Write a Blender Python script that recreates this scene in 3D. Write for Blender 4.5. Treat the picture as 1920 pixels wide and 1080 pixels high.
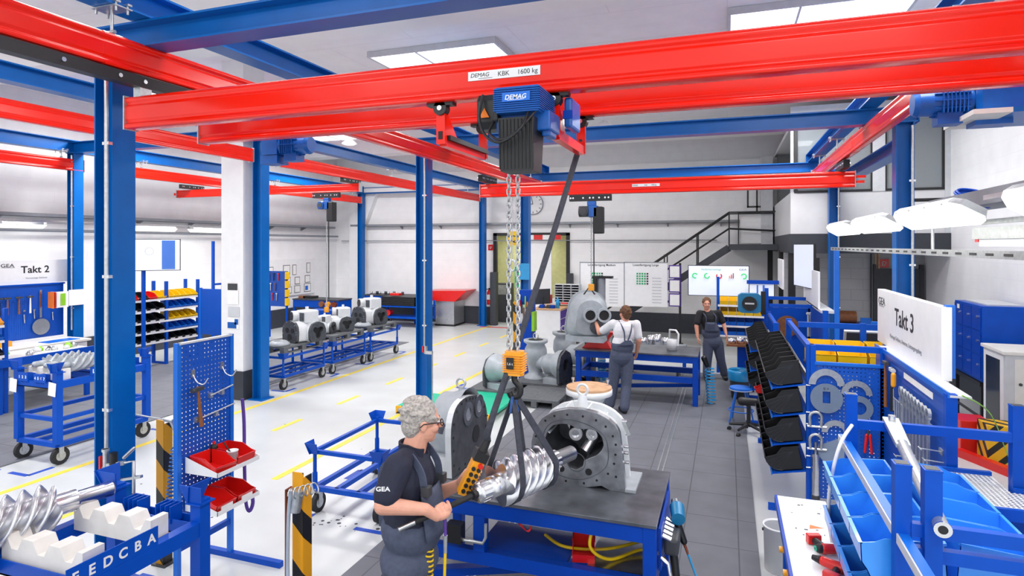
import bpy, math, random
from mathutils import Vector as V, Matrix, Euler
for o in list(bpy.data.objects): bpy.data.objects.remove(o)
random.seed(7)
S = bpy.context.scene; COL = S.collection
# ---------------------------------------------------------------- camera
# level camera at 2.8 m, yawed 19.5 degrees to the left of the hall's depth axis (+Y)
FPX, YAW, HOR, CH = 1141.2, 0.339913, 459.24, 2.8
cam = bpy.data.cameras.new('camera'); cam_o = bpy.data.objects.new('camera', cam); COL.objects.link(cam_o)
cam.sensor_width = 36; cam.lens = 36 * FPX / 1920; cam.shift_y = (HOR - 540) / 1920
cam.clip_start = .05; cam.clip_end = 200
cam_o.location = (0, 0, CH); cam_o.rotation_euler = (math.pi / 2, 0, YAW)
S.camera = cam_o
# ---------------------------------------------------------------- light
W = bpy.data.worlds.new('world'); S.world = W; W.use_nodes = True
W.node_tree.nodes['Background'].inputs[0].default_value = (.93, .96, 1, 1)
W.node_tree.nodes['Background'].inputs[1].default_value = 1.3
def area(name, loc, sx, sy, power, col=(1, .98, .95)):
    l = bpy.data.lights.new(name, 'AREA'); l.shape = 'RECTANGLE'; l.size = sx; l.size_y = sy; l.energy = power; l.color = col
    o = bpy.data.objects.new(name, l); COL.objects.link(o); o.location = loc
    return o
# daylight falling through the row of roof lights
for x, y in ((-4.7, 9.7), (-11, 9.7), (1.2, 9.7), (-4.7, 4.2), (-11, 4.2), (1.2, 4.2), (-4.7, 15.5), (-11, 15.5), (1.0, 13.0), (-4.7, -.8), (1.2, -.8)):
    area('skylight_daylight', (x, y, 5.72), 2.2, 1.0, 240 if x < -8 else 140)
S.view_settings.view_transform = 'Standard'; S.view_settings.look = 'None'; S.view_settings.gamma = 1
S.view_settings.use_curve_mapping = False
S.view_settings.exposure = 0.1
S.cycles.use_denoising = True
S.cycles.max_bounces = 7; S.cycles.diffuse_bounces = 4; S.cycles.glossy_bounces = 3; S.cycles.transparent_max_bounces = 12
S.cycles.sample_clamp_indirect = 4
# ---------------------------------------------------------------- helpers: points on camera rays at a known plane
_s, _c = math.sin(YAW), math.cos(YAW)
def ray(u, v):
    a = (u - 960) / FPX; return V((-_s + a * _c, _c + a * _s, -(v - HOR) / FPX))
def atz(u, v, z): r = ray(u, v); return V((0, 0, CH)) + r * ((z - CH) / r.z)
def aty(u, v, y): r = ray(u, v); return V((0, 0, CH)) + r * (y / r.y)
def atx(u, v, x): r = ray(u, v); return V((0, 0, CH)) + r * (x / r.x)
# ---------------------------------------------------------------- materials
def lin(h):
    h = h.lstrip('#'); return tuple(((c / 12.92) if c <= .04045 else ((c + .055) / 1.055) ** 2.4) for c in (int(h[i:i + 2], 16) / 255 for i in (0, 2, 4)))
MATS = {}
def mat(name, hexc, rough=.5, metal=0., var=.10, scale=9., bump=0., emit=0., coat=0., spec=.5):
    m = bpy.data.materials.new(name); m.use_nodes = True; nt = m.node_tree; b = nt.nodes['Principled BSDF']
    c = lin(hexc)
    tc = nt.nodes.new('ShaderNodeTexCoord'); nz = nt.nodes.new('ShaderNodeTexNoise'); nz.inputs['Scale'].default_value = scale; nz.inputs['Detail'].default_value = 4
    nt.links.new(tc.outputs['Object'], nz.inputs['Vector'])
    rp = nt.nodes.new('ShaderNodeValToRGB'); rp.color_ramp.elements[0].position = .3; rp.color_ramp.elements[1].position = .7
    rp.color_ramp.elements[0].color = tuple(x * (1 - var) for x in c) + (1,); rp.color_ramp.elements[1].color = tuple(min(1, x * (1 + var * .6)) for x in c) + (1,)
    nt.links.new(nz.outputs['Fac'], rp.inputs['Fac']); nt.links.new(rp.outputs['Color'], b.inputs['Base Color'])
    b.inputs['Roughness'].default_value = rough; b.inputs['Metallic'].default_value = metal
    b.inputs['Specular IOR Level'].default_value = spec
    if coat: b.inputs['Coat Weight'].default_value = coat; b.inputs['Coat Roughness'].default_value = .06
    if bump:
        bp = nt.nodes.new('ShaderNodeBump'); bp.inputs['Strength'].default_value = bump; bp.inputs['Distance'].default_value = .01
        nt.links.new(nz.outputs['Fac'], bp.inputs['Height']); nt.links.new(bp.outputs['Normal'], b.inputs['Normal'])
    if emit:
        nt.links.new(rp.outputs['Color'], b.inputs['Emission Color']); b.inputs['Emission Strength'].default_value = emit
    MATS[name] = m; return m
def mnode(nt, op, a, b=None):
    n = nt.nodes.new('ShaderNodeMath'); n.operation = op
    for i, x in enumerate((a, b)):
        if x is None: continue
        if isinstance(x, (int, float)): n.inputs[i].default_value = x
        else: nt.links.new(x, n.inputs[i])
    return n.outputs[0]
def perforated(name, hexc, axes, pitch=.038, hole=.30, rough=.4):
    "painted sheet steel with a grid of square punched holes that really let one see through"
    m = mat(name, hexc, rough, 0, .05); nt = m.node_tree; b = nt.nodes['Principled BSDF']; out = nt.nodes['Material Output']
    tc = [n for n in nt.nodes if n.type == 'TEX_COORD'][0]
    sp = nt.nodes.new('ShaderNodeSeparateXYZ'); nt.links.new(tc.outputs['Object'], sp.inputs[0])
    r = []
    for ax in axes:
        f = mnode(nt, 'FRACT', mnode(nt, 'ADD', mnode(nt, 'DIVIDE', sp.outputs[ax], pitch), 1000.))
        r.append(mnode(nt, 'LESS_THAN', mnode(nt, 'ABSOLUTE', mnode(nt, 'SUBTRACT', f, .5)), hole / 2))
    k = mnode(nt, 'MULTIPLY', r[0], r[1])
    tr = nt.nodes.new('ShaderNodeBsdfTransparent'); mx = nt.nodes.new('ShaderNodeMixShader')
    nt.links.new(k, mx.inputs[0]); nt.links.new(b.outputs[0], mx.inputs[1]); nt.links.new(tr.outputs[0], mx.inputs[2]); nt.links.new(mx.outputs[0], out.inputs['Surface'])
    return m
def brick(name, hexc, hexm, axes, w, h, mortar=.008, rough=.6, bump=.25, offset=.5, var=.04):
    m = mat(name, hexc, rough, 0, var, 3.); nt = m.node_tree; b = nt.nodes['Principled BSDF']
    tc = [n for n in nt.nodes if n.type == 'TEX_COORD'][0]; rp = [n for n in nt.nodes if n.type == 'VALTORGB'][0]
    sp = nt.nodes.new('ShaderNodeSeparateXYZ'); cb = nt.nodes.new('ShaderNodeCombineXYZ'); nt.links.new(tc.outputs['Object'], sp.inputs[0])
    nt.links.new(sp.outputs[axes[0]], cb.inputs[0]); nt.links.new(sp.outputs[axes[1]], cb.inputs[1])
    bk = nt.nodes.new('ShaderNodeTexBrick'); bk.offset = offset; bk.inputs['Scale'].default_value = 1; bk.inputs['Brick Width'].default_value = w; bk.inputs['Row Height'].default_value = h
    bk.inputs['Mortar Size'].default_value = mortar; bk.inputs['Mortar Smooth'].default_value = .3; bk.inputs['Mortar'].default_value = lin(hexm) + (1,)
    nt.links.new(cb.outputs[0], bk.inputs['Vector']); nt.links.new(rp.outputs[0], bk.inputs['Color1']); nt.links.new(rp.outputs[0], bk.inputs['Color2'])
    nt.links.new(bk.outputs['Color'], b.inputs['Base Color'])
    bp = nt.nodes.new('ShaderNodeBump'); bp.invert = True; bp.inputs['Strength'].default_value = bump; bp.inputs['Distance'].default_value = .004
    nt.links.new(bk.outputs['Fac'], bp.inputs['Height']); nt.links.new(bp.outputs[0], b.inputs['Normal'])
    return m
def stripes(name, h1, h2, period, ax=(0, 2), sign=1.):
    "diagonal hazard stripes"
    m = mat(name, h1, .45); nt = m.node_tree; b = nt.nodes['Principled BSDF']; tc = [n for n in nt.nodes if n.type == 'TEX_COORD'][0]
    sp = nt.nodes.new('ShaderNodeSeparateXYZ'); nt.links.new(tc.outputs['Object'], sp.inputs[0])
    d = mnode(nt, 'ADD', mnode(nt, 'MULTIPLY', mnode(nt, 'ADD', sp.outputs[0], sp.outputs[1]), sign), sp.outputs[2])
    k = mnode(nt, 'LESS_THAN', mnode(nt, 'FRACT', mnode(nt, 'ADD', mnode(nt, 'DIVIDE', d, period), 100.)), .42)
    mx = nt.nodes.new('ShaderNodeMix'); mx.data_type = 'RGBA'; nt.links.new(k, mx.inputs['Factor']); mx.inputs['A'].default_value = lin(h1) + (1,); mx.inputs['B'].default_value = lin(h2) + (1,)
    nt.links.new(mx.outputs['Result'], b.inputs['Base Color']); return m
mat('red', 'F01E08', .17, 0, .04, 4, spec=.45); mat('steelblue', '0060B0', .32, 0, .08, 5, spec=.3); mat('blue', '024CB8', .38, 0, .08, 6, spec=.22)
mat('brightblue', '0868D0', .4, 0, .06, 6); mat('binblue', '3A9CFA', .32, 0, .05, 6, coat=.3); mat('deepblue', '0242AE', .38, 0, .06, spec=.22); mat('motorblue', '0A58AC', .35, 0, .1, 20)
mat('black', '17181B', .45, 0, .2, 20); mat('rubber', '202124', .7, 0, .25, 30); mat('darkgrey', '3A3D42', .5, 0, .15); mat('anthracite', '33373F', .55, 0, .1)
mat('chrome', 'E2E3E6', .25, 1., .1, 14); mat('steel', 'B4B6BA', .3, 1., .2, 12); mat('brushed', '9FA2A8', .3, .85, .4, 9); mat('zinc', 'C6CACC', .35, .8, .15, 30); mat('darksteel', '72767E', .3, .7, .4, 5)
mat('cast', 'A9B0B6', .5, .15, .12, 10, .1); mat('castwhite', 'D9DDE0', .45, .1, .08, 10, .1); mat('castdark', '54575D', .45, .5, .3, 14, .1)
mat('white', 'ECEDEE', .4, 0, .03); mat('offwhite', 'E2E0DA', .5, 0, .06); mat('plastic_white', 'E9E6E0', .45, 0, .12, 6); mat('paper', 'F2F2F0', .7, 0, .04); mat('lightgrey', 'C9CCD0', .5, 0, .06); mat('midgrey', '8A8F96', .5, 0, .1)
mat('yellow', 'F2C40A', .4, 0, .06); mat('amber', 'F0A008', .38, 0, .08, 12, coat=.3); mat('orange', 'E87818', .4, 0, .1); mat('redplastic', 'DC1A16', .35, 0, .06, coat=.3); mat('brown', '8C5632', .55, 0, .25, 20); mat('wood', 'C9A07A', .55, 0, .2, 16); mat('copper', '9A5032', .35, .7, .2); mat('green', '14A868', .5, 0, .08); mat('teal', '12B890', .5, 0, .06); mat('lime', '8CCB2C', .5); mat('purple', '5A3A9A', .7, 0, .15); mat('pallet', '63676B', .65, 0, .25, 15, .15)
mat('skin', 'E0A48C', .5, 0, .06, 25); mat('skin2', 'D99A80', .5, 0, .06, 25); mat('hairgrey', 'B4AEA8', .8, 0, .45, 70, .8); mat('hairbrown', '6A4830', .8, 0, .4, 60, .6); mat('navy', '1B2036', .75, 0, .2, 40, .15); mat('denim', '4A5268', .8, 0, .15, 40, .15); mat('denimdark', '3E465A', .8, 0, .15, 40, .15); mat('tshirt', 'E8E8EC', .8, 0, .05, 30, .1); mat('blacktee', '16181E', .8, 0, .2, 30, .1); mat('webbing', '3A3D48', .75, 0, .3, 40); mat('slingblue', '365C9C', .75, 0, .4, 30); mat('lens', '26292E', .12, 0, .05)
mat('lamp', 'FFFFF2', .4, 0, .01, emit=1.2); mat('skyglass', 'FFFFFF', .4, 0, .01, emit=1.6); mat('screen', 'DDE6F6', .3, 0, .03, 4, emit=.3); mat('screenblue', '3C6CC0', .3, 0, .06, 4, emit=.15); mat('screengreen', '3CD070', .3, emit=.25)
mat('hoseblue', '1E9AD8', .3, 0, .08, coat=.3); mat('hoseyellow', 'F0C818', .35); mat('hosegrey', 'A9B6C6', .3); mat('makitablue', '1878A8', .4, 0, .1)
perforated('pegyz', '0450BA', (1, 2)); perforated('pegxz', '0450B8', (0, 2), .038, .28)
stripes('hazard', 'E6A010', '1A1A1A', .42); stripes('hazardsmall', 'E8B010', '1C1C1C', .24, sign=-1.)
glass = bpy.data.materials.new('glass'); glass.use_nodes = True
_n = glass.node_tree; _b = _n.nodes['Principled BSDF']; _b.inputs['Base Color'].default_value = (.8, .85, .88, 1); _b.inputs['Roughness'].default_value = .03
_t = _n.nodes.new('ShaderNodeBsdfTransparent'); _m = _n.nodes.new('ShaderNodeMixShader'); _m.inputs[0].default_value = .22
_t.inputs[0].default_value = (.78, .82, .84, 1)
_n.links.new(_t.outputs[0], _m.inputs[1]); _n.links.new(_b.outputs[0], _m.inputs[2]); _n.links.new(_m.outputs[0], _n.nodes['Material Output'].inputs['Surface']); MATS['glass'] = glass
# ---------------------------------------------------------------- mesh builder
X, Y, Z = V((1, 0, 0)), V((0, 1, 0)), V((0, 0, 1))
def frame(d, up=Z):
    d = d.normalized(); s = d.cross(up)
    if s.length < 1e-4: s = d.cross(X if abs(d.x) < .9 else Y)
    s.normalize(); return s, s.cross(d), d
class M:
    def __init__(s): s.v = []; s.f = []; s.k = []; s.mi = 0; s.sm = []; s.smooth = False
    def add(s, vs, fs, smooth=None):
        n = len(s.v); s.v += [V(p) for p in vs]; s.f += [tuple(i + n for i in f) for f in fs]; s.k += [s.mi] * len(fs); s.sm += [s.smooth if smooth is None else smooth] * len(fs); return s
    def box(s, x0, y0, z0, x1, y1, z1):
        x0, x1 = sorted((x0, x1)); y0, y1 = sorted((y0, y1)); z0, z1 = sorted((z0, z1))
        return s.add([(x0, y0, z0), (x1, y0, z0), (x1, y1, z0), (x0, y1, z0), (x0, y0, z1), (x1, y0, z1), (x1, y1, z1), (x0, y1, z1)], [(0, 3, 2, 1), (4, 5, 6, 7), (0, 1, 5, 4), (1, 2, 6, 5), (2, 3, 7, 6), (3, 0, 4, 7)])
    def cbox(s, c, sx, sy, sz, R=None):
        n = len(s.v); s.box(-sx / 2, -sy / 2, -sz / 2, sx / 2, sy / 2, sz / 2)
        for i in range(n, len(s.v)): s.v[i] = (R @ s.v[i] if R else s.v[i]) + V(c)
        return s
    def sweep(s, prof, p, q, up=Z, prof2=None, caps=True, smooth=None):
        p, q = V(p), V(q); a, b, d = frame(q - p, up); n = len(prof); prof2 = prof2 or prof
        vs = [p + a * x + b * y for x, y in prof] + [q + a * x + b * y for x, y in prof2]
        fs = [(i, (i + 1) % n, n + (i + 1) % n, n + i) for i in range(n)]
        s.add(vs, fs, smooth)
        if caps: s.add(vs, [tuple(range(n - 1, -1, -1)), tuple(range(n, 2 * n))], False)
        return s
    def bar(s, p, q, w, h, up=Z): return s.sweep([(-w / 2, -h / 2), (w / 2, -h / 2), (w / 2, h / 2), (-w / 2, h / 2)], p, q, up)
    def ibeam(s, p, q, h=.2, w=.2, tf=.015, tw=.01, up=Z):
        H, B, t = h / 2, w / 2, tw / 2
        return s.sweep([(-B, -H), (B, -H), (B, -H + tf), (t, -H + tf), (t, H - tf), (B, H - tf), (B, H), (-B, H), (-B, H - tf), (-t, H - tf), (-t, -H + tf), (-B, -H + tf)], p, q, up)
    def cyl(s, p, q, r, r2=None, n=16, caps=True):
        r2 = r if r2 is None else r2
        c = [(math.cos(2 * math.pi * i / n), math.sin(2 * math.pi * i / n)) for i in range(n)]
        return s.sweep([(r * x, r * y) for x, y in c], p, q, prof2=[(r2 * x, r2 * y) for x, y in c], caps=caps, smooth=True)
    def tube(s, pts, r, n=8, closed=False):
        pts = [V(p) for p in pts]; N = len(pts); rs = r if isinstance(r, (list, tuple)) else [r] * N
        T = []
        for i in range(N):
            a, b = (pts[(i - 1) % N], pts[(i + 1) % N]) if closed else (pts[max(i - 1, 0)], pts[min(i + 1, N - 1)])
            T.append((b - a).normalized() if (b - a).length > 1e-9 else Z)
        a, b, _ = frame(T[0]); vs = []
        for i in range(N):
            a = a - T[i] * a.dot(T[i])
            if a.length < 1e-6: a, _, _ = frame(T[i])
            a.normalize(); b = T[i].cross(a)
            vs += [pts[i] + (a * math.cos(2 * math.pi * k / n) + b * math.sin(2 * math.pi * k / n)) * rs[i] for k in range(n)]
        fs = []
        for i in range(N if closed else N - 1):
            j = (i + 1) % N
            fs += [(i * n + k, i * n + (k + 1) % n, j * n + (k + 1) % n, j * n + k) for k in range(n)]
        s.add(vs, fs, True)
        if not closed: s.add(vs, [tuple(range(n - 1, -1, -1)), tuple((N - 1) * n + k for k in range(n))], False)
        return s
    def lathe(s, prof, o=(0, 0, 0), ax=Z, n=24, smooth=True):
        a, b, d = frame(V(ax)); o = V(o); vs = []
        for r, h in prof: vs += [o + d * h + (a * math.cos(2 * math.pi * k / n) + b * math.sin(2 * math.pi * k / n)) * max(r, 1e-4) for k in range(n)]
        fs = []
        for i in range(len(prof) - 1): fs += [(i * n + k, i * n + (k + 1) % n, (i + 1) * n + (k + 1) % n, (i + 1) * n + k) for k in range(n)]
        return s.add(vs, fs, smooth)
    def ring(s, c, ax, ro, ri, h, n=32, arc=None):
        "flat ring (or an arc of one) of thickness h along ax, centred on c"
        a, b, d = frame(V(ax)); c = V(c); a0, a1 = arc or (0, 2 * math.pi); m = n if arc is None else n + 1
        out = [(math.cos(a0 + (a1 - a0) * k / n), math.sin(a0 + (a1 - a0) * k / n)) for k in range(m)]
        return s.annulus([c + a * x * ro + b * y * ro for x, y in out], [c + a * x * ri + b * y * ri for x, y in out], d * h, closed=arc is None)
    def annulus(s, O, I, t, closed=True):
        "plate between an outer and an inner outline of as many points, t thick"
        n = len(O); O = [V(p) for p in O]; I = [V(p) for p in I]; t = V(t); vs = [p - t / 2 for p in O] + [p - t / 2 for p in I] + [p + t / 2 for p in O] + [p + t / 2 for p in I]; fs = []
        for i in range(n if closed else n - 1):
            j = (i + 1) % n; fs += [(i, j, n + j, n + i), (2 * n + i, 3 * n + i, 3 * n + j, 2 * n + j), (i, 2 * n + i, 2 * n + j, j), (n + i, n + j, 3 * n + j, 3 * n + i)]
        if not closed: fs += [(0, n, 3 * n, 2 * n), (n - 1, 3 * n - 1, 4 * n - 1, 2 * n - 1)]
        return s.add(vs, fs)
    def prism(s, P, t):
        n = len(P); P = [V(p) for p in P]; t = V(t)
        return s.add(P + [p + t for p in P], [tuple(range(n - 1, -1, -1)), tuple(range(n, 2 * n))] + [(i, (i + 1) % n, n + (i + 1) % n, n + i) for i in range(n)])
    def ell(s, c, rx, ry, rz, n=14, m=9, R=None):
        vs = []; c = V(c)
        for i in range(m + 1):
            t = math.pi * i / m
            for k in range(n):
                p = V((rx * math.sin(t) * math.cos(2 * math.pi * k / n), ry * math.sin(t) * math.sin(2 * math.pi * k / n), rz * math.cos(t))); vs.append(c + (R @ p if R else p))
        return s.add(vs, [(i * n + k, (i + 1) * n + k, (i + 1) * n + (k + 1) % n, i * n + (k + 1) % n) for i in range(m) for k in range(n)], True)
    def cap(s, p, q, r, r2=None, n=14):
        "tapered capsule"
        r2 = r if r2 is None else r2; p, q = V(p), V(q); s.cyl(p, q, r, r2, n, False); s.ell(p, r, r, r, n, 8); s.ell(q, r2, r2, r2, n, 8); return s
    def merge(s, o): n = len(s.v); s.v += o.v; s.f += [tuple(i + n for i in f) for f in o.f]; s.k += o.k; s.sm += o.sm; return s
    def build(s, name, mats, parent=None, bevel=0., origin=None):
        import bmesh
        Mx = Matrix.Identity(4); p = parent
        while p is not None: Mx = p.matrix_basis @ Mx; p = p.parent
        inv = Mx.inverted(); vs = [inv @ q for q in s.v]
        org = V((0, 0, 0))
        if parent is None:
            lo = V([min(q[i] for q in vs) for i in range(3)]); hi = V([max(q[i] for q in vs) for i in range(3)])
            org = V(origin) if origin is not None else V(((lo.x + hi.x) / 2, (lo.y + hi.y) / 2, lo.z)); vs = [q - org for q in vs]
        me = bpy.data.meshes.new(name); me.from_pydata([tuple(q) for q in vs], [], s.f)
        mats = mats if isinstance(mats, (list, tuple)) else [mats]
        for m in mats: me.materials.append(MATS[m] if isinstance(m, str) else m)
        me.polygons.foreach_set('material_index', s.k); me.polygons.foreach_set('use_smooth', s.sm)
        bm = bmesh.new(); bm.from_mesh(me); bmesh.ops.recalc_face_normals(bm, faces=bm.faces); bm.to_mesh(me); bm.free()
        o = bpy.data.objects.new(name, me); COL.objects.link(o); o.location = org
        if parent is not None: o.parent = parent
        if bevel:
            b = o.modifiers.new('bevel', 'BEVEL'); b.width = bevel; b.segments = 2; b.limit_method = 'ANGLE'
        return o
def each(m, name, mt, parent):
    "one object per separate piece of the mesh"
    key = {}; par = list(range(len(m.v)))
    def fd(i):
        while par[i] != i: par[i] = par[par[i]]; i = par[i]
        return i
    for i, p in enumerate(m.v):
        k = (round(p.x, 5), round(p.y, 5), round(p.z, 5)); j = key.setdefault(k, i); par[fd(i)] = fd(j)
    for f in m.f:
        for i in f[1:]: par[fd(i)] = fd(f[0])
    G = {}
    for f, k, s_ in zip(m.f, m.k, m.sm): G.setdefault(fd(f[0]), []).append((f, k, s_))
    out = []
    for fs in G.values():
        q = M(); mp = {}
        for f, k, s_ in fs:
            for i in f:
                if i not in mp: mp[i] = len(q.v); q.v.append(m.v[i])
            q.f.append(tuple(mp[i] for i in f)); q.k.append(k); q.sm.append(s_)
        out.append(q.build(name, mt, parent))
    return out
def tag(o, label, cat, group=None, kind=None):
    if label: o['label'] = label
    if cat: o['category'] = cat
    if group: o['group'] = group
    if kind: o['kind'] = kind
    return o
def thing(name, label, cat, loc, rz=0, group=None):
    o = bpy.data.objects.new(name, None); o.empty_display_size = .1; COL.objects.link(o); o.location = loc; o.rotation_euler = (0, 0, rz); return tag(o, label, cat, group)
def struct(name, m, mt, parent=None, **k):
    o = m.build(name, mt, parent, origin=(0, 0, 0), **k)
    if parent is None: o['kind'] = 'structure'
    return o
KIDS = None
def dup(root, loc, rz=None, label=None, group=None, scale=None):
    c = root.copy(); COL.objects.link(c); c.location = loc
    if rz is not None: c.rotation_euler = (0, 0, rz)
    if label: c['label'] = label
    if group: c['group'] = group
    if scale: c.scale = (scale,) * 3 if isinstance(scale, (int, float)) else scale
    for ch in root.children:
        d = ch.copy(); COL.objects.link(d); d.parent = c
        for g in ch.children: e = g.copy(); COL.objects.link(e); e.parent = d
    return c
def text(body, size, o, ux, uy, mt, parent, name='lettering', extr=.0006, align='LEFT', sx=1., bold=0.):
    "lettering lying in the plane (ux, uy) with its baseline start (or middle) at o"
    cu = bpy.data.curves.new(name, 'FONT'); cu.body = body; cu.size = size; cu.extrude = extr; cu.align_x = align; cu.offset = bold
    t = bpy.data.objects.new('t', cu); COL.objects.link(t); bpy.context.view_layer.update()
    me = bpy.data.meshes.new_from_object(t.evaluated_get(bpy.context.evaluated_depsgraph_get())); bpy.data.objects.remove(t); bpy.data.curves.remove(cu)
    ux, uy = V(ux).normalized(), V(uy).normalized(); n = ux.cross(uy)
    m = M(); m.add([V(o) + ux * p.co.x * sx + uy * p.co.y + n * p.co.z for p in me.vertices], [tuple(p.vertices) for p in me.polygons]); bpy.data.meshes.remove(me)
    return m.build(name, mt, parent)
def remesh(o, vox, it=6, fac=.5):
    r = o.modifiers.new('remesh', 'REMESH'); r.mode = 'VOXEL'; r.voxel_size = vox; r.use_smooth_shade = True
    if it: k = o.modifiers.new('smooth', 'SMOOTH'); k.iterations = it; k.factor = fac
    return o
def helix(p, q, R, turns, wob=0, n=14, up=Z):
    p, q = V(p), V(q); a, b, d = frame(q - p, up); N = int(turns * n)
    return [p + (q - p) * (i / N) + (a * math.cos(2 * math.pi * i / n) + b * math.sin(2 * math.pi * i / n)) * R for i in range(N + 1)]
def spline(P, k=8):
    P = [V(p) for p in P]; out = []
    for i in range(len(P) - 1):
        p0, p1, p2, p3 = P[max(i - 1, 0)], P[i], P[i + 1], P[min(i + 2, len(P) - 1)]
        for j in range(k):
            t = j / k; out.append(.5 * ((2 * p1) + (p2 - p0) * t + (2 * p0 - 5 * p1 + 4 * p2 - p3) * t * t + (3 * p1 - p0 - 3 * p2 + p3) * t ** 3))
    return out + [P[-1]]
# ================================================================ SETTING
brick('wallpaint_y', 'F2F3F4', 'EBECEE', (0, 2), .5, .25, .005, .6, .18); brick('wallpaint_x', 'F2F3F4', 'EBECEE', (1, 2), .5, .25, .005, .6, .18)
brick('greywall', 'B4B5B6', 'A2A3A4', (0, 2), .5, .25, .008, .7, .3)
brick('mattile', '6C6F77', '4E5158', (1, 0), .62, .5, .007, .55, .4, 0, .12); brick('ceilpanel', 'F0F0F1', 'E2E3E5', (0, 1), 3.2, 1.25, .008, .7, .1)
mat('floorpaint', 'CCD0D0', .3, 0, .07, 1.6, .02); mat('ceiling', 'F0F0F0', .7, 0, .03, 2); mat('skirting', '3A3E47', .5, 0, .1); mat('tapeyellow', 'F4D84A', .5, 0, .12, 14); mat('tapeblue', '1C4CB8', .5, 0, .12, 14); mat('greenwall', 'C8C890', .6); mat('beige', 'D9D2C4', .6); mat('floorbeige', 'C4C2B0', .35, 0, .08, 2); mat('parapet', 'D6D7D9', .45, 0, .03); mat('interior', '8C8D8F', .7, 0, .1)
ZC = 5.8
fl = struct('floor', M().box(-14.5, -4, -.12, 5, 22.6, 0), 'floorpaint')
def line(name, pts, w, mt):
    m = M()
    for p, q in zip(pts[::2], pts[1::2]): m.bar((p[0], p[1], .0015), (q[0], q[1], .0015), w, .003)
    return m.build(name, mt, fl)
line('yellow_line', [(-7.72, -2), (-7.72, 19.6)], .09, 'tapeyellow'); line('yellow_line', [(-5.1, 5.9), (-5.1, 17.5)], .09, 'tapeyellow')
for k in range(9): line('yellow_dash', [(-6.45, 4.2 + k * 1.62), (-6.45, 4.85 + k * 1.62)], .085, 'tapeyellow')
line('red_line', [(-8.0, 19.3), (-6.9, 19.3)], .16, 'redplastic')
for x, y, sx, sy in ((-4.35, 5.25, 1, 1), (-3.15, 5.15, -1, 1), (-4.3, 6.5, 1, -1), (-3.3, 6.5, -1, -1), (-8.0, 5.0, -1, 1), (-8.85, 5.0, 1, 1), (-7.95, 6.9, -1, 1), (-7.95, 9.5, -1, 1), (-7.95, 11.2, -1, -1), (-7.95, 12.3, -1, 1), (-7.95, 14.1, -1, -1), (-5.0, 10.9, 1, 1), (-4.0, 10.9, -1, 1)):
    line('blue_corner', [(x, y), (x + sx * .32, y), (x, y), (x, y + sy * .3)], .06, 'tapeblue')
tag(M().box(-3.07, -2, 0, .27, 13.9, .012).build('floor_mat', 'mattile'), 'dark grey rubber floor mat of square tiles under the work tables', 'mat')
tag(M().box(-12.6, 2, 0, -8.62, 15.5, .012).build('floor_mat', 'mattile'), 'dark grey rubber floor mat on the left behind the trolleys', 'mat')
t = thing('floor_rail', 'paired steel rail set in the mat between the two work tables', 'rail', (-.95, 5.3, 0)); m = M()
for dx in (-.03, .03): m.box(-.78 + dx - .008, 3, .01, -.78 + dx + .008, 13, .02)
m.build('track', 'zinc', t)
t = thing('floor_rail', 'paired steel rail passing under the front work table', 'rail', (-2.03, 5.3, 0)); m = M()
for dx in (-.03, .03): m.box(-2.03 + dx - .008, 2, .01, -2.03 + dx + .008, 9, .02)
m.build('track', 'zinc', t)
# walls
wl = struct('wall_left', M().box(-14.5, -4, 0, -14.3, 20.2, ZC + .5), 'wallpaint_x')
m = M().box(-14.5, 20, 0, -7.7, 20.25, ZC + .5).box(-5.05, 20, 0, 5, 20.25, ZC + .5).box(-7.7, 20, 3.15, -5.05, 20.25, ZC + .5)
wb = struct('wall_back', m, 'wallpaint_y')
struct('wall_right', M().box(4.24, -1, 0, 4.4, 20.2, ZC + .5), 'wallpaint_x')
struct('baseboard_back', M().box(-14.3, 19.975, 0, -7.7, 20, .62).box(-5.05, 19.975, 0, 4.2, 20, .62), 'skirting')
struct('baseboard_left', M().box(-14.3, 2, 0, -14.275, 20, .62), 'skirting'); struct('baseboard_right', M().box(4.215, 2, 0, 4.24, 14.5, .5), 'skirting')
# haunched concrete pilaster in the back left corner
struct('trim_1', M().prism([(-13.55, 20, 0), (-12.95, 20, 0), (-12.95, 20, 3.4), (-12.3, 20, 4.9), (-13.55, 20, 4.9)], (0, -.25, 0)), 'wallpaint_y')
struct('trim_2', M().box(-14.3, 19.55, 4.75, 1.3, 20, 5.15).box(-14.3, 19.75, 5.15, 1.3, 20, 5.4), 'ceiling')
# doorway in the back wall and the corridor behind it
struct('trim_3', M().box(-7.75, 19.94, 0, -7.62, 20.05, 3.2).box(-5.12, 19.94, 0, -5.0, 20.05, 3.2).box(-7.75, 19.94, 3.12, -5.0, 20.05, 3.22), 'black')
struct('wall_corridor', M().box(-10.6, 22.4, 0, -4.4, 22.5, 3.4), 'greenwall'); struct('ceiling_corridor', M().box(-10.6, 20.25, 3.25, -4.4, 22.5, 3.35), 'beige')
struct('wall_corridor_left', M().box(-10.7, 20.25, 0, -10.6, 22.5, 3.4), 'greenwall'); area('corridor_fill', (-7.2, 21.3, 3.2), 1.2, .3, 45)  # added fill light without a fixture, brightens the otherwise dark corridor
struct('wall_corridor_right', M().box(-4.95, 20.25, 0, -4.85, 22.4, 3.25), 'beige')
d = struct('door_1', M().box(-6.55, 20.02, .02, -5.65, 20.07, 3.1), 'white'); d['label'] = 'white door leaf standing half open in the back doorway'
M().cyl((-6.4, 20.0, 1.05), (-6.28, 20.0, 1.05), .015).build('door_handle', 'steel', d)
struct('trim_12', M().box(-5.06, 19.75, 0, -4.86, 19.93, 1.85), 'anthracite'); struct('trim_13', M().box(-7.78, 19.7, 0, -7.56, 19.93, 1.85), 'anthracite')
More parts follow.
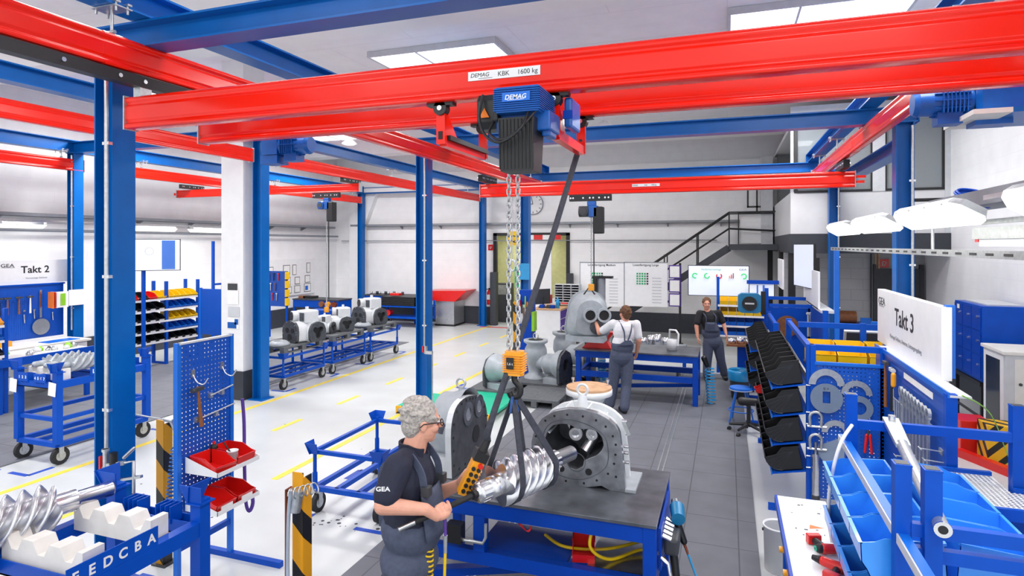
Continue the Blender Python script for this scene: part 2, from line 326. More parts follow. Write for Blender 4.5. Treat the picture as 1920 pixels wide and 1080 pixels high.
# ceiling, concrete ribs, roof lights
struct('ceiling', M().box(-14.5, -4, ZC + .35, 5, 22.6, ZC + .5), 'ceilpanel')
for i, y in enumerate((1.6, 7.2, 12.6, 17.6)):
    struct('trim_%d' % (i + 4), M().sweep([(-.45, .4), (-.3, -.02), (.3, -.02), (.45, .4)], (-14.3, y, ZC), (4.3, y, ZC)), 'ceiling')
for i, (x, y) in enumerate(((-4.7, 9.7), (-11, 9.7), (1.2, 9.7), (-4.7, 4.2), (-11, 4.2), (1.2, 4.2), (-4.7, 15.5), (-11, 15.5))):
    w = struct('window_%d' % (i + 10), M().box(x - 1.15, y - .55, ZC + .26, x + 1.15, y + .55, ZC + .3), 'skyglass')
    M().box(x - 1.19, y - .59, ZC + .25, x + 1.19, y - .551, ZC + .345).box(x - 1.19, y + .551, ZC + .25, x + 1.19, y + .59, ZC + .345).box(x - 1.19, y - .55, ZC + .25, x - 1.151, y + .55, ZC + .345).box(x + 1.151, y - .55, ZC + .25, x + 1.19, y + .55, ZC + .345).box(x - .27, y - .55, ZC + .24, x - .24, y + .55, ZC + .259).build('window_frame', 'lightgrey', w)
# mezzanine office on the right, black steel below it
struct('wall_mezzanine', M().box(1.3, 14.5, 3.04, 4.24, 14.58, 3.94).box(1.3, 14.58, 3.04, 1.38, 19.9, 3.94), 'parapet')
struct('trim_8', M().box(1.28, 14.46, 2.62, 4.24, 14.6, 3.04).box(1.285, 14.6, 2.62, 1.4, 19.9, 3.04).box(.05, 17.9, 2.66, 1.3, 19.9, 2.82), 'anthracite')
struct('floor_mezzanine', M().box(1.35, 14.6, 2.7, 4.24, 20, 2.85), 'interior'); struct('ceiling_mezzanine', M().box(1.35, 14.5, 5.45, 4.3, 20, 5.55), 'ceilpanel'); struct('wall_office', M().box(1.4, 19.5, 2.85, 4.24, 19.6, 5.5).box(4.18, 14.6, 2.85, 4.24, 19.6, 5.5), 'interior')
struct('wall_under', M().box(1.3, 16.2, 0, 4.24, 16.3, 2.7), 'greywall')
struct('baseboard_under', M().box(1.3, 16.17, 0, 3.1, 16.2, .5), 'skirting')
d = struct('door_2', M().box(3.25, 16.1, 0, 4.15, 16.18, 2.25).box(3.2, 16.08, 0, 3.25, 16.2, 2.35).box(4.12, 16.08, 0, 4.2, 16.2, 2.35), 'darkgrey')
for i, (x0, x1) in enumerate(((1.42, 2.85), (2.93, 3.02), (3.1, 4.12))):
    if i == 1: continue
    w = struct('window_%d' % (i + 1), M().box(x0, 14.52, 3.96, x1, 14.53, 5.4), 'glass')
    M().box(x0 - .05, 14.49, 3.92, x0 + .02, 14.56, 5.45).box(x1 - .02, 14.49, 3.92, x1 + .05, 14.56, 5.45).box(x0, 14.48, 3.92, x1, 14.56, 3.97).build('window_frame', 'black', w)
struct('trim_9', M().box(2.86, 14.48, 3.92, 3.09, 14.57, 5.45).box(4.14, 14.48, 3.0, 4.24, 14.57, 5.45).box(1.3, 14.48, 5.4, 4.24, 14.6, 5.8), 'lightgrey')
struct('trim_10', M().box(.93, 19.2, 2.8, 1.25, 19.9, 5.4).box(1.3, 14.52, 3.94, 1.36, 14.58, 5.45), 'lightgrey')
m = M()
for x, y in ((1.33, 14.6), (1.33, 17.2), (1.2, 19.6)): m.box(x - .07, y - .07, 0, x + .07, y + .07, 2.65)
struct('trim_11', m, 'black')
# staircase up to the landing
t = thing('staircase', 'steel stair with wooden treads rising to the mezzanine behind the whiteboards', 'stairs', (-1.9, 18.6, 0))
A, B = V((-3.9, 0, .05)), V((.05, 0, 2.72)); 
for y in (18.2, 19.1): M().bar(A + Y * y, B + Y * y, .05, .2).build('stringer', 'anthracite', t)
for k in range(13):
    p = A + (B - A) * ((k + .6) / 13.6); M().box(p.x - .14, 18.23, p.z - .02, p.x + .14, 19.07, p.z + .02).build('tread', 'wood', t)
for y in (18.2, 19.1):
    m = M().tube([A + V((.1, y, 1.0)), B + V((0, y, 1.0)), V((1.25, y, 3.72))], .022).tube([A + V((.1, y, .55)), B + V((0, y, .55)), V((1.25, y, 3.2))], .018)
    for f in (.03, .3, .55, .78, 1.): p = A + (B - A) * f; m.cyl((p.x, y, p.z), (p.x, y, p.z + 1.0), .018, n=8)
    m.build('handrail', 'black', t)
# landing guard: panels with black frame
t = thing('landing_guard', 'white panelled landing guard with black frame beside the mezzanine', 'railing', (.8, 19.0, 2.82))
M().box(.35, 19.3, 2.85, 1.25, 19.34, 3.75).build('panel', 'white', t); M().box(.3, 19.25, 2.82, .33, 19.4, 3.75).box(.3, 19.25, 3.72, 1.28, 19.4, 3.76).box(.55, 19.3, 3.9, .6, 19.34, 4.6).box(1.1, 19.3, 3.9, 1.15, 19.34, 4.6).box(.55, 19.3, 3.9, 1.15, 19.34, 3.95).box(.8, 19.3, 3.76, .85, 19.34, 4.6).build('frame', 'black', t)
# white pillar beside the blue column
m = M().box(-8.72, 8.72, 0.52, -8.22, 9.25, ZC + .4)
p = struct('pillar', m, 'white'); M().box(-8.74, 8.70, 0, -8.20, 9.27, .52).build('plinth', 'anthracite', p)
t = thing('notice_sheet', 'dark headed notice taped high on the white pillar', 'notice', (-8.45, 8.71, 1.95)); M().box(-8.56, 8.705, 1.98, -8.35, 8.715, 2.1).build('header', 'darkgrey', t); M().box(-8.58, 8.708, 1.72, -8.32, 8.716, 1.98).build('sheet', 'paper', t)
tag(M().box(-8.55, 8.706, 1.5, -8.3, 8.716, 1.68).build('notice_sheet', 'lightgrey'), 'small framed sheet below the dark headed notice on the white pillar', 'notice')
t = thing('notice_sheet', 'blue and white picture sheet lowest on the white pillar', 'notice', (-8.45, 8.71, 1.3)); M().box(-8.57, 8.706, 1.28, -8.31, 8.716, 1.48).build('sheet', 'paper', t); M().box(-8.56, 8.702, 1.29, -8.36, 8.706, 1.4).box(-8.4, 8.702, 1.36, -8.32, 8.706, 1.46).build('picture', 'motorblue', t)
# ================================================================ STEEL FRAME
def column(x, y, h, label, pipe=True, low=True, z0=0., pu=None):
    t = thing('steel_column', label, 'column', (x, y, 0), group=None)
    M().ibeam((x, y, .02), (x, y, h), .2, .2, .014, .009, up=X).build('post', 'steelblue', t)
    M().box(x - .16, y - .16, 0, x + .16, y + .16, .02).build('base_plate', 'steelblue', t)
    M().box(x - .12, y - .12, h - .005, x + .12, y + .12, h + .015).build('cap_plate', 'steelblue', t)
    if pipe:
        px, py = x + .07, y - .125
        q = M().cyl((px, py, 1.05), (px, py, h - .05), .016, n=10).build('air_pipe', 'zinc', t)
        m = M()
        for z in (1.5, 2.55, 3.6): m.box(px - .035, py - .01, z - .012, px + .035, py + .024, z + .012)
        each(m, 'clip', 'chrome', q)
    return t
HB, HL = 4.34, 4.70
cA = column(-4.68, 3.58, HB, 'blue steel column nearest on the left with grey air pipe and regulator')
cB = column(-8.0, 8.92, HL, 'blue steel column right beside the white pillar', pipe=False)
cC = column(-4.68, 8.92, HB, 'blue steel column with silver pipe standing on the green pallet')
cD = column(-8.0, 19.58, HL, 'blue steel column beside the fire extinguisher wall', pipe=False)
cE = column(-12.9, 19.58, HL, 'blue steel column in the far left corner of the hall', pipe=False)
cF = column(-12.8, 8.92, HL, 'blue steel column beside the Takt 2 sign')
cG = column(-4.68, 14.25, HB, 'blue steel column rising behind the hoist chains', pipe=False)
cH = column(2.1, 8.92, HB, 'blue steel column behind the lit lamp row on the right')
cI = column(2.1, 14.25, HB, 'blue steel column in front of the mezzanine parapet')
def beam(label, p, q, h=.2, ends=False):
    t = thing('steel_beam', label, 'beam', V(p)); M().ibeam(V(p) + Z * h / 2, V(q) + Z * h / 2, h, .2, .016, .01).build('profile', 'steelblue', t)
    d = (V(q) - V(p)).normalized(); s = d.cross(Z)
    for e, o in ((V(p), 1), (V(q), -1)):
        c = e + d * o * .0; M().bar(c - s * .1 + Z * h / 2, c + s * .1 + Z * h / 2, .014, h + .02, up=Z).build('end_plate', 'steelblue', t)
    return t
beam('blue cross beam over the front red bridge, running off the top of the frame', (-5.0, 3.58, 4.34), (2.4, 3.58, 4.34))
beam('blue cross beam behind the hoist, from the middle column to the right', (-4.85, 8.92, 4.34), (2.25, 8.92, 4.34))
beam('blue cross beam behind the far red bridge', (-4.85, 14.25, 4.34), (2.25, 14.25, 4.34))
beam('blue cross beam between the left columns, near bay', (-12.9, 8.92, 4.70), (-8.1, 8.92, 4.70), .23)
beam('blue cross beam along the far wall', (-12.9, 19.58, 4.70), (-4.6, 19.58, 4.70), .23)
beam('blue lengthwise beam above the left red runway of the main bay', (-4.28, .6, 4.545), (-4.28, 14.6, 4.545))
beam('blue lengthwise beam above the right red runway', (1.7, .6, 4.545), (1.7, 14.5, 4.545))
beam('blue lengthwise beam across the top left, over the second red runway', (-8.0, 2.2, 4.72), (-8.0, 19.5, 4.72), .22)
beam('blue lengthwise beam along the left wall', (-12.85, 4, 4.72), (-12.85, 19.5, 4.72), .25)
beam('blue lengthwise tie beam between the two right columns', (2.12, 9.03, 3.98), (2.12, 14.15, 3.98), .18)
# ================================================================ RED SUSPENSION CRANES
def kbk(h=.25, w=1.):
    R = [(.030, 0), (.056, .004), (.060, .018), (.056, .034), (.038, .046), (.036, .058), (.046, .074), (.047, .170), (.038, .184), (.034, .192), (.040, .202), (.050, .212), (.052, .226), (.046, .240), (.030, .25)]
    Q = []
    for (a, b), (c_, d) in zip(R, R[1:]):
        Q.append((a, b)); L = math.hypot(c_ - a, d - b)
        if L > .016: Q += [(a + (c_ - a) * .004 / L, b + (d - b) * .004 / L), (c_ - (c_ - a) * .004 / L, d - (d - b) * .004 / L)]
    R = Q + [R[-1]]; R = [(.001, 0), (.02, 0)] + R + [(.02, .25), (.001, .25)]
    R = [(x * w, y * h / .25) for x, y in R]
    return [(x, y - h / 2) for x, y in R] + [(-x, y - h / 2) for x, y in reversed(R)]
def rail(p, q, h=.25, name='rail', parent=None, w=1.):
    m = M(); m.sweep(kbk(h, w), V(p) + Z * h / 2, V(q) + Z * h / 2, smooth=True); return m.build(name, 'red', parent)
def endcap(p, d, h, parent):
    c = V(p) + V(d) * .006 + Z * h / 2; s = V(d).cross(Z); o = M().bar(c - s * .062, c + s * .062, .012, h + .012).build('end_cap', 'zinc', parent)
    m = M()
    for a in (-.04, .04):
        for b in (-.09, .09): m.cyl(c + s * a + Z * b * h / .25, c + s * a + Z * b * h / .25 + V(d) * .012, .008, n=6)
    each(m, 'bolt', 'chrome', o)
def runway(label, x, y0, y1, z, ztop, hy, splices=()):
    t = thing('crane_runway', label, 'crane rail', (x, y0, z)); H = .24
    rail((x, y0, z), (x, y1, z), H, parent=t, w=.85); endcap((x, y1, z), Y, H, t); endcap((x, y0, z), -Y, H, t)
    for y in hy:
        m = M().box(x - .12, y - .07, ztop - .012, x + .12, y + .07, ztop - .003)
        for a in (-.1, .1):
            for b in (-.045, .045): m.cyl((x + a, y + b, ztop - .045), (x + a, y + b, ztop + .03), .009, n=6).box(x + a - .025, y + b - .018, ztop + .016, x + a + .025, y + b + .018, ztop + .03)
        m.build('clamp_plate', 'zinc', t); M().cyl((x, y, z + H - .01), (x, y, ztop - .01), .011, n=8).cyl((x - .03, y, z + H + .02), (x + .03, y, z + H + .02), .014, n=8).box(x - .03, y - .025, z + H - .012, x + .03, y + .025, z + H + .004).build('hanger_rod', 'zinc', t)
    for y in splices: m = M(); m.sweep([(a * 1.06, b * 1.03) for a, b in kbk(H, .85)], (x, y - .09, z + H / 2), (x, y + .09, z + H / 2), smooth=False); m.build('splice_sleeve', 'red', t)
    return t
ZR = 4.11
runway('red crane runway sweeping in from the top left corner', -4.28, .3, 14.1, ZR, 4.545, (3.25, 6.2, 9.6, 13.4), (3.25, 9.5))
runway('red crane runway on the right, under a blue beam toward the mezzanine', 1.7, .5, 14.0, ZR, 4.545, (5.4, 7.2, 9.3, 11.2, 13.2), (9.8,))
runway('red crane runway passing behind the nearest left column', -8.05, 2.0, 8.73, 4.29, 4.72, (3.2, 6.6), ())
runway('red crane runway starting beside the white pillar and ending at the far wall', -8.05, 9.42, 19.33, 4.29, 4.72, (10.0, 13.6, 18.4), ())
runway('short red crane runway ending at the column by the Takt 2 sign', -12.75, 4.0, 9.03, 4.33, 4.72, (5.4, 8.6), ())
runway('red crane runway along the left wall behind the white pillar', -12.75, 9.4, 19.3, 4.33, 4.72, (10.4, 14.8, 18.8), ())
def carriage(x0, y0, x1, y1, z, parent, w=.09, h=.12):
    m = M().bar((x0, y0, z), (x1, y1, z), w, h); d = (V((x1 - x0, y1 - y0, 0))).normalized(); s = d.cross(Z); c = m.build('carriage', 'black', parent)
    b = M(); L = (V((x1, y1, 0)) - V((x0, y0, 0))).length
    for f in (.04, .1, .34, .5, .58, .72, .86, .94):
        for sg in (-1, 1): p = V((x0, y0, z)) + d * L * f + s * sg * w / 2; b.cyl(p, p + s * sg * .014, .016, n=10)
    each(b, 'bolt', 'chrome', c); return c
def drive(p, d, parent):
    "electric travel drive lying along d, hung from its runway"
    p, d = V(p), V(d); s = d.cross(Z)
    g = M().bar(p + d * .03, p + d * .2, .17, .17).bar(p - Z * .13, p + d * .2 - Z * .13, .16, .08).build('gearbox', 'motorblue', parent)
    m = M(); m.cyl(p + d * .2, p + d * .5, .085, n=20)
    for k in range(7): m.bar(p + d * (.24 + .022 * k), p + d * (.246 + .022 * k), .2, .16)
    for k in range(12):
        a = 2 * math.pi * k / 12; r = s * math.cos(a) + Z * math.sin(a); m.bar(p + d * .22 + r * .088, p + d * .42 + r * .088, .006, .02, up=r)
    m.cyl(p + d * .5, p + d * .53, .09, .07, n=20).bar(p + d * .26 + Z * .0 - Z * .11, p + d * .4 - Z * .11, .12, .08); m.build('motor', 'motorblue', parent)
    M().box(p.x - .03, p.y - .05, p.z + .08, p.x + .03, p.y + .05, 4.11).build('drive_bracket', 'black', parent)
def plate(x0, x1, y, z0, z1, words, parent, mt='white', tm='black', name='type_plate', sz=None):
    p = M().box(x0, y - .004, z0, x1, y, z1).build(name, mt, parent)
    for w, fx, s, it in words:
        text(w, (z1 - z0) * s, (x0 + (x1 - x0) * fx, y - .0045, z0 + (z1 - z0) * (.5 - s * .33)), X, Z, tm, p)
    return p
ZB = 3.70
br = thing('crane_bridge', 'large red double girder crane bridge across the front with 1600 kg plate', 'crane', (-.9, 3.85, 3.7))
for y in (3.5, 4.2):
    rail((-4.4, y, ZB), (2.9, y, ZB), .25, 'girder', br); endcap((-4.4, y, ZB), -X, .25, br)
for x in (-4.28, 1.7):
    carriage(x, 2.0, x, 4.55, 4.055, br, .09, .085)
    for y in (3.5, 4.2): M().box(x - .035, y - .05, 3.94, x + .035, y + .05, 4.02).build('suspension', 'zinc', br)
drive((-4.2, 4.75, 3.74), X, br); drive((1.7, 4.75, 3.74), -X, br)
a, b = aty(878, 145, 3.45), aty(1013, 130, 3.45); zc = (a.z + b.z) / 2
pl = plate(a.x, b.x, 3.452, zc - .028, zc + .028, (('KBK', .42, .72, 0), ('1600 kg', .69, .72, 0)), br)
text('DEMAG', .036, (a.x + .015, 3.4475, zc - .008), (1, 0, 0), (.2, 0, 1), 'black', pl); M().box(a.x + .07, 3.447, zc - .019, a.x + .16, 3.4476, zc - .0165).build('underline', 'black', pl)
fb = thing('crane_bridge', 'red crane bridge in the background spanning to the right columns', 'crane', (-1.2, 10.74, ZB))
rail((-4.42, 10.74, ZB), (1.87, 10.74, ZB), .25, 'girder', fb); endcap((-4.42, 10.74, ZB), -X, .25, fb); endcap((1.87, 10.74, ZB), X, .25, fb)
M().box(1.89, 10.68, 3.76, 2.0, 10.8, 3.8).box(1.89, 10.68, 3.84, 2.02, 10.8, 3.88).build('buffer', 'red', fb)
for x in (-4.28, 1.7): carriage(x, 10.35, x, 11.1, 4.03, fb)
a, b = aty(1185, 348, 10.69), aty(1237, 347, 10.69); pl = plate(a.x, b.x, 10.693, a.z - .022, a.z + .026, (('KBK', .45, .62, 0), ('1000 kg', .68, .62, 0)), fb); text('DEMAG', .026, (a.x + .012, 10.688, a.z - .006), (1, 0, 0), (.2, 0, 1), 'black', pl)
sb = thing('crane_bridge', 'small red crane bridge far left above the chain hoist', 'crane', (-10.5, 11.8, 4.0))
rail((-13.2, 11.8, 4.0), (-7.8, 11.8, 4.0), .19, 'girder', sb, .8); endcap((-13.2, 11.8, 4.0), -X, .19, sb); endcap((-7.8, 11.8, 4.0), X, .19, sb); M().box(-13.32, 11.77, 4.06, -13.21, 11.83, 4.12).build('buffer', 'red', sb)
for x in (-12.75, -8.05): carriage(x, 11.45, x, 12.15, 4.25, sb, .08, .1)
# ---------------------------------------------------------------- hoists and chains
def chain(p, q, parent, r=.006, L=.055, mt='zinc', w=.022, name='load_chain'):
    m = M(); p, q = V(p), V(q); d = (q - p).normalized(); n = max(2, int((q - p).length / (L * .72))); a, b, _ = frame(d)
    for k in range(n):
        c = p + (q - p) * ((k + .5) / n); u = a if k % 2 else b
        m.tube([c + d * (L / 2 - w / 2) * sy + (u * math.cos(t) * w / 2 + d * math.sin(t) * w / 2) for sy, t in ((1, 0), (1, math.pi / 2), (1, math.pi), (-1, math.pi), (-1, 1.5 * math.pi), (-1, 2 * math.pi))], r, 5, True)
    return m.build(name, mt, parent)
h = thing('chain_hoist', 'large blue and black electric chain hoist hanging from the front red bridge', 'hoist', (-1.2, 3.3, 3.2))
yf = 3.12; P0, P1 = aty(924, 212, yf), aty(1012, 156, yf)
x0, x1, z0, z1 = P0.x, P1.x, P0.z, P1.z
m = M().box(x0 + .012, yf + .012, z0, x1 - .012, yf + .3, z1)
for k in range(11): zz = z0 + .012 + (z1 - z0 - .024) * k / 10; m.box(x0, yf, zz - .0035, x1, yf + .31, zz + .0035)
m.build('motor_housing', 'motorblue', h, bevel=.003)
pl = M().box(x0 + .055, yf - .004, z0 + .055, x0 + .215, yf + .002, z0 + .105).build('name_plate', 'brightblue', h); text('DEMAG', .036, (x0 + .07, yf - .0045, z0 + .067), (1, 0, 0), (.2, 0, 1), 'white', pl, bold=.0006); M().box(x0 + .085, yf - .005, z0 + .062, x0 + .18, yf - .004, z0 + .0645).build('underline', 'white', pl)
m = M().sweep([(-.09, -.06), (-.06, -.1), (.06, -.1), (.09, -.06), (.09, .06), (.06, .1), (-.06, .1), (-.09, .06)], (x0 - .14, yf + .2, z0 + .04), (x0 - .01, yf + .2, z0 + .04)); m.box(x0 - .02, yf + .05, z0 - .03, x0 + .01, yf + .3, z0 + .12); m.build('gear_cover', 'black', h, bevel=.006)
M().prism([(x0 - .12, yf + .095, z0 + .0), (x0 - .06, yf + .095, z0 + .0), (x0 - .09, yf + .095, z0 + .055)], (0, .004, 0)).build('warning_sticker', 'orange', h)
m = M().box(x0 - .02, yf + .1, z0 - .09, x1 + .03, yf + .3, z0 + .02).box(x1 - .03, yf + .13, z0 - .12, x1 + .02, yf + .27, z0 - .01); m.build('hoist_body', 'motorblue', h, bevel=.01)
a, b = aty(932, 222, yf + .03), aty(1002, 318, yf + .03)
m = M().sweep([(-.105, -.1), (.105, -.1), (.105, .1), (-.105, .1)], ((a.x + b.x) / 2, yf + .13, a.z), ((a.x + b.x) / 2, yf + .13, b.z), up=Y, prof2=[(-.095, -.085), (.095, -.085), (.095, .085), (-.095, .085)])
for k in range(10): xx = a.x + .012 + (b.x - a.x - .024) * k / 9; m.bar((xx, yf + .028, a.z - .01), (xx, yf + .045, b.z + .012), .009, .01, up=Y)
m.build('chain_box', 'black', h, bevel=.006)
def cable(pts, r, parent, name='cable', mt='black', k=8): return M().tube(spline(pts, k), r, 8).build(name, mt, parent)
cable([(x0 - .1, yf + .1, z0 + .13), (x0 - .1, yf + .05, z0 - .0), (x0 - .04, yf - .02, z0 - .12), (x0 + .06, yf - .04, z0 - .17), (x0 + .17, yf - .03, z0 - .1), (x0 + .2, yf + .03, z0 + .01)], .008, h)
cable([(x0 - .03, yf + .1, z0 - .02), (x0 - .04, yf + .05, z0 - .1), (x0 + .06, yf - .03, z0 - .155), (x0 + .15, yf - .02, z0 - .11), (x0 + .24, yf + .04, z0 + .01)], .008, h)
# trolley frame between the girders
for u, uu in ((828, 905), (1040, 1098)):
    a = aty(u, 190, 3.5); 
    for y in (3.5, 4.2):
        M().box(a.x - .03, y - .015, 3.44, a.x + .03, y + .015, 3.66).build('hanger_plate', 'red', h); M().cyl((a.x, y - .03, 3.665), (a.x, y + .03, 3.665), .045, n=16).box(a.x - .09, y - .03, 3.68, a.x + .09, y + .03, 3.70).build('wheel_block', 'black', h); M().cyl((a.x, y - .036, 3.665), (a.x, y + .036, 3.665), .016, n=10).build('wheel_bolt', 'chrome', h)
    M().bar((a.x, 3.52, 3.46), (a.x, 4.19, 3.46), .05, .06).build('trolley_bar', 'red', h); M().box(a.x - .014, 3.48, 3.47, a.x + .014, 3.486, 3.52).build('rubber_stop', 'rubber', h)
    M().prism([(a.x - .02, 3.515, 3.48), (a.x - .02, 3.515, 3.66), (a.x - .02, 3.56, 3.66), (a.x - .02, 3.75, 3.48)], (.03, 0, 0)).build('gusset', 'red', h)
ar = aty(1040, 190, 3.5).x; al = aty(828, 190, 3.5).x
M().bar((al + .035, 3.53, 3.485), (al + .035, 4.18, 3.485), .03, .03).build('conductor_bar', 'black', h)
m = M().box(ar + .05, 3.52, 3.5, ar + .1, 3.75, 3.68); q = m.build('control_box', 'motorblue', h, bevel=.015); M().box(ar + .045, 3.516, 3.55, ar + .105, 3.519, 3.6).build('sticker', 'deepblue', q)
CX, CY = -1.34, 3.85
cl, cr = aty(954, 400, 3.6), aty(971, 400, 3.6)
hb = aty(965, 680, 3.6)
for c in (cl, cr): chain((c.x, 3.6, 3.3), (c.x, 3.6, hb.z + .06), h, .0058, .05, 'zinc', .024)
m = M().sweep([(-.05, -.045), (.05, -.045), (.062, 0), (.05, .045), (-.05, .045), (-.062, 0)], (hb.x, 3.6, hb.z - .075), (hb.x, 3.6, hb.z + .075), up=Y)
for k in range(8): m.box(hb.x - .066, 3.545, hb.z - .055 + k * .015, hb.x + .066, 3.655, hb.z - .048 + k * .015)
k_ = m.build('hook_block', 'amber', h, bevel=.004); M().box(hb.x - .034, 3.538, hb.z - .03, hb.x + .012, 3.545, hb.z + .04).build('load_plate', 'black', k_); text('1,6 t', .022, (hb.x - .031, 3.5375, hb.z - .005), X, Z, 'white', k_)
m = M().tube(spline([(hb.x, 3.6, hb.z - .07), (hb.x, 3.6, hb.z - .11), (hb.x + .035, 3.6, hb.z - .15), (hb.x + .03, 3.6, hb.z - .2), (hb.x - .015, 3.6, hb.z - .215), (hb.x - .035, 3.6, hb.z - .185)], 6), [.02 + .0] * 31, 10); m.build('hook', 'black', h)
# second hoist on the background bridge
def small_hoist(label, x, y, zt, zload, body, box, s=1., cv=0, hook=True):
    t = thing('chain_hoist', label, 'hoist', (x, y, zt - .35)); carriage(x - .38 * s, y, x + .38 * s, y, zt - .06, t, .08, .11)
    m = M().box(x - .05 * s, y - .06, zt - .2 * s, x + .1 * s, y + .06, zt - .12).cyl((x - .02, y, zt - .32 * s), (x + .16 * s, y, zt - .32 * s), .09 * s, n=18).box(x - .02, y - .09 * s, zt - .4 * s, x + .13 * s, y + .09 * s, zt - .2 * s); m.build('hoist_body', body, t, bevel=.008)
    M().cyl((x - .2 * s, y, zt - .3 * s), (x - .02, y, zt - .3 * s), .1 * s, n=18).cyl((x - .1 * s, y - .12 * s, zt - .3 * s), (x - .1 * s, y + .1, zt - .3 * s), .085 * s, n=16).build('motor', box, t); M().cyl((x - .1 * s, y - .13 * s, zt - .3 * s), (x - .1 * s, y - .12 * s, zt - .3 * s), .06 * s, n=16).build('fan_grille', 'darkgrey', t)
    M().box(x + .06 * s, y - .09 * s, zt - .7 * s, x + .24 * s, y + .09 * s, zt - .22 * s).build('chain_box', 'black', t, bevel=.02)
    chain((x + .02, y - .02, zt - .35 * s), (x + .02, y - .02, zload + .1), t, .005, .05); M().box(x - .03, y - .05, zload, x + .07, y + .01, zload + .12).build('hook_block', 'amber', t, bevel=.01)
    if cv: M().tube([(x + .06, y, zt - .4), (x + .065, y, cv)], .011, 6).build('control_cable', 'black', t)
    return t
p = aty(1107, 400, 10.74); hz = aty(1114, 545, 10.74)
small_hoist('black and blue chain hoist hanging from the background red bridge', p.x, 10.74, 3.70, hz.z, 'motorblue', 'darkgrey', 1., hz.z + .25)
p = aty(612, 395, 11.8)
small_hoist('blue chain hoist hanging from the small bridge far left', p.x, 11.8, 4.0, 1.25, 'motorblue', 'motorblue', .95, 1.55)
# ================================================================ HEAVY PARTS
def radial(poly, c, n=72):
    "resample a star-shaped 2D outline at n even angles round c"
    out = []
    for k in range(n):
        a = 2 * math.pi * k / n; dx, dy = math.cos(a), math.sin(a); best = 0
        for i in range(len(poly)):
            x1, y1 = poly[i][0] - c[0], poly[i][1] - c[1]; x2, y2 = poly[(i + 1) % len(poly)][0] - c[0], poly[(i + 1) % len(poly)][1] - c[1]
            ex, ey = x2 - x1, y2 - y1; den = dx * ey - dy * ex
            if abs(den) < 1e-9: continue
            t = (x1 * ey - y1 * ex) / den; s = (x1 * dy - y1 * dx) / den
            if t > best and -1e-6 <= s <= 1 + 1e-6: best = t
        out.append((c[0] + dx * best, c[1] + dy * best))
    return out
def smooth_closed(P, k=4):
    n = len(P); out = []
    for i in range(n):
        p0, p1, p2, p3 = (V((*P[(i + j) % n], 0)) for j in (-1, 0, 1, 2))
        for j in range(k):
            t = j / k; q = .5 * ((2 * p1) + (p2 - p0) * t + (2 * p0 - 5 * p1 + 4 * p2 - p3) * t * t + (3 * p1 - p0 - 3 * p2 + p3) * t ** 3); out.append((q.x, q.y))
    return out
# work tables ------------------------------------------------------------------
def work_table(label, x0, x1, y0, y1, zt, legs, mid=None):
    t = thing('work_table', label, 'table', ((x0 + x1) / 2, (y0 + y1) / 2, .012)); g = .012
    M().box(x0, y0, zt - .025, x1, y1, zt).build('table_top', 'darksteel', t, bevel=.003)
    for x in legs:
        for y in (y0 + .06, y1 - .06): M().box(x - .045, y - .045, g, x + .045, y + .045, zt - .026).build('leg', 'deepblue', t, bevel=.004)
    a, b = min(legs), max(legs)
    for y in (y0 + .06, y1 - .06):
        M().box(x0 + .02, y - .04, zt - .14, x1 - .02, y + .04, zt - .026).build('top_rail', 'deepblue', t); M().box(a, y - .035, .40, b, y + .035, .50).build('lower_rail', 'deepblue', t)
    for x in (a, b): M().box(x - .035, y0 + .06, zt - .13, x + .035, y1 - .06, zt - .026).build('end_rail', 'deepblue', t); M().box(x - .035, y0 + .06, .41, x + .035, y1 - .06, .49).build('lower_end_rail', 'deepblue', t)
    M().bar((a, y0 + .1, .2), (b, y1 - .1, .2), .08, .06).build('floor_brace', 'deepblue', t)
    return t
wt = work_table('front work table with a dark steel top carrying the open compressor housing', -2.45, -.45, 4.2, 5.25, .9, (-2.36, -.5))
M().box(-1.8, 4.215, .5, -1.71, 4.3, .77).build('brace', 'deepblue', wt); M().box(-1.8, 4.3, .47, -1.1, 4.75, .5).build('shelf', 'deepblue', wt); M().box(-.95, 4.3, .47, -.55, 4.9, .5).build('shelf', 'steel', wt)
q = M().box(-1.98, 4.12, .58, -1.86, 4.2, .72).build('valve_box', 'black', wt); M().tube([(-2.02, 4.16, .74), (-2.02, 4.16, .62), (-1.98, 4.16, .6)], .013).tube([(-1.86, 4.16, .6), (-1.7, 4.16, .6), (-1.68, 4.17, .64), (-1.68, 4.17, .74)], .013).build('pipe', 'zinc', q)
work_table('second work table in the middle with two workers standing beside it', -2.66, -.47, 10.92, 11.9, .89, (-2.58, -.52))
# open compressor housing ---------------------------------------------------------
hs = thing('compressor_housing', 'open grey compressor housing with bolt ring face standing on the front work table', 'housing', (-1.05, 4.9, .9))
YF = 4.69
def crop(x, y): p = aty(960 + x / 4.154, 700 + y / 4.154, YF); return (p.x, p.z)
outer = [crop(*p) for p in ((885, 930), (872, 760), (855, 600), (838, 470), (818, 420), (740, 350), (650, 305), (540, 280), (430, 274), (320, 295), (230, 350), (175, 430), (148, 540), (160, 660), (205, 770), (290, 845), (400, 880), (520, 890), (640, 884), (705, 876), (735, 900), (755, 914))]
groove = [crop(*p) for p in ((748, 690), (735, 520), (650, 430), (480, 365), (340, 370), (262, 430), (236, 540), (250, 650), (330, 770), (470, 822), (580, 820), (690, 770))]
bore = [crop(*p) for p in ((714, 560), (700, 500), (660, 450), (600, 434), (545, 436), (500, 430), (450, 400), (390, 393), (320, 405), (275, 450), (256, 515), (262, 570), (300, 615), (370, 640), (425, 680), (440, 730), (500, 750), (552, 725), (560, 680), (600, 662), (660, 640), (700, 600))]
cc = crop(490, 600)
no = radial(outer, cc); nb = radial(bore, cc); ng = radial(smooth_closed(groove), cc)
L3 = lambda P, y: [(x, y, z) for x, z in P]
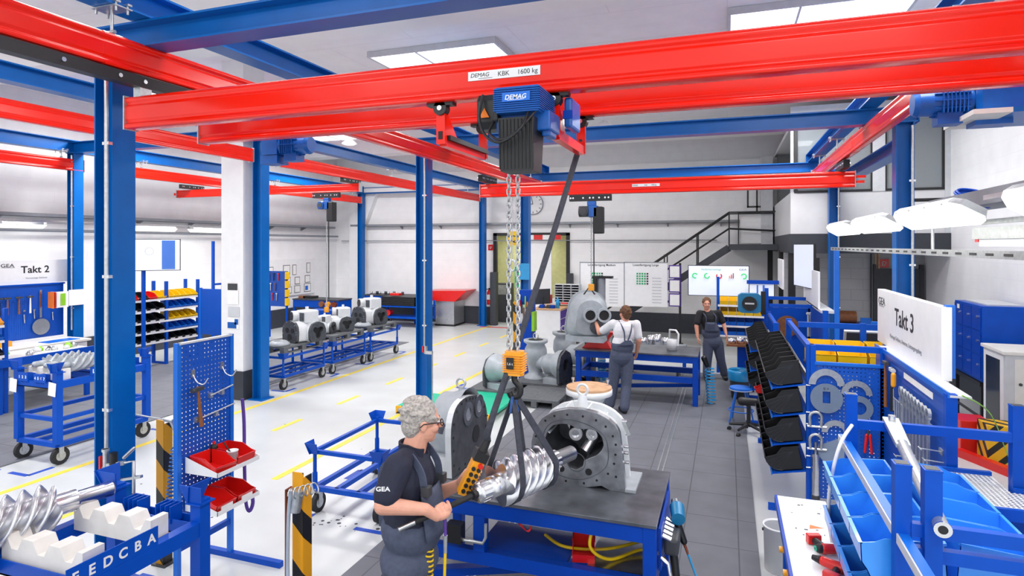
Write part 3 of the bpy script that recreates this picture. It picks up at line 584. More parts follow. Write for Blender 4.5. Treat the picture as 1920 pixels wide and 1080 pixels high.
sc = lambda P, f, c=cc: [(c[0] + (x - c[0]) * f, c[1] + (z - c[1]) * f) for x, z in P]
M().annulus(L3(no, YF + .03), L3(nb, YF + .03), (0, .06, 0)).build('face_plate', 'brushed', hs, bevel=.003)
M().annulus(L3(sc(ng, 1.012), YF - .001), L3(sc(ng, .985), YF - .001), (0, .004, 0)).build('seal_groove', 'darksteel', hs)
m = M(); O = [V(p) for p in L3(sc(no, .9), YF + .06)]; I = [V(p) for p in L3(nb, YF + .06)]
def shell(P0, P1): n = len(P0); return M().add(P0 + P1, [(i, (i + 1) % n, n + (i + 1) % n, n + i) for i in range(n)], True)
keep = lambda P: [(x, max(z, .905)) for x, z in P]
shell(L3(keep(sc(no, .86)), YF + .05), L3(keep(sc(no, .86)), YF + .42)).build('barrel', 'castwhite', hs)
M().annulus(L3(keep(sc(no, .99)), YF + .28), L3(keep(sc(no, .84)), YF + .28), (0, .05, 0)).build('middle_flange', 'castwhite', hs)
shell(L3(nb, YF + .06), L3(sc(nb, .93), YF + .38)).build('bore_wall', 'castdark', hs)
M().add(L3(sc(nb, .93), YF + .38), [tuple(range(len(nb)))]).build('bore_end', 'castdark', hs)
M().add(L3(keep(sc(no, .86)), YF + .42), [tuple(range(len(no)))]).build('rear_wall', 'cast', hs)
for a in (50, 75, 105, 130, 155, 25):
    r0, r1 = .24, .335; d = V((math.cos(math.radians(a)), 0, math.sin(math.radians(a)))); c = V((cc[0], 0, cc[1])); M().bar(c + d * r0 + Y * (YF + .16), c + d * r1 + Y * (YF + .16), .22, .012, up=d.cross(Y)).build('rib', 'castwhite', hs)
for x, y in ((330, 332), (430, 322), (552, 335), (655, 366), (730, 415), (785, 490), (808, 556), (806, 634), (795, 704), (748, 782), (660, 834), (560, 856), (420, 838), (322, 792), (196, 632), (184, 562), (186, 490), (207, 432), (260, 368), (810, 806)):
    p = crop(x, y); M().cyl((p[0], YF - .002, p[1]), (p[0], YF + .004, p[1]), .0095, n=12).build('bolt_hole', 'black', hs)
for x, y, r in ((385, 742, .026), (597, 768, .027)): p = crop(x, y); M().cyl((p[0], YF - .002, p[1]), (p[0], YF + .004, p[1]), r, n=20).build('oil_port', 'black', hs)
p = crop(500, 690); M().ring((p[0], YF - .001, p[1]), Y, .076, .07, .006).build('lower_bore_rim', 'darksteel', hs)
for a, b, r in (((440, 460), (540, 610), .055), ((620, 470), (545, 600), .048)):
    p, q = crop(*a), crop(*b); m = M().cyl((p[0], YF + .30, p[1]), (q[0] * .3 + p[0] * .7, YF + .12, q[1] * .3 + p[1] * .7), r, n=24).cyl((p[0], YF + .34, p[1]), (p[0], YF + .28, p[1]), r * 1.5, n=24); m.ring((q[0] * .3 + p[0] * .7, YF + .117, q[1] * .3 + p[1] * .7), Y, r * .95, r * .6, .02); m.build('bearing_bush', 'chrome', hs)
p, q = crop(650, 465), crop(540, 640); M().cyl((p[0], YF + .25, p[1]), (q[0], YF + .1, q[1]), .045, n=24).cyl((p[0] * .6 + q[0] * .4, YF + .19, p[1] * .6 + q[1] * .4), (p[0] * .5 + q[0] * .5, YF + .175, p[1] * .5 + q[1] * .5), .05, n=24).build('slide_piston', 'chrome', hs)
p = crop(520, 165); pe = V((p[0], YF + .13, p[1] + .01)); M().tube([pe + V((.042 * math.cos(t), .0, .042 * math.sin(t))) for t in [k * math.pi / 10 for k in range(20)]], .011, 8, True).cyl(pe - Z * .045, pe - Z * .16, .03, .055, 16).build('lifting_eye', 'castwhite', hs)
for x, y in ((850, 400), (880, 500), (862, 600), (860, 650), (866, 725)): p = crop(x, y); M().cyl((p[0] - .01, YF + .1, p[1]), (p[0] + .03, YF + .1, p[1]), .014, n=6).build('side_bolt', 'chrome', hs)
M().bar((crop(840, 400)[0] + .015, YF + .09, crop(840, 400)[1]), (crop(885, 505)[0] + .015, YF + .09, crop(885, 505)[1]), .03, .03).build('side_fitting', 'zinc', hs)
M().box(-.78, YF - .0, .902, -.66, YF + .4, .925).build('foot', 'cast', hs)
# rear inlet with wooden cover
ic = V((-1.13, 5.2, 0)); M().lathe([(.12, 1.2), (.115, 1.43), (.15, 1.49), (.2, 1.51), (.2, 1.555), (0, 1.56)], ic, n=32).build('inlet_flange', 'castwhite', hs)
M().cyl(ic + Z * 1.557, ic + Z * 1.575, .195, n=32).build('wooden_cover', 'wood', hs)
for a in (160, 20): d = ic + V((.165 * math.cos(math.radians(a)), .165 * math.sin(math.radians(a)), 0)); M().cyl(d + Z * 1.575, d + Z * 1.61, .007, n=8).cyl(d + Z * 1.61, d + Z * 1.628, .016, n=6).build('cover_bolt', 'chrome', hs)
# second housing at the left end, turned a quarter
h2 = thing('compressor_housing', 'grey compressor housing with upright round-topped end plate on the left end of the table', 'housing', (-2.3, 4.8, .9)); XF = -2.1
out2 = [(lambda p: (p.y, p.z))(atx(u, v, XF)) for u, v in ((848, 903), (846, 820), (849, 785), (858, 760), (874, 745), (893, 741), (905, 747), (912, 765), (914, 800), (914, 850))]; out2.append((out2[-1][0], .905)); out2[0] = (out2[0][0], .905); out2 = [(p.x, p.y) for p in spline([(a, b, 0) for a, b in out2[:-1]], 3)] + [out2[-1]]
M().prism([(XF - .055, y, z) for y, z in out2], (.052, 0, 0)).build('end_plate', 'castwhite', h2, bevel=.004); M().prism([(XF - .003, y, z) for y, z in out2], (.003, 0, 0)).build('machined_face', 'castdark', h2)
cy = sum(p[0] for p in out2) / len(out2); cz = 1.23
for k in range(22):
    a = 2 * math.pi * k / 22; q = radial(out2, (cy, cz), 22)[k]; y, z = cy + (q[0] - cy) * .9, cz + (q[1] - cz) * .9; M().cyl((XF - .003, y, z), (XF + .003, y, z), .012, n=10).build('bolt_hole', 'black', h2)
for dy, dz, r in ((.0, .12, .1), (.24, .13, .1)):
    M().ring((XF + .004, cy - .08 + dy, cz + dz), X, r, r * .55, .012).build('bearing_seat', 'darksteel', h2); M().cyl((XF - .002, cy - .08 + dy, cz + dz), (XF + .004, cy - .08 + dy, cz + dz), r * .55, n=20).build('bearing_bore', 'chrome', h2)
M().cyl((XF - .001, cy + .1, cz - .1), (XF + .004, cy + .1, cz - .1), .075, n=20).build('port', 'black', h2)
m = M().lathe([(.32, -.03), (.3, -.1), (.27, -.2), (.27, -.27), (.22, -.31), (0, -.32)], (XF, cy, cz), X, 32); m.build('body', 'cast', h2); M().tube([(XF - .1 + .04 * math.cos(a), cy, cz + .36 + .04 * math.sin(a)) for a in [k * math.pi / 8 for k in range(16)]], .01, 6, True).cyl((XF - .1, cy, cz + .24), (XF - .1, cy, cz + .33), .022, n=10).build('lifting_eye', 'zinc', h2)
M().box(XF - .3, cy - .3, .902, XF - .05, cy + .25, 1.02).build('foot', 'castwhite', h2); M().cyl((XF - .15, cy - .29, 1.27), (XF - .15, cy - .25, 1.27), .05, n=18).build('side_port', 'darksteel', h2)
# screw rotor hanging in slings --------------------------------------------------
def rotor(parent, c, d, L=.965, R=.138, rr=.085, lobes=5, twist=430, lob=(.2, .66), rs=.06, up=Z, mt='chrome', name='lobes'):
    c, d = V(c), V(d).normalized(); a, b, _ = frame(d, up); n = 90; K = 44; m = M(); vs = []
    for i in range(K + 1):
        t = i / K; ph = math.radians(twist) * t
        for k in range(n):
            th = 2 * math.pi * k / n; u = (math.cos(lobes * th) + 1) / 2; r = rr + (R - rr) * (u ** .8)
            vs.append(c + d * ((lob[0] + (lob[1] - lob[0]) * t - .5) * L) + (a * math.cos(th + ph) + b * math.sin(th + ph)) * r)
    fs = [(i * n + k, i * n + (k + 1) % n, (i + 1) * n + (k + 1) % n, (i + 1) * n + k) for i in range(K) for k in range(n)]
    m.add(vs, fs, True); m.add(vs, [tuple(range(n - 1, -1, -1)), tuple(K * n + k for k in range(n))], False); m.build(name, mt, parent)
    s0 = c - d * L / 2; m = M().lathe([(0, 0), (rs * .5, 0), (rs * .5, .002), (rs * .8, .002), (rs, .012), (rs, .1 * L), (rs * 1.08, .1 * L), (rs * 1.08, .19 * L), (rs * .95, .2 * L)], s0, d, 28)
    for k in range(14):
        an = 2 * math.pi * k / 14; q = a * math.cos(an) + b * math.sin(an); m.bar(s0 + q * rs + d * .02, s0 + q * rs + d * .085 * L, .012, .006, up=q)
    m.build('drive_shaft', mt, parent)
    e0 = c + d * (lob[1] - .5) * L; m = M().lathe([(rs * 1.1, 0), (rs * 1.1, .14 * L), (rs * .85, .15 * L), (rs * .85, (1 - lob[1]) * L - .01), (rs * .75, (1 - lob[1]) * L), (0, (1 - lob[1]) * L)], e0, d, 28)
    for k in range(12):
        an = 2 * math.pi * k / 12; q = a * math.cos(an) + b * math.sin(an); m.bar(e0 + q * rs * 1.1, e0 + q * rs * 1.1 + d * .13 * L, .012, .005, up=q)
    m.build('end_shaft', mt, parent)
E1, E2 = V((-1.406, 3.343, 1.32)), V((-1.043, 4.235, 1.32)); RC = (E1 + E2) / 2; RD = (E2 - E1).normalized()
rt = thing('screw_rotor', 'shiny steel screw rotor hanging in slings in front of the open housing', 'rotor', RC - Z * .155); rotor(rt, RC, RD)
sl = thing('lifting_sling', 'dark blue strap sling looped from the hoist hook round the hanging rotor', 'sling', (hb.x, 3.6, hb.z - .3)); hk = V((hb.x, 3.6, hb.z - .21))
for t, sd in ((.27, -1), (.62, 1)):
    c = E1 + (E2 - E1) * t; s = RD.cross(Z); Rr = .141
    P = [hk + RD * .012 * sd, c + s * Rr * 1.0 + Z * .06] + [c + s * Rr * math.cos(a) + Z * Rr * math.sin(a) for a in [-k * math.pi / 8 for k in range(9)]] + [c - s * Rr * 1.0 + Z * .06, hk + RD * .012 * sd]
    m = M()
    for p, q in zip(P, P[1:]): m.bar(p, q, .045, .008, up=s if abs((q - p).normalized().dot(s)) < .8 else Z)
    m.build('strap', 'webbing', sl)
for sd in (-1, 1): M().bar(hk + RD * .012 * sd, hk + RD * .012 * sd + V((0, 0, -.1)) + RD * .02 * sd, .05, .014, up=X).build('loop_sleeve', 'slingblue', sl)
# pendant control and its cable sleeve
pd = thing('pendant_control', 'yellow crane pendant control with black buttons held by the older worker', 'remote control', (-1.6, 3.62, 1.1))
def dp(u, v, d): r = ray(u, v); return V((0, 0, CH)) + r * d
pa, pb = dp(868, 925, 3.72), dp(897, 862, 3.72); ax = (pb - pa).normalized(); fn = (V((0, 0, CH)) - pa); fn = (fn - ax * fn.dot(ax)).normalized(); sd = ax.cross(fn)
fn = (fn + sd * .35).normalized(); sd = ax.cross(fn).normalized()
M().bar(pa, pb, .075, .07, up=fn).build('body', 'amber', pd, bevel=.006)
for k in range(5):
    for j in (-1, 1): q = pa + ax * (.03 + k * .037) + fn * .036 + sd * .017 * j; M().cyl(q, q + fn * .01, .0125, n=14).build('button', 'black', pd)
q = pb - ax * .018 + fn * .036 + sd * .015; M().cyl(q, q + fn * .02, .015, n=16).build('stop_button', 'redplastic', pd); M().bar(pb, pb + ax * .06, .085, .08, up=fn).build('collar', 'black', pd); M().cyl(pb + ax * .05, pb + ax * .14, .03, .022).build('cable_gland', 'black', pd)
cb = pb + ax * .13; ct = aty(1090, 262, 4.2)
tag(M().tube(spline([ct, ct + V((-.04, -.02, -.15)), (ct * .5 + cb * .5) + V((0, 0, -.03)), cb + V((.035, .01, .16)), cb], 10), .021, 8).build('cable_sleeve', 'webbing'), 'long black fabric cable sleeve running from the crane trolley down to the pendant', 'cable')
# bar held by the worker
b0, b1 = dp(747, 993, 3.42), E1 - RD * .004; r_ = thing('turning_bar', 'black turning bar with steel tip held by the older worker against the rotor shaft', 'bar', b0)
M().cyl(b0, b0 + (b1 - b0) * .2, .0155).build('tip', 'steel', r_); M().cyl(b0 + (b1 - b0) * .2, b1, .017).build('rod', 'rubber', r_); M().cyl(b1 - RD * .03, b1, .026).build('socket', 'black', r_)
# things under and beside the table -----------------------------------------------------
def stackbin(w, d, h, mt, label, cat='bin', group=None, lab=True, name='storage_bin', th=.004, loc=(0, 0, 0), rz=0, fill=None, hi=False):
    "open-fronted stacking bin, its low front toward local -Y"
    t = thing(name, label, cat, loc, rz, group); f = -d / 2; k = d / 2; m = M()
    side = [(f, .012), (f + .02, 0), (k, 0), (k, h), (f + d * .42, h), (f + d * .1, h * .62), (f - .012, h * .55)]
    if hi: side = [(f + .05, 0), (k, 0), (k, h), (f + d * .28, h), (f + d * .16, h * .93), (f - .01, h * .9), (f - .012, h * .55), (f + .008, h * .42)]
    for x in (-w / 2, w / 2 - th): m.prism([(x, y, z) for y, z in side], (th, 0, 0))
    if hi:
        for (a, b), (c_, e) in (((f + .05, 0), (f + .008, h * .42)), ((f + .008, h * .42), (f - .012, h * .55)), ((f - .012, h * .55), (f - .01, h * .9))): m.prism([(-w / 2, a, b), (-w / 2, c_, e), (-w / 2, c_ + .005, e), (-w / 2, a + .005, b)], (w, 0, 0))
        m.box(-w / 2, f - .018, h * .88, w / 2, f + .0, h * .905)
    m.box(-w / 2, f + (.05 if hi else .015), 0, w / 2, k, th).box(-w / 2, k - th, 0, w / 2, k, h).box(-w / 2, k, h - .012, w / 2, k + .008, h)
    if not hi: m.prism([(-w / 2, f + .01, 0), (-w / 2, f - .012, h * .5), (-w / 2, f - .02, h * .55), (-w / 2, f - .006, h * .55), (-w / 2, f + .018, .004)], (w, 0, 0))
    for x in (-w / 2 - .004, w / 2 - .001): m.box(x, f + d * .42, h - .014, x + .005, k, h)
    R = Matrix.Rotation(rz, 4, 'Z'); m.v = [R @ p + V(loc) for p in m.v]; m.build('shell', mt, t)
    if lab: q = M().box(-w * .3, f - .012, h * .18, w * .3, f - .004, h * .42); q.v = [R @ p + V(loc) for p in q.v]; q.build('label_card', 'paper', t)
    if fill: q = M().box(-w / 2 + .01, f + .03, .005, w / 2 - .01, k - .01, h * .5); q.v = [R @ p + V(loc) for p in q.v]; q.build('contents', fill, t)
    return t
stackbin(.16, .22, .13, 'redplastic', 'red stacking bin on the lower shelf of the front work table', loc=(-1.0, 4.42, .5), rz=.2, lab=False)
tag(M().tube(spline([(-.9, 4.3, .8), (-.92, 4.28, .64), (-.8, 4.4, .52), (-.6, 4.6, .53), (-.45, 4.5, .56), (-.38, 4.4, .5), (-.36, 4.38, .3), (-.4, 4.42, .06), (-.28, 4.45, .03), (-.3, 4.3, .04)], 8), .012, 8).build('air_hose', 'hoseyellow'), 'yellow air hose trailing through the frame of the front work table', 'hose')
tag(M().tube(spline([(-.6, 4.75, .53), (-.85, 4.5, .54), (-1.15, 4.45, .53), (-1.35, 4.6, .52)], 8), .012, 8).build('air_hose', 'hoseyellow'), 'yellow hose lying straight along the lower shelf of the front work table', 'hose')
c = V((-1.42, 4.3, .72)); m = M()
for k in range(7): m.tube([c + V((.05 * math.cos(t + k) , .02 * math.sin(k * 2 + t * 2), .04 * math.sin(t + k * .9))) for t in [j * math.pi / 8 for j in range(16)]], .003, 5, True)
tag(m.build('cord_coil', 'redplastic'), 'small tangle of red cord hanging under the front work table edge', 'cord')
t = thing('impact_wrench', 'blue and black air impact wrench hanging at the corner of the front table', 'power tool', (-.38, 4.75, .7))
p = V((-.36, 4.72, .78)); M().cyl(p + V((0, .05, .03)), p + V((.02, -.09, -.0)), .055, .05, 18).build('motor_body', 'makitablue', t, bevel=.004); M().cyl(p + V((-.01, .05, .03)), p + V((-.02, .1, .06)), .035, .028).build('nose', 'steel', t)
M().cap(p + V((.01, -.05, -.04)), p + V((.06, -.08, -.16)), .028, .024).build('handle', 'black', t); M().cyl(p + V((.06, -.08, -.17)), p + V((.09, -.1, -.24)), .012, .008).build('inlet', 'copper', t)
hp = p + V((.09, -.1, -.24)); P = [hp, hp + V((.06, -.03, -.14)), hp + V((.1, -.04, -.25))] + helix(hp + V((.1, -.02, -.26)), (-.2, 4.55, .03), .052, 6.5, n=12) 
tag(M().tube(P, .008, 6).build('spiral_hose', 'hoseblue'), 'light blue spiral air hose hanging from the impact wrench to the floor', 'hose')
t = thing('air_ratchet', 'black air screwdriver hanging beside the silver pipe elbow of the front table', 'power tool', (-.4, 4.4, .4)); M().cap((-.36, 4.45, .62), (-.33, 4.4, .42), .03, .026).build('handle', 'black', t); M().cyl((-.33, 4.4, .4), (-.3, 4.37, .3), .011).build('inlet', 'copper', t); M().box(-.42, 4.38, .62, -.32, 4.6, .74).build('head', 'darkgrey', t, bevel=.02)
t = thing('tool_holder', 'blue side bracket with clipped fittings on the right end of the front table', 'holder', (-.42, 4.6, .5)); M().box(-.448, 4.3, .55, -.43, 5.0, .84).build('bracket', 'deepblue', t)
for k in range(5): M().cyl((-.43, 4.38 + k * .07, .76), (-.37, 4.38 + k * .07, .74), .018, n=10).build('fitting', 'chrome', t)
M().tube([(-.43, 4.3, .64), (-.38, 4.28, .62), (-.36, 4.28, .5)], .016).build('pipe_elbow', 'chrome', t)
# green pallet at the middle column
t = thing('platform', 'turquoise topped platform at the foot of the middle column', 'platform', (-4.6, 9.6, 0)); M().box(-5.2, 8.95, .08, -4.86, 9.9, .12).box(-4.5, 8.95, .08, -3.5, 10.3, .12).box(-4.86, 9.12, .08, -4.5, 9.9, .12).build('top', 'teal', t); M().box(-5.2, 8.9, .001, -3.5, 8.95, .12).build('front_edge', 'hazardsmall', t)
# ================================================================ PEOPLE
FW, RT = V((-_s, _c, 0)), V((_c, _s, 0))
def hand(m, w, D, N, curl=.5, thumb=1, s=1.):
    "palm, five fingers and a thumb; D points from the wrist to the knuckles, N out of the palm"
    D = D.normalized(); N = (N - D * N.dot(D)).normalized(); Wd = D.cross(N) * thumb; R = Matrix((D, Wd, N)).transposed()
    m.ell(w + D * .048 * s, .055 * s, .043 * s, .017 * s, R=R)
    for i, L in enumerate((.074, .083, .077, .06)):
        p = w + D * (.086 - .006 * abs(i - 1.3)) * s + Wd * (.031 - .0205 * i) * s; a = curl * .5
        for k, f in enumerate((.45, .31, .24)):
            q = p + (D * math.cos(a) + N * math.sin(a)) * L * f * s; m.cap(p, q, (.0095 - .0009 * k) * s, (.009 - .001 * k) * s, 8); p = q; a += curl
    p = w + D * .025 * s + Wd * .03 * s; q = p + (D * .6 + Wd * .75 + N * .35).normalized() * .042 * s; m.cap(p, q, .0125 * s, .0105 * s, 8); m.cap(q, q + (D * .85 + Wd * .15 + N * .5).normalized() * .034 * s, .0105 * s, .0085 * s, 8)
def head(m, t, c, F, s=1., skin='skin', hair='hairgrey', bald=0., glasses=False, vox=.006):
    "adds skull, face and ears to the body mesh m; hangs hair, eyes, lips (and glasses) on the person t"
    F = F.normalized(); U = (Z - F * Z.dot(F)).normalized(); Sd = U.cross(F); R = Matrix((F, Sd, U)).transposed(); P = lambda f, l, u: c + (F * f + Sd * l + U * u) * s
    m.ell(P(-.008, 0, .028), .098 * s, .076 * s, .092 * s, R=R); m.ell(P(.02, 0, -.045), .07 * s, .06 * s, .075 * s, R=R); m.ell(P(.052, 0, -.088), .03 * s, .034 * s, .026 * s, R=R)
    m.cap(P(.088, 0, .012), P(.112, 0, -.022), .009 * s, .014 * s, 10); m.ell(P(.078, 0, .028), .016 * s, .05 * s, .012 * s, R=R)
    for l in (-1, 1): m.ell(P(-.006, .077 * l, -.008), .02 * s, .01 * s, .032 * s, R=R); m.ell(P(.06, .035 * l, -.03), .03 * s, .024 * s, .025 * s, R=R); m.ell(P(.1, .012 * l, -.026), .009 * s, .009 * s, .008 * s, R=R)
    h = M(); h.ell(P(-.022, 0, .042), .104 * s, .086 * s, .098 * s, R=R); h.ell(P(-.055, 0, -.008), .062 * s, .074 * s, .085 * s, R=R)
    if not bald:
        for k in range(60):
            a, b = random.uniform(-2.5, 2.5), random.uniform(-.35, 1.45); q = P(-.022 + .1 * math.cos(a + math.pi) * math.cos(b), .082 * math.sin(a + math.pi) * math.cos(b), .042 + .095 * math.sin(b)); h.ell(q, .026 * s, .016 * s, .012 * s, 8, 6, R=R)
    v = h.build('hair', hair, t); remesh(v, vox, 3)
    # cut the hair back from the face
    for l in (-1, 1):
        e = M().ell(P(.084, .031 * l, .006), .011 * s, .013 * s, .009 * s, R=R).build('eye', 'white', t); M().ell(P(.0935, .031 * l, .006), .004 * s, .006 * s, .006 * s, R=R).build('iris', 'black', e)
        M().bar(P(.094, .018 * l, .027), P(.085, .05 * l, .026), .012 * s, .007 * s).build('eyebrow', hair, t)
    M().ell(P(.087, 0, -.06), .009 * s, .024 * s, .0055 * s, R=R).build('lips', 'orange' if 0 else 'lipcolour', t)
    if glasses:
        g = M()
        for l in (-1, 1):
            g.tube([P(.106, (.034 + .026 * math.cos(a)) * l, .002 + .018 * math.sin(a)) for a in [k * math.pi / 8 for k in range(16)]], .0028 * s, 6, True); g.tube([P(.104, .06 * l, .008), P(.05, .082 * l, .01), P(-.01, .088 * l, .006), P(-.03, .086 * l, -.012)], .003 * s, 6)
        g.tube([P(.106, -.009, .006), P(.108, .009, .006)], .0025 * s, 6); g.build('glasses', 'black', t)
mat('lipcolour', 'B8705E', .5, 0, .05)
def limb(m, a, b, c, r): m.cap(a, b, r[0], r[1], 14); m.cap(b, c, r[1], r[2], 14)
def strip(pts, w, th, name, mt, t, n=None, k=6):
    m = M(); P = spline(pts, k)
    for p, q in zip(P, P[1:]): m.bar(p - (q - p) * .15, q + (q - p) * .15, w, th, up=n) if n is not None else m.bar(p, q, w, th)
    return m.build(name, mt, t)
# ---- older worker at the front table -------------------------------------------------
pm = thing('person', 'grey haired person with glasses in navy polo shirt and grey dungarees turning the rotor', 'person', (dp(768, 1045, 3.72).x, dp(768, 1045, 3.72).y, .012))
body = M(); Fh = (RT * .93 + FW * .36 - Z * .08); Fb = (RT * .95 - FW * .28).normalized(); Sb = Fb.cross(Z)   # Sb: his right, toward the camera
hc = dp(791, 790, 3.72); head(body, pm, hc, Fh, 1.1, 'skin', 'hairgrey', 0, True)
nk = dp(775, 838, 3.72); ch = dp(768, 905, 3.7); be = dp(773, 985, 3.7); pe = dp(768, 1045, 3.72)
body.cap(hc - Z * .07 - Fh * .02, nk - Z * .02, .066, .075)
shR, elR, wrR = dp(746, 876, 3.53), dp(718, 948, 3.43), dp(798, 955, 3.46); shL, elL, wrL = dp(786, 868, 3.92), dp(818, 928, 3.98), dp(862, 908, 3.86)
Rb = Matrix((Fb, Sb, Z)).transposed()
def torso(m, g=0.): m.ell(ch, .135 + g, .175 + g, .2 + g, R=Rb); m.ell(be + Z * .02, .165 + g, .17 + g, .19 + g, R=Rb); m.ell(nk - Z * .075, .075 + g, .165 + g, .062 + g, R=Rb)
torso(body); limb(body, shR, elR, wrR, (.062, .052, .034)); limb(body, shL, elL, wrL, (.058, .05, .034))
hipR, hipL = pe + Sb * .09 - Z * .02, pe - Sb * .09 - Z * .02
body.ell(pe, .14, .17, .14, R=Rb)
fR, fL = V((hipR.x, hipR.y, 0)) + Fb * .03, V((hipL.x, hipL.y, 0)) - Fb * .05
for h, f in ((hipR, fR), (hipL, fL)): limb(body, h, V((f.x, f.y, .48)) + Fb * .02, V((f.x, f.y, .1)), (.09, .062, .045)); body.cap(V((f.x, f.y, .06)), V((f.x, f.y, .05)) + Fb * .16, .04, .035)
# right hand closed round the bar
bd = (b1 - b0).normalized(); gc = b0 + (b1 - b0) * .56; bu = (Z - bd * Z.dot(bd)).normalized(); bs = bd.cross(bu)      # bs points to the camera side or away
if bs.dot(FW) > 0: bs = -bs
body.cap(wrR, gc - bd * .05 + bs * .026 - bu * .012, .034, .028); body.ell(gc + bs * .026 - bd * .012 - bu * .022, .046, .02, .026, R=Matrix((bd, bs, bu)).transposed())
for i in range(4):
    o = gc + bd * (.036 - .0235 * i); L = (5.2, 5.5, 5.4, 4.9)[i]; P = [o + (bs * math.cos(a) + bu * math.sin(a)) * .0285 for a in [-.55 + L * k / 9 for k in range(10)]]; P = [p + bd * .004 * k / 9 for k, p in enumerate(P)]; P = P[:9]
    for k in range(8): body.cap(P[k], P[k + 1], .0098 - .0003 * k, .0095 - .0003 * k, 8)
P = [gc + bd * x + (bs * math.cos(a) + bu * math.sin(a)) * .029 for x, a in ((-.055, .1), (-.05, .9), (-.025, 1.5), (.005, 1.9))]
for p, q in zip(P, P[1:]): body.cap(p, q, .0125, .0115, 8)
# left hand under the pendant
hw = pa * .45 + pb * .55 - fn * .055 - sd * .012; D = (hw - wrL).normalized(); body.cap(wrL, hw - D * .06, .032, .026); body.ell(hw - D * .035, .05, .022, .04, R=Matrix((D, fn.cross(D).normalized(), fn)).transposed())
for i, L in enumerate((.085, .09, .085, .07)):
    p = hw + ax * (.032 - .021 * i) - D * .0; q = p + sd * .045 - fn * .002; r = q + sd * .02 + fn * .028; body.cap(p, q, .0098, .009, 8); body.cap(q, r, .009, .008, 8); body.cap(r, r + fn * .02, .008, .007, 8)
p = hw - D * .03 + ax * .035; q = p - sd * .022 + fn * .05; body.cap(p, q, .013, .011, 8); body.cap(q, q + fn * .03 + sd * .028 + ax * .01, .011, .009, 8)
o = body.build('body', 'skin', pm); remesh(o, .0042, 2, .3)
m = M(); torso(m, .014); m.cap(shR, shR * .25 + elR * .75, .084, .078); m.cap(shL, shL * .3 + elL * .7, .08, .072); m.cap(shR + Z * .01, nk - Z * .03, .07, .06); m.cap(shL + Z * .01, nk - Z * .03, .07, .06)
o = m.build('polo_shirt', 'navy', pm); remesh(o, .009, 5)
m = M(); 
for k in range(16): pass
col = [nk + (Fb * (.082 * math.cos(a)) + Sb * (.085 * math.sin(a))) + Z * (.012 - .035 * max(0, math.cos(a))) for a in [.35 + 5.6 * k / 14 for k in range(15)]]
strip(col, .014, .05, 'collar', 'navy', pm, n=Z, k=2)
m = M(); g = .024; m.ell(be - Z * .005, .168 + g, .172 + g, .15 + g, R=Rb); m.ell(pe, .155 + g, .175 + g, .16, R=Rb)
for h, f in ((hipR, fR), (hipL, fL)): limb(m, h, V((f.x, f.y, .5)) + Fb * .02, V((f.x, f.y, .12)), (.125, .095, .09))
o = m.build('dungarees', 'denim', pm); remesh(o, .011, 14)
# bib, straps, buckles, pockets
m = M(); n = 8; vs = []
for j in range(7):
    for i in range(n + 1):
        l = (i / n - .5) * 2 * (.145 - .012 * j / 6); f = math.sqrt(max(.02, 1 - (l / .24) ** 2)); c = be * (1 - j / 6) + (ch + Z * .0) * (j / 6) - Z * (.02 * (1 - j / 6)); rr = .2 - .035 * j / 6
        vs.append(c + Fb * rr * f + Sb * l)
m.add(vs, [(j * (n + 1) + i, j * (n + 1) + i + 1, (j + 1) * (n + 1) + i + 1, (j + 1) * (n + 1) + i) for j in range(6) for i in range(n)], True); o = m.build('bib', 'denim', pm); q = o.modifiers.new('thick', 'SOLIDIFY'); q.thickness = .012; q.offset = 0
top = lambda l: ch + Fb * .15 + Sb * l + Z * .0
for l in (.11, -.11):
    sgn = 1 if l > 0 else -1
    strip([top(l) - Z * .02, ch + Fb * .135 + Sb * (l + .005 * sgn) + Z * .1, nk + Fb * .055 + Sb * l * 1.02 - Z * .035, nk + Sb * l * 1.0 - Z * .0, nk - Fb * .085 + Sb * l * .9 - Z * .06, ch - Fb * .155 + Sb * l * .6 + Z * .06, be - Fb * .175 + Sb * l * .45], .042, .01, 'strap', 'denim', pm, n=Sb)
    q = top(l) + Fb * .012 + Z * .01; M().cbox(q, .05, .05, .055, R=Rb.to_4x4()).build('buckle', 'darkgrey', pm)
M().cbox(ch + Fb * .155 - Z * .12 + Sb * .03, .02, .15, .12, R=Rb.to_4x4()).build('bib_pocket', 'denimdark', pm, bevel=.004)
q = hipR + Sb * .118 - Z * .09; M().cbox(q, .16, .012, .2, R=Rb.to_4x4()).build('thigh_pocket', 'denimdark', pm, bevel=.004)
gs = dp(712, 921, 3.335); text('GEA', .034, gs - RT * .022, RT, Z, 'white', pm, 'sleeve_lettering', sx=1.2, bold=.001)
for f in (fR, fL): M().cap(V((f.x, f.y, .06)), V((f.x, f.y, .055)) + Fb * .17, .055, .048).build('shoe', 'black', pm)
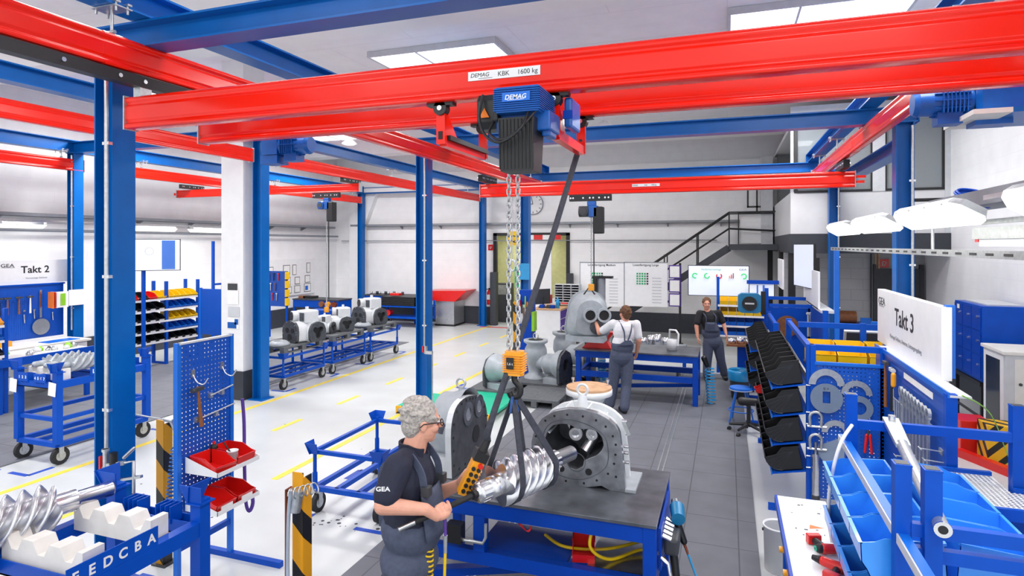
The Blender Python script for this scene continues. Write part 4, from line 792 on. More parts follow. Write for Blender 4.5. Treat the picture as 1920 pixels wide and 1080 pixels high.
# ---- generic standing figure -----------------------------------------------------------
def figure(label, J, Fh, Fb, hair, shirt, pants, skin='skin2', tee=.14, hs=1.02, vox=.009, build=1., glasses=False, curl=.5):
    Fb = Fb.normalized(); Sd = Fb.cross(Z); R = Matrix((Fb, Sd, Z)).transposed()
    base = (J['anR'] + J['anL']) / 2; t = thing('person', label, 'person', (base.x, base.y, J.get('gz', .012))); b = M(); head(b, t, J['head'], Fh, hs, skin, hair, 0, glasses, .009)
    nk, ch, be, pe = J['neck'], J['chest'], J['belly'], J['pelvis']
    b.cap(J['head'] - Z * .06 - Fh * .015, nk - Z * .02, .06, .066)
    def tor(m, g): m.ell(ch, (.12 + g) * build, (.17 + g) * build, .2 + g, R=R); m.ell(be, (.135 + g) * build, (.16 + g) * build, .18 + g, R=R); m.ell(nk - Z * .07, .07 + g, .16 + g, .06 + g, R=R); m.ell(pe, (.13 + g) * build, (.165 + g) * build, .14 + g, R=R)
    tor(b, 0)
    for s in 'RL':
        limb(b, J['sh' + s], J['el' + s], J['wr' + s], (.056, .045, .03)); limb(b, J['hip' + s], J['kn' + s], J['an' + s], (.09, .06, .042)); d = (J['wr' + s] - J['el' + s]).normalized(); hand(b, J['wr' + s] + d * .01, d, J.get('palm' + s, -Sd if s == 'R' else Sd), curl, 1 if s == 'R' else -1)
        an = J['an' + s]; b.cap(an - Z * .04, an - Z * .05 + Fb * .15, .038, .032)
    o = b.build('body', skin, t); remesh(o, vox * .75, 2, .4)
    m = M(); tor(m, .014); 
    for s in 'RL': m.cap(J['sh' + s], J['sh' + s] * .28 + J['el' + s] * .72, .076, .07); m.cap(J['sh' + s] + Z * .005, nk - Z * .03, .062, .055)
    o = m.build('t_shirt', shirt, t); remesh(o, vox, 4)
    m = M(); g = .026; m.ell(pe, (.135 + g) * build, (.165 + g) * build, .15 + g, R=R); m.ell(be - Z * .04, (.135 + g) * build, (.16 + g) * build, .15 + g, R=R)
    for s in 'RL': limb(m, J['hip' + s], J['kn' + s], J['an' + s] + Z * .02, (.115, .088, .08))
    o = m.build('dungarees', pants, t); remesh(o, vox, 4)
    for sg in (1, -1):
        m = M(); c = lambda p, f, l, u: p + Fb * f + Sd * l * sg + Z * u
        strip([c(ch, .165, .09, -.06), c(ch, .155, .1, .08), c(nk, .07, .1, -.03), c(nk, 0, .1, .012), c(nk, -.09, .09, -.05), c(ch, -.155, .06, .02), c(be, -.175, .03, .08)], .035, .012, 'strap', pants, t, n=Sd)
    vs = []
    for sgn, hh in ((1, .0), (-1, -.09)):
        mm = M(); vs = []
        for j in range(6):
            for i in range(9):
                l = (i / 8 - .5) * 2 * (.15 - (.04 if sgn > 0 else .1) * j / 5); f = math.sqrt(max(.02, 1 - (l / .22) ** 2)); p = be * (1 - j / 5) + (ch + Z * (-.03 + hh)) * (j / 5); vs.append(p + Fb * sgn * (.178 - .012 * j / 5) * build * f + Sd * l)
        mm.add(vs, [(j * 9 + i, j * 9 + i + 1, (j + 1) * 9 + i + 1, (j + 1) * 9 + i) for j in range(5) for i in range(8)], True); o = mm.build('bib' if sgn > 0 else 'back_panel', pants, t); q = o.modifiers.new('thick', 'SOLIDIFY'); q.thickness = .012; q.offset = 0
    if True: M().cbox(ch + Fb * .178 - Z * .12, .012, .14, .1, R=R.to_4x4()).build('bib_pocket', 'denimdark', t)
    for s in 'RL': an = J['an' + s]; M().cap(an - Z * .045, an - Z * .045 + Fb * .16, .05, .045).build('shoe', 'black', t)
    return t
D2 = 10.25; q = lambda u, v, dd=0.: dp(u, v, D2 + dd)
F2 = FW * .98 - RT * .2
J = dict(head=q(1172, 588), neck=q(1171, 604), chest=q(1170, 622), belly=q(1167, 645), pelvis=q(1165, 668), shL=q(1150, 607, .03), elL=q(1124, 624, .25), wrL=q(1117, 604, .42), shR=q(1193, 608, -.02), elR=q(1198, 638, -.02), wrR=q(1194, 660, .1), palmL=FW * .5 - Z * .2,
     hipL=q(1155, 674), hipR=q(1176, 674), knL=q(1150, 720, .02), knR=q(1174, 724, -.05), anL=q(1144, 757, .02), anR=q(1171, 765, -.18))
for k in ('anL', 'anR'): J[k].z = .1
figure('worker seen from behind in white t-shirt and grey dungarees reaching up to the hanging housing', J, FW * .9 - RT * .4 + Z * .1, F2, 'hairbrown', 'tshirt', 'denim', tee=.2, build=1.05)
D3 = 12.65; q = lambda u, v, dd=0.: dp(u, v, D3 + dd); F3 = -FW * .97 - RT * .12
J = dict(head=q(1325, 570), neck=q(1327, 585), chest=q(1330, 600), belly=q(1333, 620), pelvis=q(1336, 640), shR=q(1312, 588), elR=q(1306, 612, -.05), wrR=q(1308, 632, -.1), shL=q(1347, 587), elL=q(1357, 608, -.03), wrL=q(1361, 625, -.1),
     hipR=q(1328, 645), hipL=q(1346, 645), knR=q(1326, 680, -.05), knL=q(1352, 678), anR=q(1325, 708, -.1), anL=q(1358, 704, .02))
for k in ('anL', 'anR'): J[k].z = .1
figure('short haired worker in black t-shirt and grey dungarees standing right of the middle table', J, -FW * .95 - RT * .2, F3, 'hairbrown', 'blacktee', 'denim', hs=1., build=1.02)
# ================================================================ LEFT SIDE
def castor(m, w, x, y, r=.1):
    m.add([], []); w.cyl((x - .022, y, r), (x + .022, y, r), r, n=20); m.cyl((x - .024, y, r), (x + .024, y, r), r * .55, n=14); m.box(x - .035, y - .035, 2 * r + .005, x + .035, y + .035, 2 * r + .02).box(x - .034, y - .03, r - .01, x - .028, y + .03, 2 * r + .01).box(x + .028, y - .03, r - .01, x + .034, y + .03, 2 * r + .01)
def wheels(t, pts, r=.1):
    for x, y in pts: m, w = M(), M(); castor(m, w, x, y, r); o = w.build('castor', 'rubber', t); m.build('fork', 'zinc', o)
# ---- open frame carts (one empty, three with pallets) --------------------------------
def frame_cart(x0, y0, label, w=.78, L=1.2, top=.68):
    x1, y1 = x0 + w, y0 + L; t = thing('transport_cart', label, 'cart', ((x0 + x1) / 2, (y0 + y1) / 2, 0))
    m = M()
    for a, b in (((x0, y0), (x1, y0)), ((x0, y1), (x1, y1)), ((x0, y0), (x0, y1)), ((x1, y0), (x1, y1)), ((x0 + w * .33, y0), (x0 + w * .33, y1)), ((x0 + w * .67, y0), (x0 + w * .67, y1))): m.bar((*a, .26), (*b, .26), .05, .05)
    m.build('base_frame', 'blue', t)
    m = M()
    for a, b in (((x0, y0), (x1, y0)), ((x0, y1), (x1, y1)), ((x0, y0), (x0, y1)), ((x1, y0), (x1, y1))): m.bar((*a, top - .04), (*b, top - .04), .04, .04)
    m.build('top_rail', 'blue', t)
    for x in (x0, x1):
        for y in (y0, y1):
            p = M().cyl((x, y, .27), (x, y, top), .02, n=10).cyl((x, y, .28), (x, y, .42), .028, n=10).build('post', 'blue', t); sx = 1 if x == x0 else -1; sy = 1 if y == y0 else -1
            M().prism([(x - sx * .03, y - .055, top - .06), (x - sx * .03, y + .055, top - .06), (x - sx * .075, y + .075, top + .06), (x - sx * .075, y - .075, top + .06)], (.006, 0, 0)).prism([(x - .055, y - sy * .03, top - .06), (x + .055, y - sy * .03, top - .06), (x + .075, y - sy * .075, top + .06), (x - .075, y - sy * .075, top + .06)], (0, .006, 0)).build('corner_guide', 'blue', p)
    wheels(t, [(x, y) for x in (x0 + .02, x1 - .02) for y in (y0 + .03, y1 - .03)])
    return t
frame_cart(-4.07, 5.32, 'empty blue tubular transport cart standing behind the older worker')
def pallet(x0, y0, z, label, w=.8, L=1.2, mt='pallet'):
    t = thing('pallet', label, 'pallet', (x0 + w / 2, y0 + L / 2, z)); M().box(x0, y0, z + .1, x0 + w, y0 + L, z + .14).build('deck', mt, t)
    for y in (y0, y0 + L / 2 - .06, y0 + L - .12):
        for x in (x0, x0 + w / 2 - .05, x0 + w - .1): M().box(x, y, z + .02, x + .1, y + .12, z + .1).build('block', mt, t)
    for x in (x0, x0 + w / 2 - .05, x0 + w - .1): M().box(x, y0, z, x + .1, y0 + L, z + .02).build('runner', mt, t)
    return t
lb = ('first', 'second', 'third')
for k, y in enumerate((9.58, 11.12, 12.62)):
    nm = ('nearest the white pillar', 'in the middle of the row', 'farthest from the white pillar')[k]
    frame_cart(-8.86, y, 'blue tubular cart carrying a grey pallet, the one %s' % nm, .8, 1.25, .66); pallet(-8.86, y + .02, .685, 'grey plastic pallet on the blue cart %s' % nm)
# ---- white compressor blocks on the pallets ----------------------------------------------
def block(label, loc, rz, s=1., top=True, name='compressor_block'):
    t = thing(name, label, 'machine part', (0, 0, 0)); W_ = []
    D = [(-.2, .005), (.2, .005), (.21, .2), (.19, .3), (.13, .37), (0, .4), (-.13, .37), (-.19, .3), (-.21, .2)]; Dn = radial(D, (0, .2), 28)
    M().annulus([(x, -.3, z) for x, z in Dn], [(x * .01, -.3, .2 + (z - .2) * .01) for x, z in Dn], (0, .05, 0)).build('end_plate', 'castdark', t)
    for x, z, r in ((-.07, .22, .05), (.08, .22, .045), (.0, .1, .06)): M().cyl((x, -.328, z), (x, -.32, z), r, n=16).build('bore', 'black', t)
    M().add([(x * .9, -.28, .005 + (z - .005) * .92) for x, z in Dn] + [(x * .85, .2, .005 + (z - .005) * .95) for x, z in Dn], [(i, (i + 1) % 28, 28 + (i + 1) % 28, 28 + i) for i in range(28)], True).add([(x * .85, .2, .005 + (z - .005) * .95) for x, z in Dn], [tuple(range(28))]).build('barrel', 'castwhite', t)
    # side opening
    O = radial([(y, z) for y, z in ((-.1, .005), (.24, .005), (.25, .2), (.2, .32), (.07, .36), (-.06, .32), (-.11, .2))], (.07, .18), 28); hole = [(.07 + (.095 + .03 * math.cos(3 * (2 * math.pi * k / 28 - math.pi / 6))) * math.cos(2 * math.pi * k / 28), .18 + (.095 + .03 * math.cos(3 * (2 * math.pi * k / 28 - math.pi / 6))) * math.sin(2 * math.pi * k / 28)) for k in range(28)]
    M().annulus([(.27, y, z) for y, z in O], [(.27, y, z) for y, z in hole], (.05, 0, 0)).build('side_flange', 'castdark', t); M().add([(.25, y, z) for y, z in hole], [tuple(range(28))]).build('side_opening', 'black', t)
    M().add([(.24, y, z) for y, z in O] + [(0, y, z) for y, z in O], [(i, (i + 1) % 28, 28 + (i + 1) % 28, 28 + i) for i in range(28)], True).build('side_body', 'castwhite', t)
    if top:
        M().box(-.14, -.1, .33, .16, .2, .56).cyl((-.09, .02, .45), (-.15, -.17, .45), .09, .1, 18).build('head_casting', 'castwhite', t, bevel=.03); M().cyl((-.15, -.17, .45), (-.153, -.18, .45), .082, n=18).build('head_port', 'black', t); M().box(.0, -.115, .37, .11, -.1, .52).build('window_flange', 'castdark', t); M().cyl((0, .05, .55), (0, .05, .62), .03, n=10).build('plug', 'castwhite', t)
    for k in range(0, 28, 3): x, z = Dn[k]; M().cyl((x * .9, -.33, .2 + (z - .2) * .9), (x * .9, -.322, .2 + (z - .2) * .9), .012, n=8).build('bolt', 'steel', t)
    t.location = loc; t.rotation_euler = (0, 0, rz); t.scale = (s, s, s)
    return t
p = atz(560, 642, .828); b1_ = block('white compressor block with two dark faces on the pallet nearest the white pillar', (p.x - .05, p.y + .25, .828), -.25, 1.12)
p = atz(610, 622, .828); dup(b1_, (-8.5, 11.42, .828), .1, 'small white compressor block at the near end of the middle pallet', scale=.72)
dup(b1_, (-8.42, 11.95, .828), -.7, 'white compressor block with domed back at the far end of the middle pallet', scale=.95)
dup(b1_, (-8.45, 13.2, .828), -.3, 'tall white compressor block on the farthest pallet', scale=1.15)
for i, (x, y, l) in enumerate(((-8.3, 9.75, 'loose grey casting ring lying on the pallet nearest the white pillar'), (-8.35, 12.75, 'loose silver casting cover lying on the farthest pallet'))):
    tag(M().lathe([(.1, 0), (.2, 0), (.2, .04), (.14, .09), (.1, .09), (.1, 0)], (x, y, .826), Z, 24).build('casting_ring', 'cast'), l, 'casting')
# ---- rotor trolleys -------------------------------------------------------------------------
def vblock(m, x0, x1, y, z, h=.16, d=.12, n=3):
    w = (x1 - x0) / n; P = [(x0, z), (x1, z), (x1, z + h)]
    for k in range(n - 1, -1, -1): a = x0 + w * k; P += [(a + w * .8, z + h), (a + w * .62, z + h * .55), (a + w * .38, z + h * .55), (a + w * .2, z + h)]
    P.append((x0, z + h)); m.prism([(x, y - d / 2, zz) for x, zz in P], (0, d, 0))
def trolley(x0, y0, label, w=.73, L=1.25, near=False):
    x1, y1 = x0 + w, y0 + L; t = thing('rotor_trolley', label, 'trolley', ((x0 + x1) / 2, (y0 + y1) / 2, 0))
    m = M()
    for a, b in (((x0, y0), (x1, y0)), ((x0, y1), (x1, y1)), ((x0, y0), (x0, y1)), ((x1, y0), (x1, y1))): m.bar((*a, .26), (*b, .26), .06, .06)
    m.bar((x0 + w * .4, y0, .26), (x0 + w * .4, y1, .26), .05, .05); m.build('base_frame', 'blue', t)
    m = M()
    for a, b in (((x0, y0), (x1, y0)), ((x0, y1), (x1, y1)), ((x0, y0), (x0, y1)), ((x1, y0), (x1, y1))): m.bar((*a, .58), (*b, .58), .045, .05)
    m.build('middle_rail', 'blue', t)
    m = M()
    for a, b in (((x0, y0), (x0, y1)), ((x1, y0), (x1, y1))): M().bar((*a, 1.02), (*b, 1.02), .07, .09).build('side_rail', 'blue', t)
    for y in (y0, y0 + L * .45, y1):
        m = M().box(x0, y - .05, .975, x1, y - .042, 1.06).box(x0, y + .042, .975, x1, y + .05, 1.06).box(x0, y - .05, .975, x1, y + .05, .985); m.build('cross_channel', 'blue', t)
    for x in (x0, x1):
        for y in (y0, y1):
            p = M().box(x - .04, y - .04, .27, x + .04, y + .04, 1.2).build('post', 'blue', t); m = M(); sx = 1 if x == x0 else -1
            m.prism([(x - .05, y - .06, 1.18), (x - .05, y + .06, 1.18), (x - .05 - sx * .04, y + .09, 1.3), (x - .05 - sx * .04, y - .09, 1.3)], (.008, 0, 0)).prism([(x - .06, y - .05, 1.18), (x + .06, y - .05, 1.18), (x + .09, y - .08, 1.3), (x - .09, y - .08, 1.3)], (0, .008, 0)).box(x - .06, y - .06, 1.175, x + .06, y + .06, 1.185); m.build('stacking_corner', 'blue', p)
    wheels(t, [(x, y) for x in (x0 + .02, x1 - .02) for y in (y0 + .04, y1 - .04)], .11)
    # comb brackets and letter plates
    for y in (y0, y1):
        for x in (x0 + .14, x0 + .42):
            m = M()
            for k in range(4): m.box(x + k * .04, y - .06, 1.03, x + k * .04 + .005, y + .03, 1.14)
            m.box(x, y + .028, 1.03, x + .125, y + .034, 1.14); m.build('comb_bracket', 'blue', t)
    return t
def letters(t, words, x, y, z, ux, sz, L):
    p = M().bar((x, y, z), V((x, y, z)) + V(ux) * L, .006, .11).build('letter_plate', 'blue', t); n = V(ux).cross(Z)
    for k, ch_ in enumerate(words): text(ch_, sz, V((x, y, z)) + V(ux) * (L * (k + .5) / len(words)) + n * .0045 - Z * sz * .36, ux, Z, 'white', p, align='CENTER', bold=.002)
tn = trolley(-3.87, 1.72, 'blue rotor trolley nearest the camera with letters FEDCBA on its rail'); letters(tn, 'FEDCBA', -3.11, 2.12, 1.12, (0, 1, 0), .075, .52)
for y in (2.32, 2.72): m = M(); vblock(m, -3.83, -3.19, y, 1.03, .15); m.build('plastic_block', 'plastic_white', tn)
m = M(); vblock(m, -3.83, -3.19, 1.95, .99, .15); m.build('plastic_block', 'plastic_white', tn)
ra, rb = V((-3.93, 2.2, 1.21)), V((-3.80, 2.86, 1.21)); rd = (rb - ra).normalized(); rt2 = thing('screw_rotor', 'steel screw rotor lying on the white blocks of the nearest trolley', 'rotor', (ra + rb) / 2 - Z * .15); rotor(rt2, (ra + rb) / 2 - rd * .12, rd, .96, .15, .085, 5, 430, (.12, .64), .058)
tl = trolley(-8.74, 5.36, 'blue rotor trolley standing far left in front of the Takt 2 station'); letters(tl, 'LKJIHG', -7.97, 5.75, 1.12, (0, 1, 0), .075, .55); letters(tl, '123', -8.66, 5.3, 1.1, (1, 0, 0), .05, .18); letters(tl, '4567', -8.36, 5.3, 1.1, (1, 0, 0), .05, .22)
for y in (5.5, 6.2): m = M(); vblock(m, -8.7, -8.05, y, 1.03, .17, .1); m.build('plastic_block', 'plastic_white', tl)
for k, (x, l) in enumerate(((-8.58, 'left'), (-8.36, 'middle'), (-8.14, 'right'))):
    t = thing('screw_rotor', 'small grey screw rotor on the far left trolley, the %s one of its row' % l, 'rotor', (x, 5.8, 1.15), 0, 'rotors on the far left trolley'); rotor(t, (x, 5.85, 1.23), Y, .85, .1, .055, 5, 300, (.2, .7), .035, mt='cast')
for x, k in ((-8.74, 'left'), (-8.01, 'right')):
    tag(M().cbox((x, 5.29, .98), .13, .004, .17, Matrix.Rotation(.1, 4, 'Y')).build('paper_tag', 'paper'), 'white paper tag tied to the front %s post of the far left trolley' % k, 'tag')
# ---- perforated tool stand ----------------------------------------------------------------
XP = -4.2; ts = thing('tool_stand', 'free standing blue perforated tool board on feet beside the nearest trolley', 'tool stand', (XP, 4.04, 0))
M().box(XP - .004, 3.77, .55, XP + .0, 4.30, 1.985).build('perforated_panel', 'pegyz', ts)
for y in (3.755, 4.315): M().box(XP - .035, y - .018, 0.04, XP + .01, y + .018, 2.0).build('post', 'brightblue', ts); M().box(XP - .42, y - .025, .0, XP + .55, y + .025, .05).build('foot', 'blue', ts)
M().box(XP - .03, 3.755, 1.985, XP + .012, 4.315, 2.0).build('top_rail', 'lightgrey', ts); M().box(XP - .03, 3.755, .3, XP + .005, 4.315, .35).build('lower_rail', 'blue', ts)
for y, z in ((3.89, 1.73), (4.2, 1.74)): o = M().box(XP, y - .02, z - .03, XP + .012, y + .02, z + .03).tube(spline([(XP + .01, y, z - .01), (XP + .04, y + .01, z - .07), (XP + .09, y + .03, z - .09), (XP + .12, y + .05, z - .04)], 5), .006, 6).build('hook', 'chrome', ts)
for y0, y1, z in ((4.05, 4.3, 1.5), (3.9, 4.32, 1.33)): o = M().box(XP + .0, y0, z - .012, XP + .03, y0 + .03, z + .03).box(XP, (y0 + y1) / 2, z - .012, XP + .03, (y0 + y1) / 2 + .03, z + .03).cyl((XP + .03, y0, z + .01), (XP + .03, y1, z + .05), .007, n=8).build('holder_rod', 'zinc', ts)
def tray(z, label):
    t = thing('shelf_tray', label, 'tray', (XP + .17, 4.04, z)); x0, x1, y0, y1 = XP + .012, XP + .35, 3.81, 4.27
    M().box(x0, y0 + .005, z + .001, x1 - .005, y1 - .001, z + .006).build('tray_floor', 'lightgrey', t); M().prism([(x0, y0, z), (x1, y0, z), (x1, y0, z + .035), (x0, y0, z + .13)], (0, .004, 0)).prism([(x0, y1, z), (x1, y1, z), (x1, y1, z + .035), (x0, y1, z + .13)], (0, .004, 0)).box(x1 - .004, y0, z, x1, y1, z + .035).build('tray_side', 'white', t)
tray(.93, 'light grey tray shelf holding red bins, upper one on the blue tool board'); tray(.62, 'light grey tray shelf holding red bins, lower one on the blue tool board')
bw = stackbin(.2, .3, .12, 'redplastic', 'large red bin on the left of the upper tray shelf', lab=False)
bw.location = (XP + .18, 3.93, .94); bw.rotation_euler = (0, 0, math.pi / 2 - .1)
dup(bw, (XP + .15, 4.17, .94), math.pi / 2, 'red bin on the right of the upper tray shelf behind the tin')
b2 = stackbin(.2, .3, .12, 'redplastic', 'red bin with white label on the left of the lower tray shelf'); b2.location = (XP + .18, 3.92, .63); b2.rotation_euler = (0, 0, math.pi / 2)
dup(b2, (XP + .18, 4.14, .63), math.pi / 2, 'red bin with white label on the right of the lower tray shelf')
t = thing('spray_can', 'black spray can with red cap standing on the upper tray shelf', 'can', (XP + .05, 4.07, .936)); M().lathe([(0, 0), (.032, 0), (.032, .13), (.026, .15), (.014, .155), (0, .156)], (XP + .05, 4.07, .938), n=18).build('can', 'black', t); M().cyl((XP + .05, 4.07, 1.09), (XP + .05, 4.07, 1.115), .012, n=12).build('cap', 'redplastic', t)
t = thing('paint_tin', 'white tin with brush inside standing on the upper tray shelf', 'tin', (XP + .25, 4.07, .936)); M().lathe([(0, 0), (.045, 0), (.045, .12), (.048, .12), (.048, .125), (.04, .125), (.04, .09), (0, .09)], (XP + .25, 4.07, .938), n=20).build('tin', 'white', t); M().cyl((XP + .24, 4.07, 1.03), (XP + .17, 4.05, 1.13), .006).build('brush', 'black', t)
def hammer(label, p, top, hd, handle='wood', head_='darkgrey', tip=None, L=.32):
    t = thing('hammer', label, 'hammer', p); p = V(p); u = V(top).normalized(); h = V(hd).normalized(); M().tube([p - u * L, p - u * L * .5, p - u * .02, p + u * .02], [.018, .015, .011, .011], 10).build('handle', handle, t); M().bar(p - h * .055, p + h * .055, .03, .032).cyl(p - h * .06, p - h * .04, .02, n=10).build('head', head_, t, bevel=.003)
    return t
hammer('large hammer with wooden handle hanging on the free standing blue tool board', (XP + .05, 3.9, 1.6), (0, -.12, 1), (0, 1, .06), 'brown')
tag(M().tube(spline([(XP + .1, 4.34, 1.42), (XP + .11, 4.35, 1.2), (XP + .12, 4.345, .8), (XP + .14, 4.34, .5), (XP + .17, 4.35, .42), (XP + .2, 4.36, .5), (XP + .17, 4.36, .62)], 6), .016, 6).build('strap_loop', 'purple'), 'purple lifting strap hanging beside the tray shelves of the tool board', 'strap')
# ---- yellow and black corner guards -----------------------------------------------------------
def guard(label, x, y, h, w=.085):
    t = thing('corner_guard', label, 'guard post', (x, y, 0)); M().box(x - w, y - .004, 0, x, y + .004, h).box(x - .004, y, 0, x + .004, y + w, h - .03).build('angle', 'hazard', t); M().box(x - w - .03, y - .03, 0, x + .04, y + w + .03, .012).build('foot_plate', 'darkgrey', t); return t
g1 = guard('yellow and black hazard post between the nearest column and the tool board', -4.63, 3.99, 1.27); g2 = guard('yellow and black hazard post with copper pipe behind the nearest trolley', -2.68, 3.38, 1.27)
t = thing('gas_line', 'copper pipe with grey hose fixed to the front hazard post', 'pipe', (-2.8, 3.36, 0)); M().tube([(-2.80, 3.36, .02), (-2.80, 3.36, 1.15), (-2.76, 3.36, 1.17)], .011).build('pipe', 'copper', t); M().tube(spline([(-2.74, 3.33, 1.16), (-2.75, 3.32, 1.0), (-2.74, 3.3, .6), (-2.7, 3.28, .3), (-2.62, 3.26, .1), (-2.5, 3.2, .02)], 6), .012).build('hose', 'hosegrey', t); M().tube(helix((-2.74, 3.33, 1.14), (-2.55, 3.36, 1.2), .035, 5, n=10), .005, 6).cyl((-2.72, 3.35, 1.02), (-2.7, 3.36, 1.16), .035, n=14).build('spring_guard', 'zinc', t)
t = thing('air_gun', 'silver air blow gun hooked on top of the rear hazard post', 'air gun', (-4.6, 3.97, 1.25)); p = V((-4.58, 3.96, 1.29)); M().cap(p, p + V((-.22, -.22, .1)), .006).cap(p + V((.0, .0, 0)), p + V((.05, .02, -.01)), .018).cap(p + V((.04, .02, -.01)), p + V((.08, .03, -.1)), .014, .012).build('body', 'zinc', t); M().cyl(p + V((.08, .03, -.11)), p + V((.1, .04, -.2)), .009).build('coupling', 'black', t)
hp = p + V((.1, .04, -.2)); tag(M().tube([hp] + helix(hp + V((-.0, .0, -.06)), (-4.42, 3.88, .5), .055, 17, n=10), .0062, 5).build('spiral_hose', 'steelblue'), 'thin blue spiral air hose hanging from the air gun beside the tool board', 'hose')
t = thing('air_regulator', 'air pressure regulator with gauge and red lever clamped to the nearest column', 'regulator', (-4.62, 3.46, 1.0)); p = V((-4.6, 3.44, 1.2)); M().cyl(p, p - Z * .14, .02, n=10).cyl(p - Z * .02, p - Z * .0, .028, n=10).cyl(p - Z * .14, p - Z * .16, .026, n=8).bar(p - Z * .13, p + V((.14, .05, -.11)), .03, .03).build('valve', 'zinc', t)
M().cyl(p + V((.06, .02, -.12)), p + V((.06, .02, -.03)), .03, n=12).build('knob', 'black', t); M().cyl(p + V((.06, .02, -.14)), p + V((.06, .02, -.26)), .026, .022, 14).build('bowl', 'lens', t); M().cyl(p + V((.12, .0, -.13)), p + V((.125, -.015, -.13)), .028, n=16).build('gauge', 'white', t); M().box(p.x - .05, p.y - .02, p.z - .16, p.x - .035, p.y + 0, p.z - .06).build('lever', 'redplastic', t)
M().tube([p + V((.14, .05, -.11)), p + V((.2, .08, -.1)), p + V((.2, .08, -.35))], .012).bar(p + V((-.0, .05, -.27)), p + V((.26, .1, -.22)), .03, .02).build('manifold', 'steel', t); M().cap(p + V((.16, .03, -.06)), p + V((.2, .08, -.0)), .014).build('spout', 'steel', t); M().tube([p + V((.2, .08, -.35)), (-4.4, 3.52, .05)], .009).build('down_pipe', 'copper', t)
tag(M().tube([p + V((.22, .08, -.36))] + helix(p + V((.22, .08, -.38)), (-4.33, 3.6, .45), .06, 9, n=10), .006, 5).build('spiral_hose', 'steelblue'), 'thin blue spiral hose drooping from the regulator on the nearest column', 'hose')
# ---- left wall: trays, lamps, Takt 2 station -----------------------------------------------------
def wiremesh(name, label, x0, y0, x1, y1, z):
    t = thing(name, label, 'cable tray', ((x0 + x1) / 2, (y0 + y1) / 2, z)); M().bar((x0, y0, z), (x1, y1, z), .22, .01).build('tray_floor', 'darkgrey', t); d = (V((x1 - x0, y1 - y0, 0))).normalized(); s = d.cross(Z); 
    for sg in (-1, 1): M().bar(V((x0, y0, z + .035)) + s * .11 * sg, V((x1, y1, z + .035)) + s * .11 * sg, .008, .07).build('tray_side', 'midgrey', t)
    M().tube([V((x0, y0, z + .03)), V(((x0 + x1) / 2, (y0 + y1) / 2, z + .035)), V((x1, y1, z + .03))], .03, 6).tube([V((x0, y0, z + .03)) + s * .06, V((x1, y1, z + .03)) + s * .06], .02, 6).build('cable', 'black', t)
    L = (V((x1, y1, 0)) - V((x0, y0, 0))).length
    for k in range(int(L / 1.6)): p = V((x0, y0, z)) + d * (k * 1.6 + .5); M().prism([p + s * -.12 - Z * .01, p + s * .12 - Z * .01, p - s * .12 - Z * .12] if abs(d.x) < .5 else [p + s * .12 - Z * .01, p - s * .12 - Z * .01, p - s * .12 - Z * .12], d * .03).build('bracket', 'midgrey', t)
wiremesh('cable_tray', 'dark cable tray running along the left wall', -14.17, 3, -14.17, 19.6, 3.42); wiremesh('cable_tray', 'cable tray with brackets running along the far wall', -13.5, 19.86, 1.2, 19.86, 3.5)
tag(M().tube([(-14.1, 4, 3.12), (-14.1, 19.8, 3.12)], .035, 8).tube([(-14.0, 19.9, 2.95), (-.3, 19.9, 2.95)], .018, 6).tube([(-5, 19.9, 5.1), (1.2, 19.9, 5.1)], .02, 6).build('wall_pipe', 'midgrey'), 'grey service pipes fixed to the left and far walls', 'pipe')
def tube_lamp(label, p, q, w=.16, h=.09, grp=None, up=Z):
    p, q = V(p), V(q); d = (q - p).normalized(); e = w * .45; t = thing('strip_lamp', label, 'lamp', (p + q) / 2 - Z * h / 2, 0, grp)
    H1 = [(-w / 2, h * .12), (w / 2, h * .12), (w * .42, h / 2), (-w * .42, h / 2)]; H0 = [(x * .62, y) for x, y in H1]
    D1 = [(-w * .5, h * .12), (w * .5, h * .12), (w * .46, -h * .2), (w * .25, -h / 2), (-w * .25, -h / 2), (-w * .46, -h * .2)]; D0 = [(x * .6, h * .12 + (y - h * .12) * .25) for x, y in D1]
    for nm, mt_, A, B in (('housing', 'zinc', H0, H1), ('diffuser', 'lamp', D0, D1)): M().sweep(A, p, p + d * e, up, prof2=B).sweep(B, p + d * e, q - d * e, up, caps=False).sweep(B, q - d * e, q, up, prof2=A).build(nm, mt_, t)
    m = M()
    for f in (.12, .37, .63, .88): c = p + (q - p) * f; s = d.cross(up).normalized(); m.bar(c - s * w * .51, c + s * w * .51, .03, h * .1, up=up)
    each(m, 'clip', 'steel', t)
    l = bpy.data.lights.new('lamp_light', 'AREA'); l.shape = 'RECTANGLE'; l.size = (q - p).length; l.size_y = w; l.energy = 14; l.color = (1, .99, .92); o = bpy.data.objects.new('lamp_light', l); COL.objects.link(o); o.location = t.matrix_basis.inverted() @ ((p + q) / 2 - Z * (h / 2 + .01)); o.rotation_euler = (0, 0, math.atan2((q - p).y, (q - p).x)); o.parent = t
    return t
for a, b, l in (((-10, 421), (85, 421), 'lit strip lamp over the Takt 2 sign on the left wall'), ((247, 427), (330, 427), 'lit strip lamp over the monitor on the left wall'), ((354, 430), (420, 431), 'lit strip lamp on the left wall next to the white pillar')):
    p, q = atx(*a, -13.4), atx(*b, -13.4); tube_lamp(l, (-13.4, p.y, 3.2), (-13.4, q.y, 3.2), .18, .13)
tag(M().bar((-13.4, 6.5, 3.3), (-13.4, 13.5, 3.3), .06, .03).build('lamp_rail', 'zinc'), 'perforated steel rail carrying the strip lamps on the left wall', 'rail')
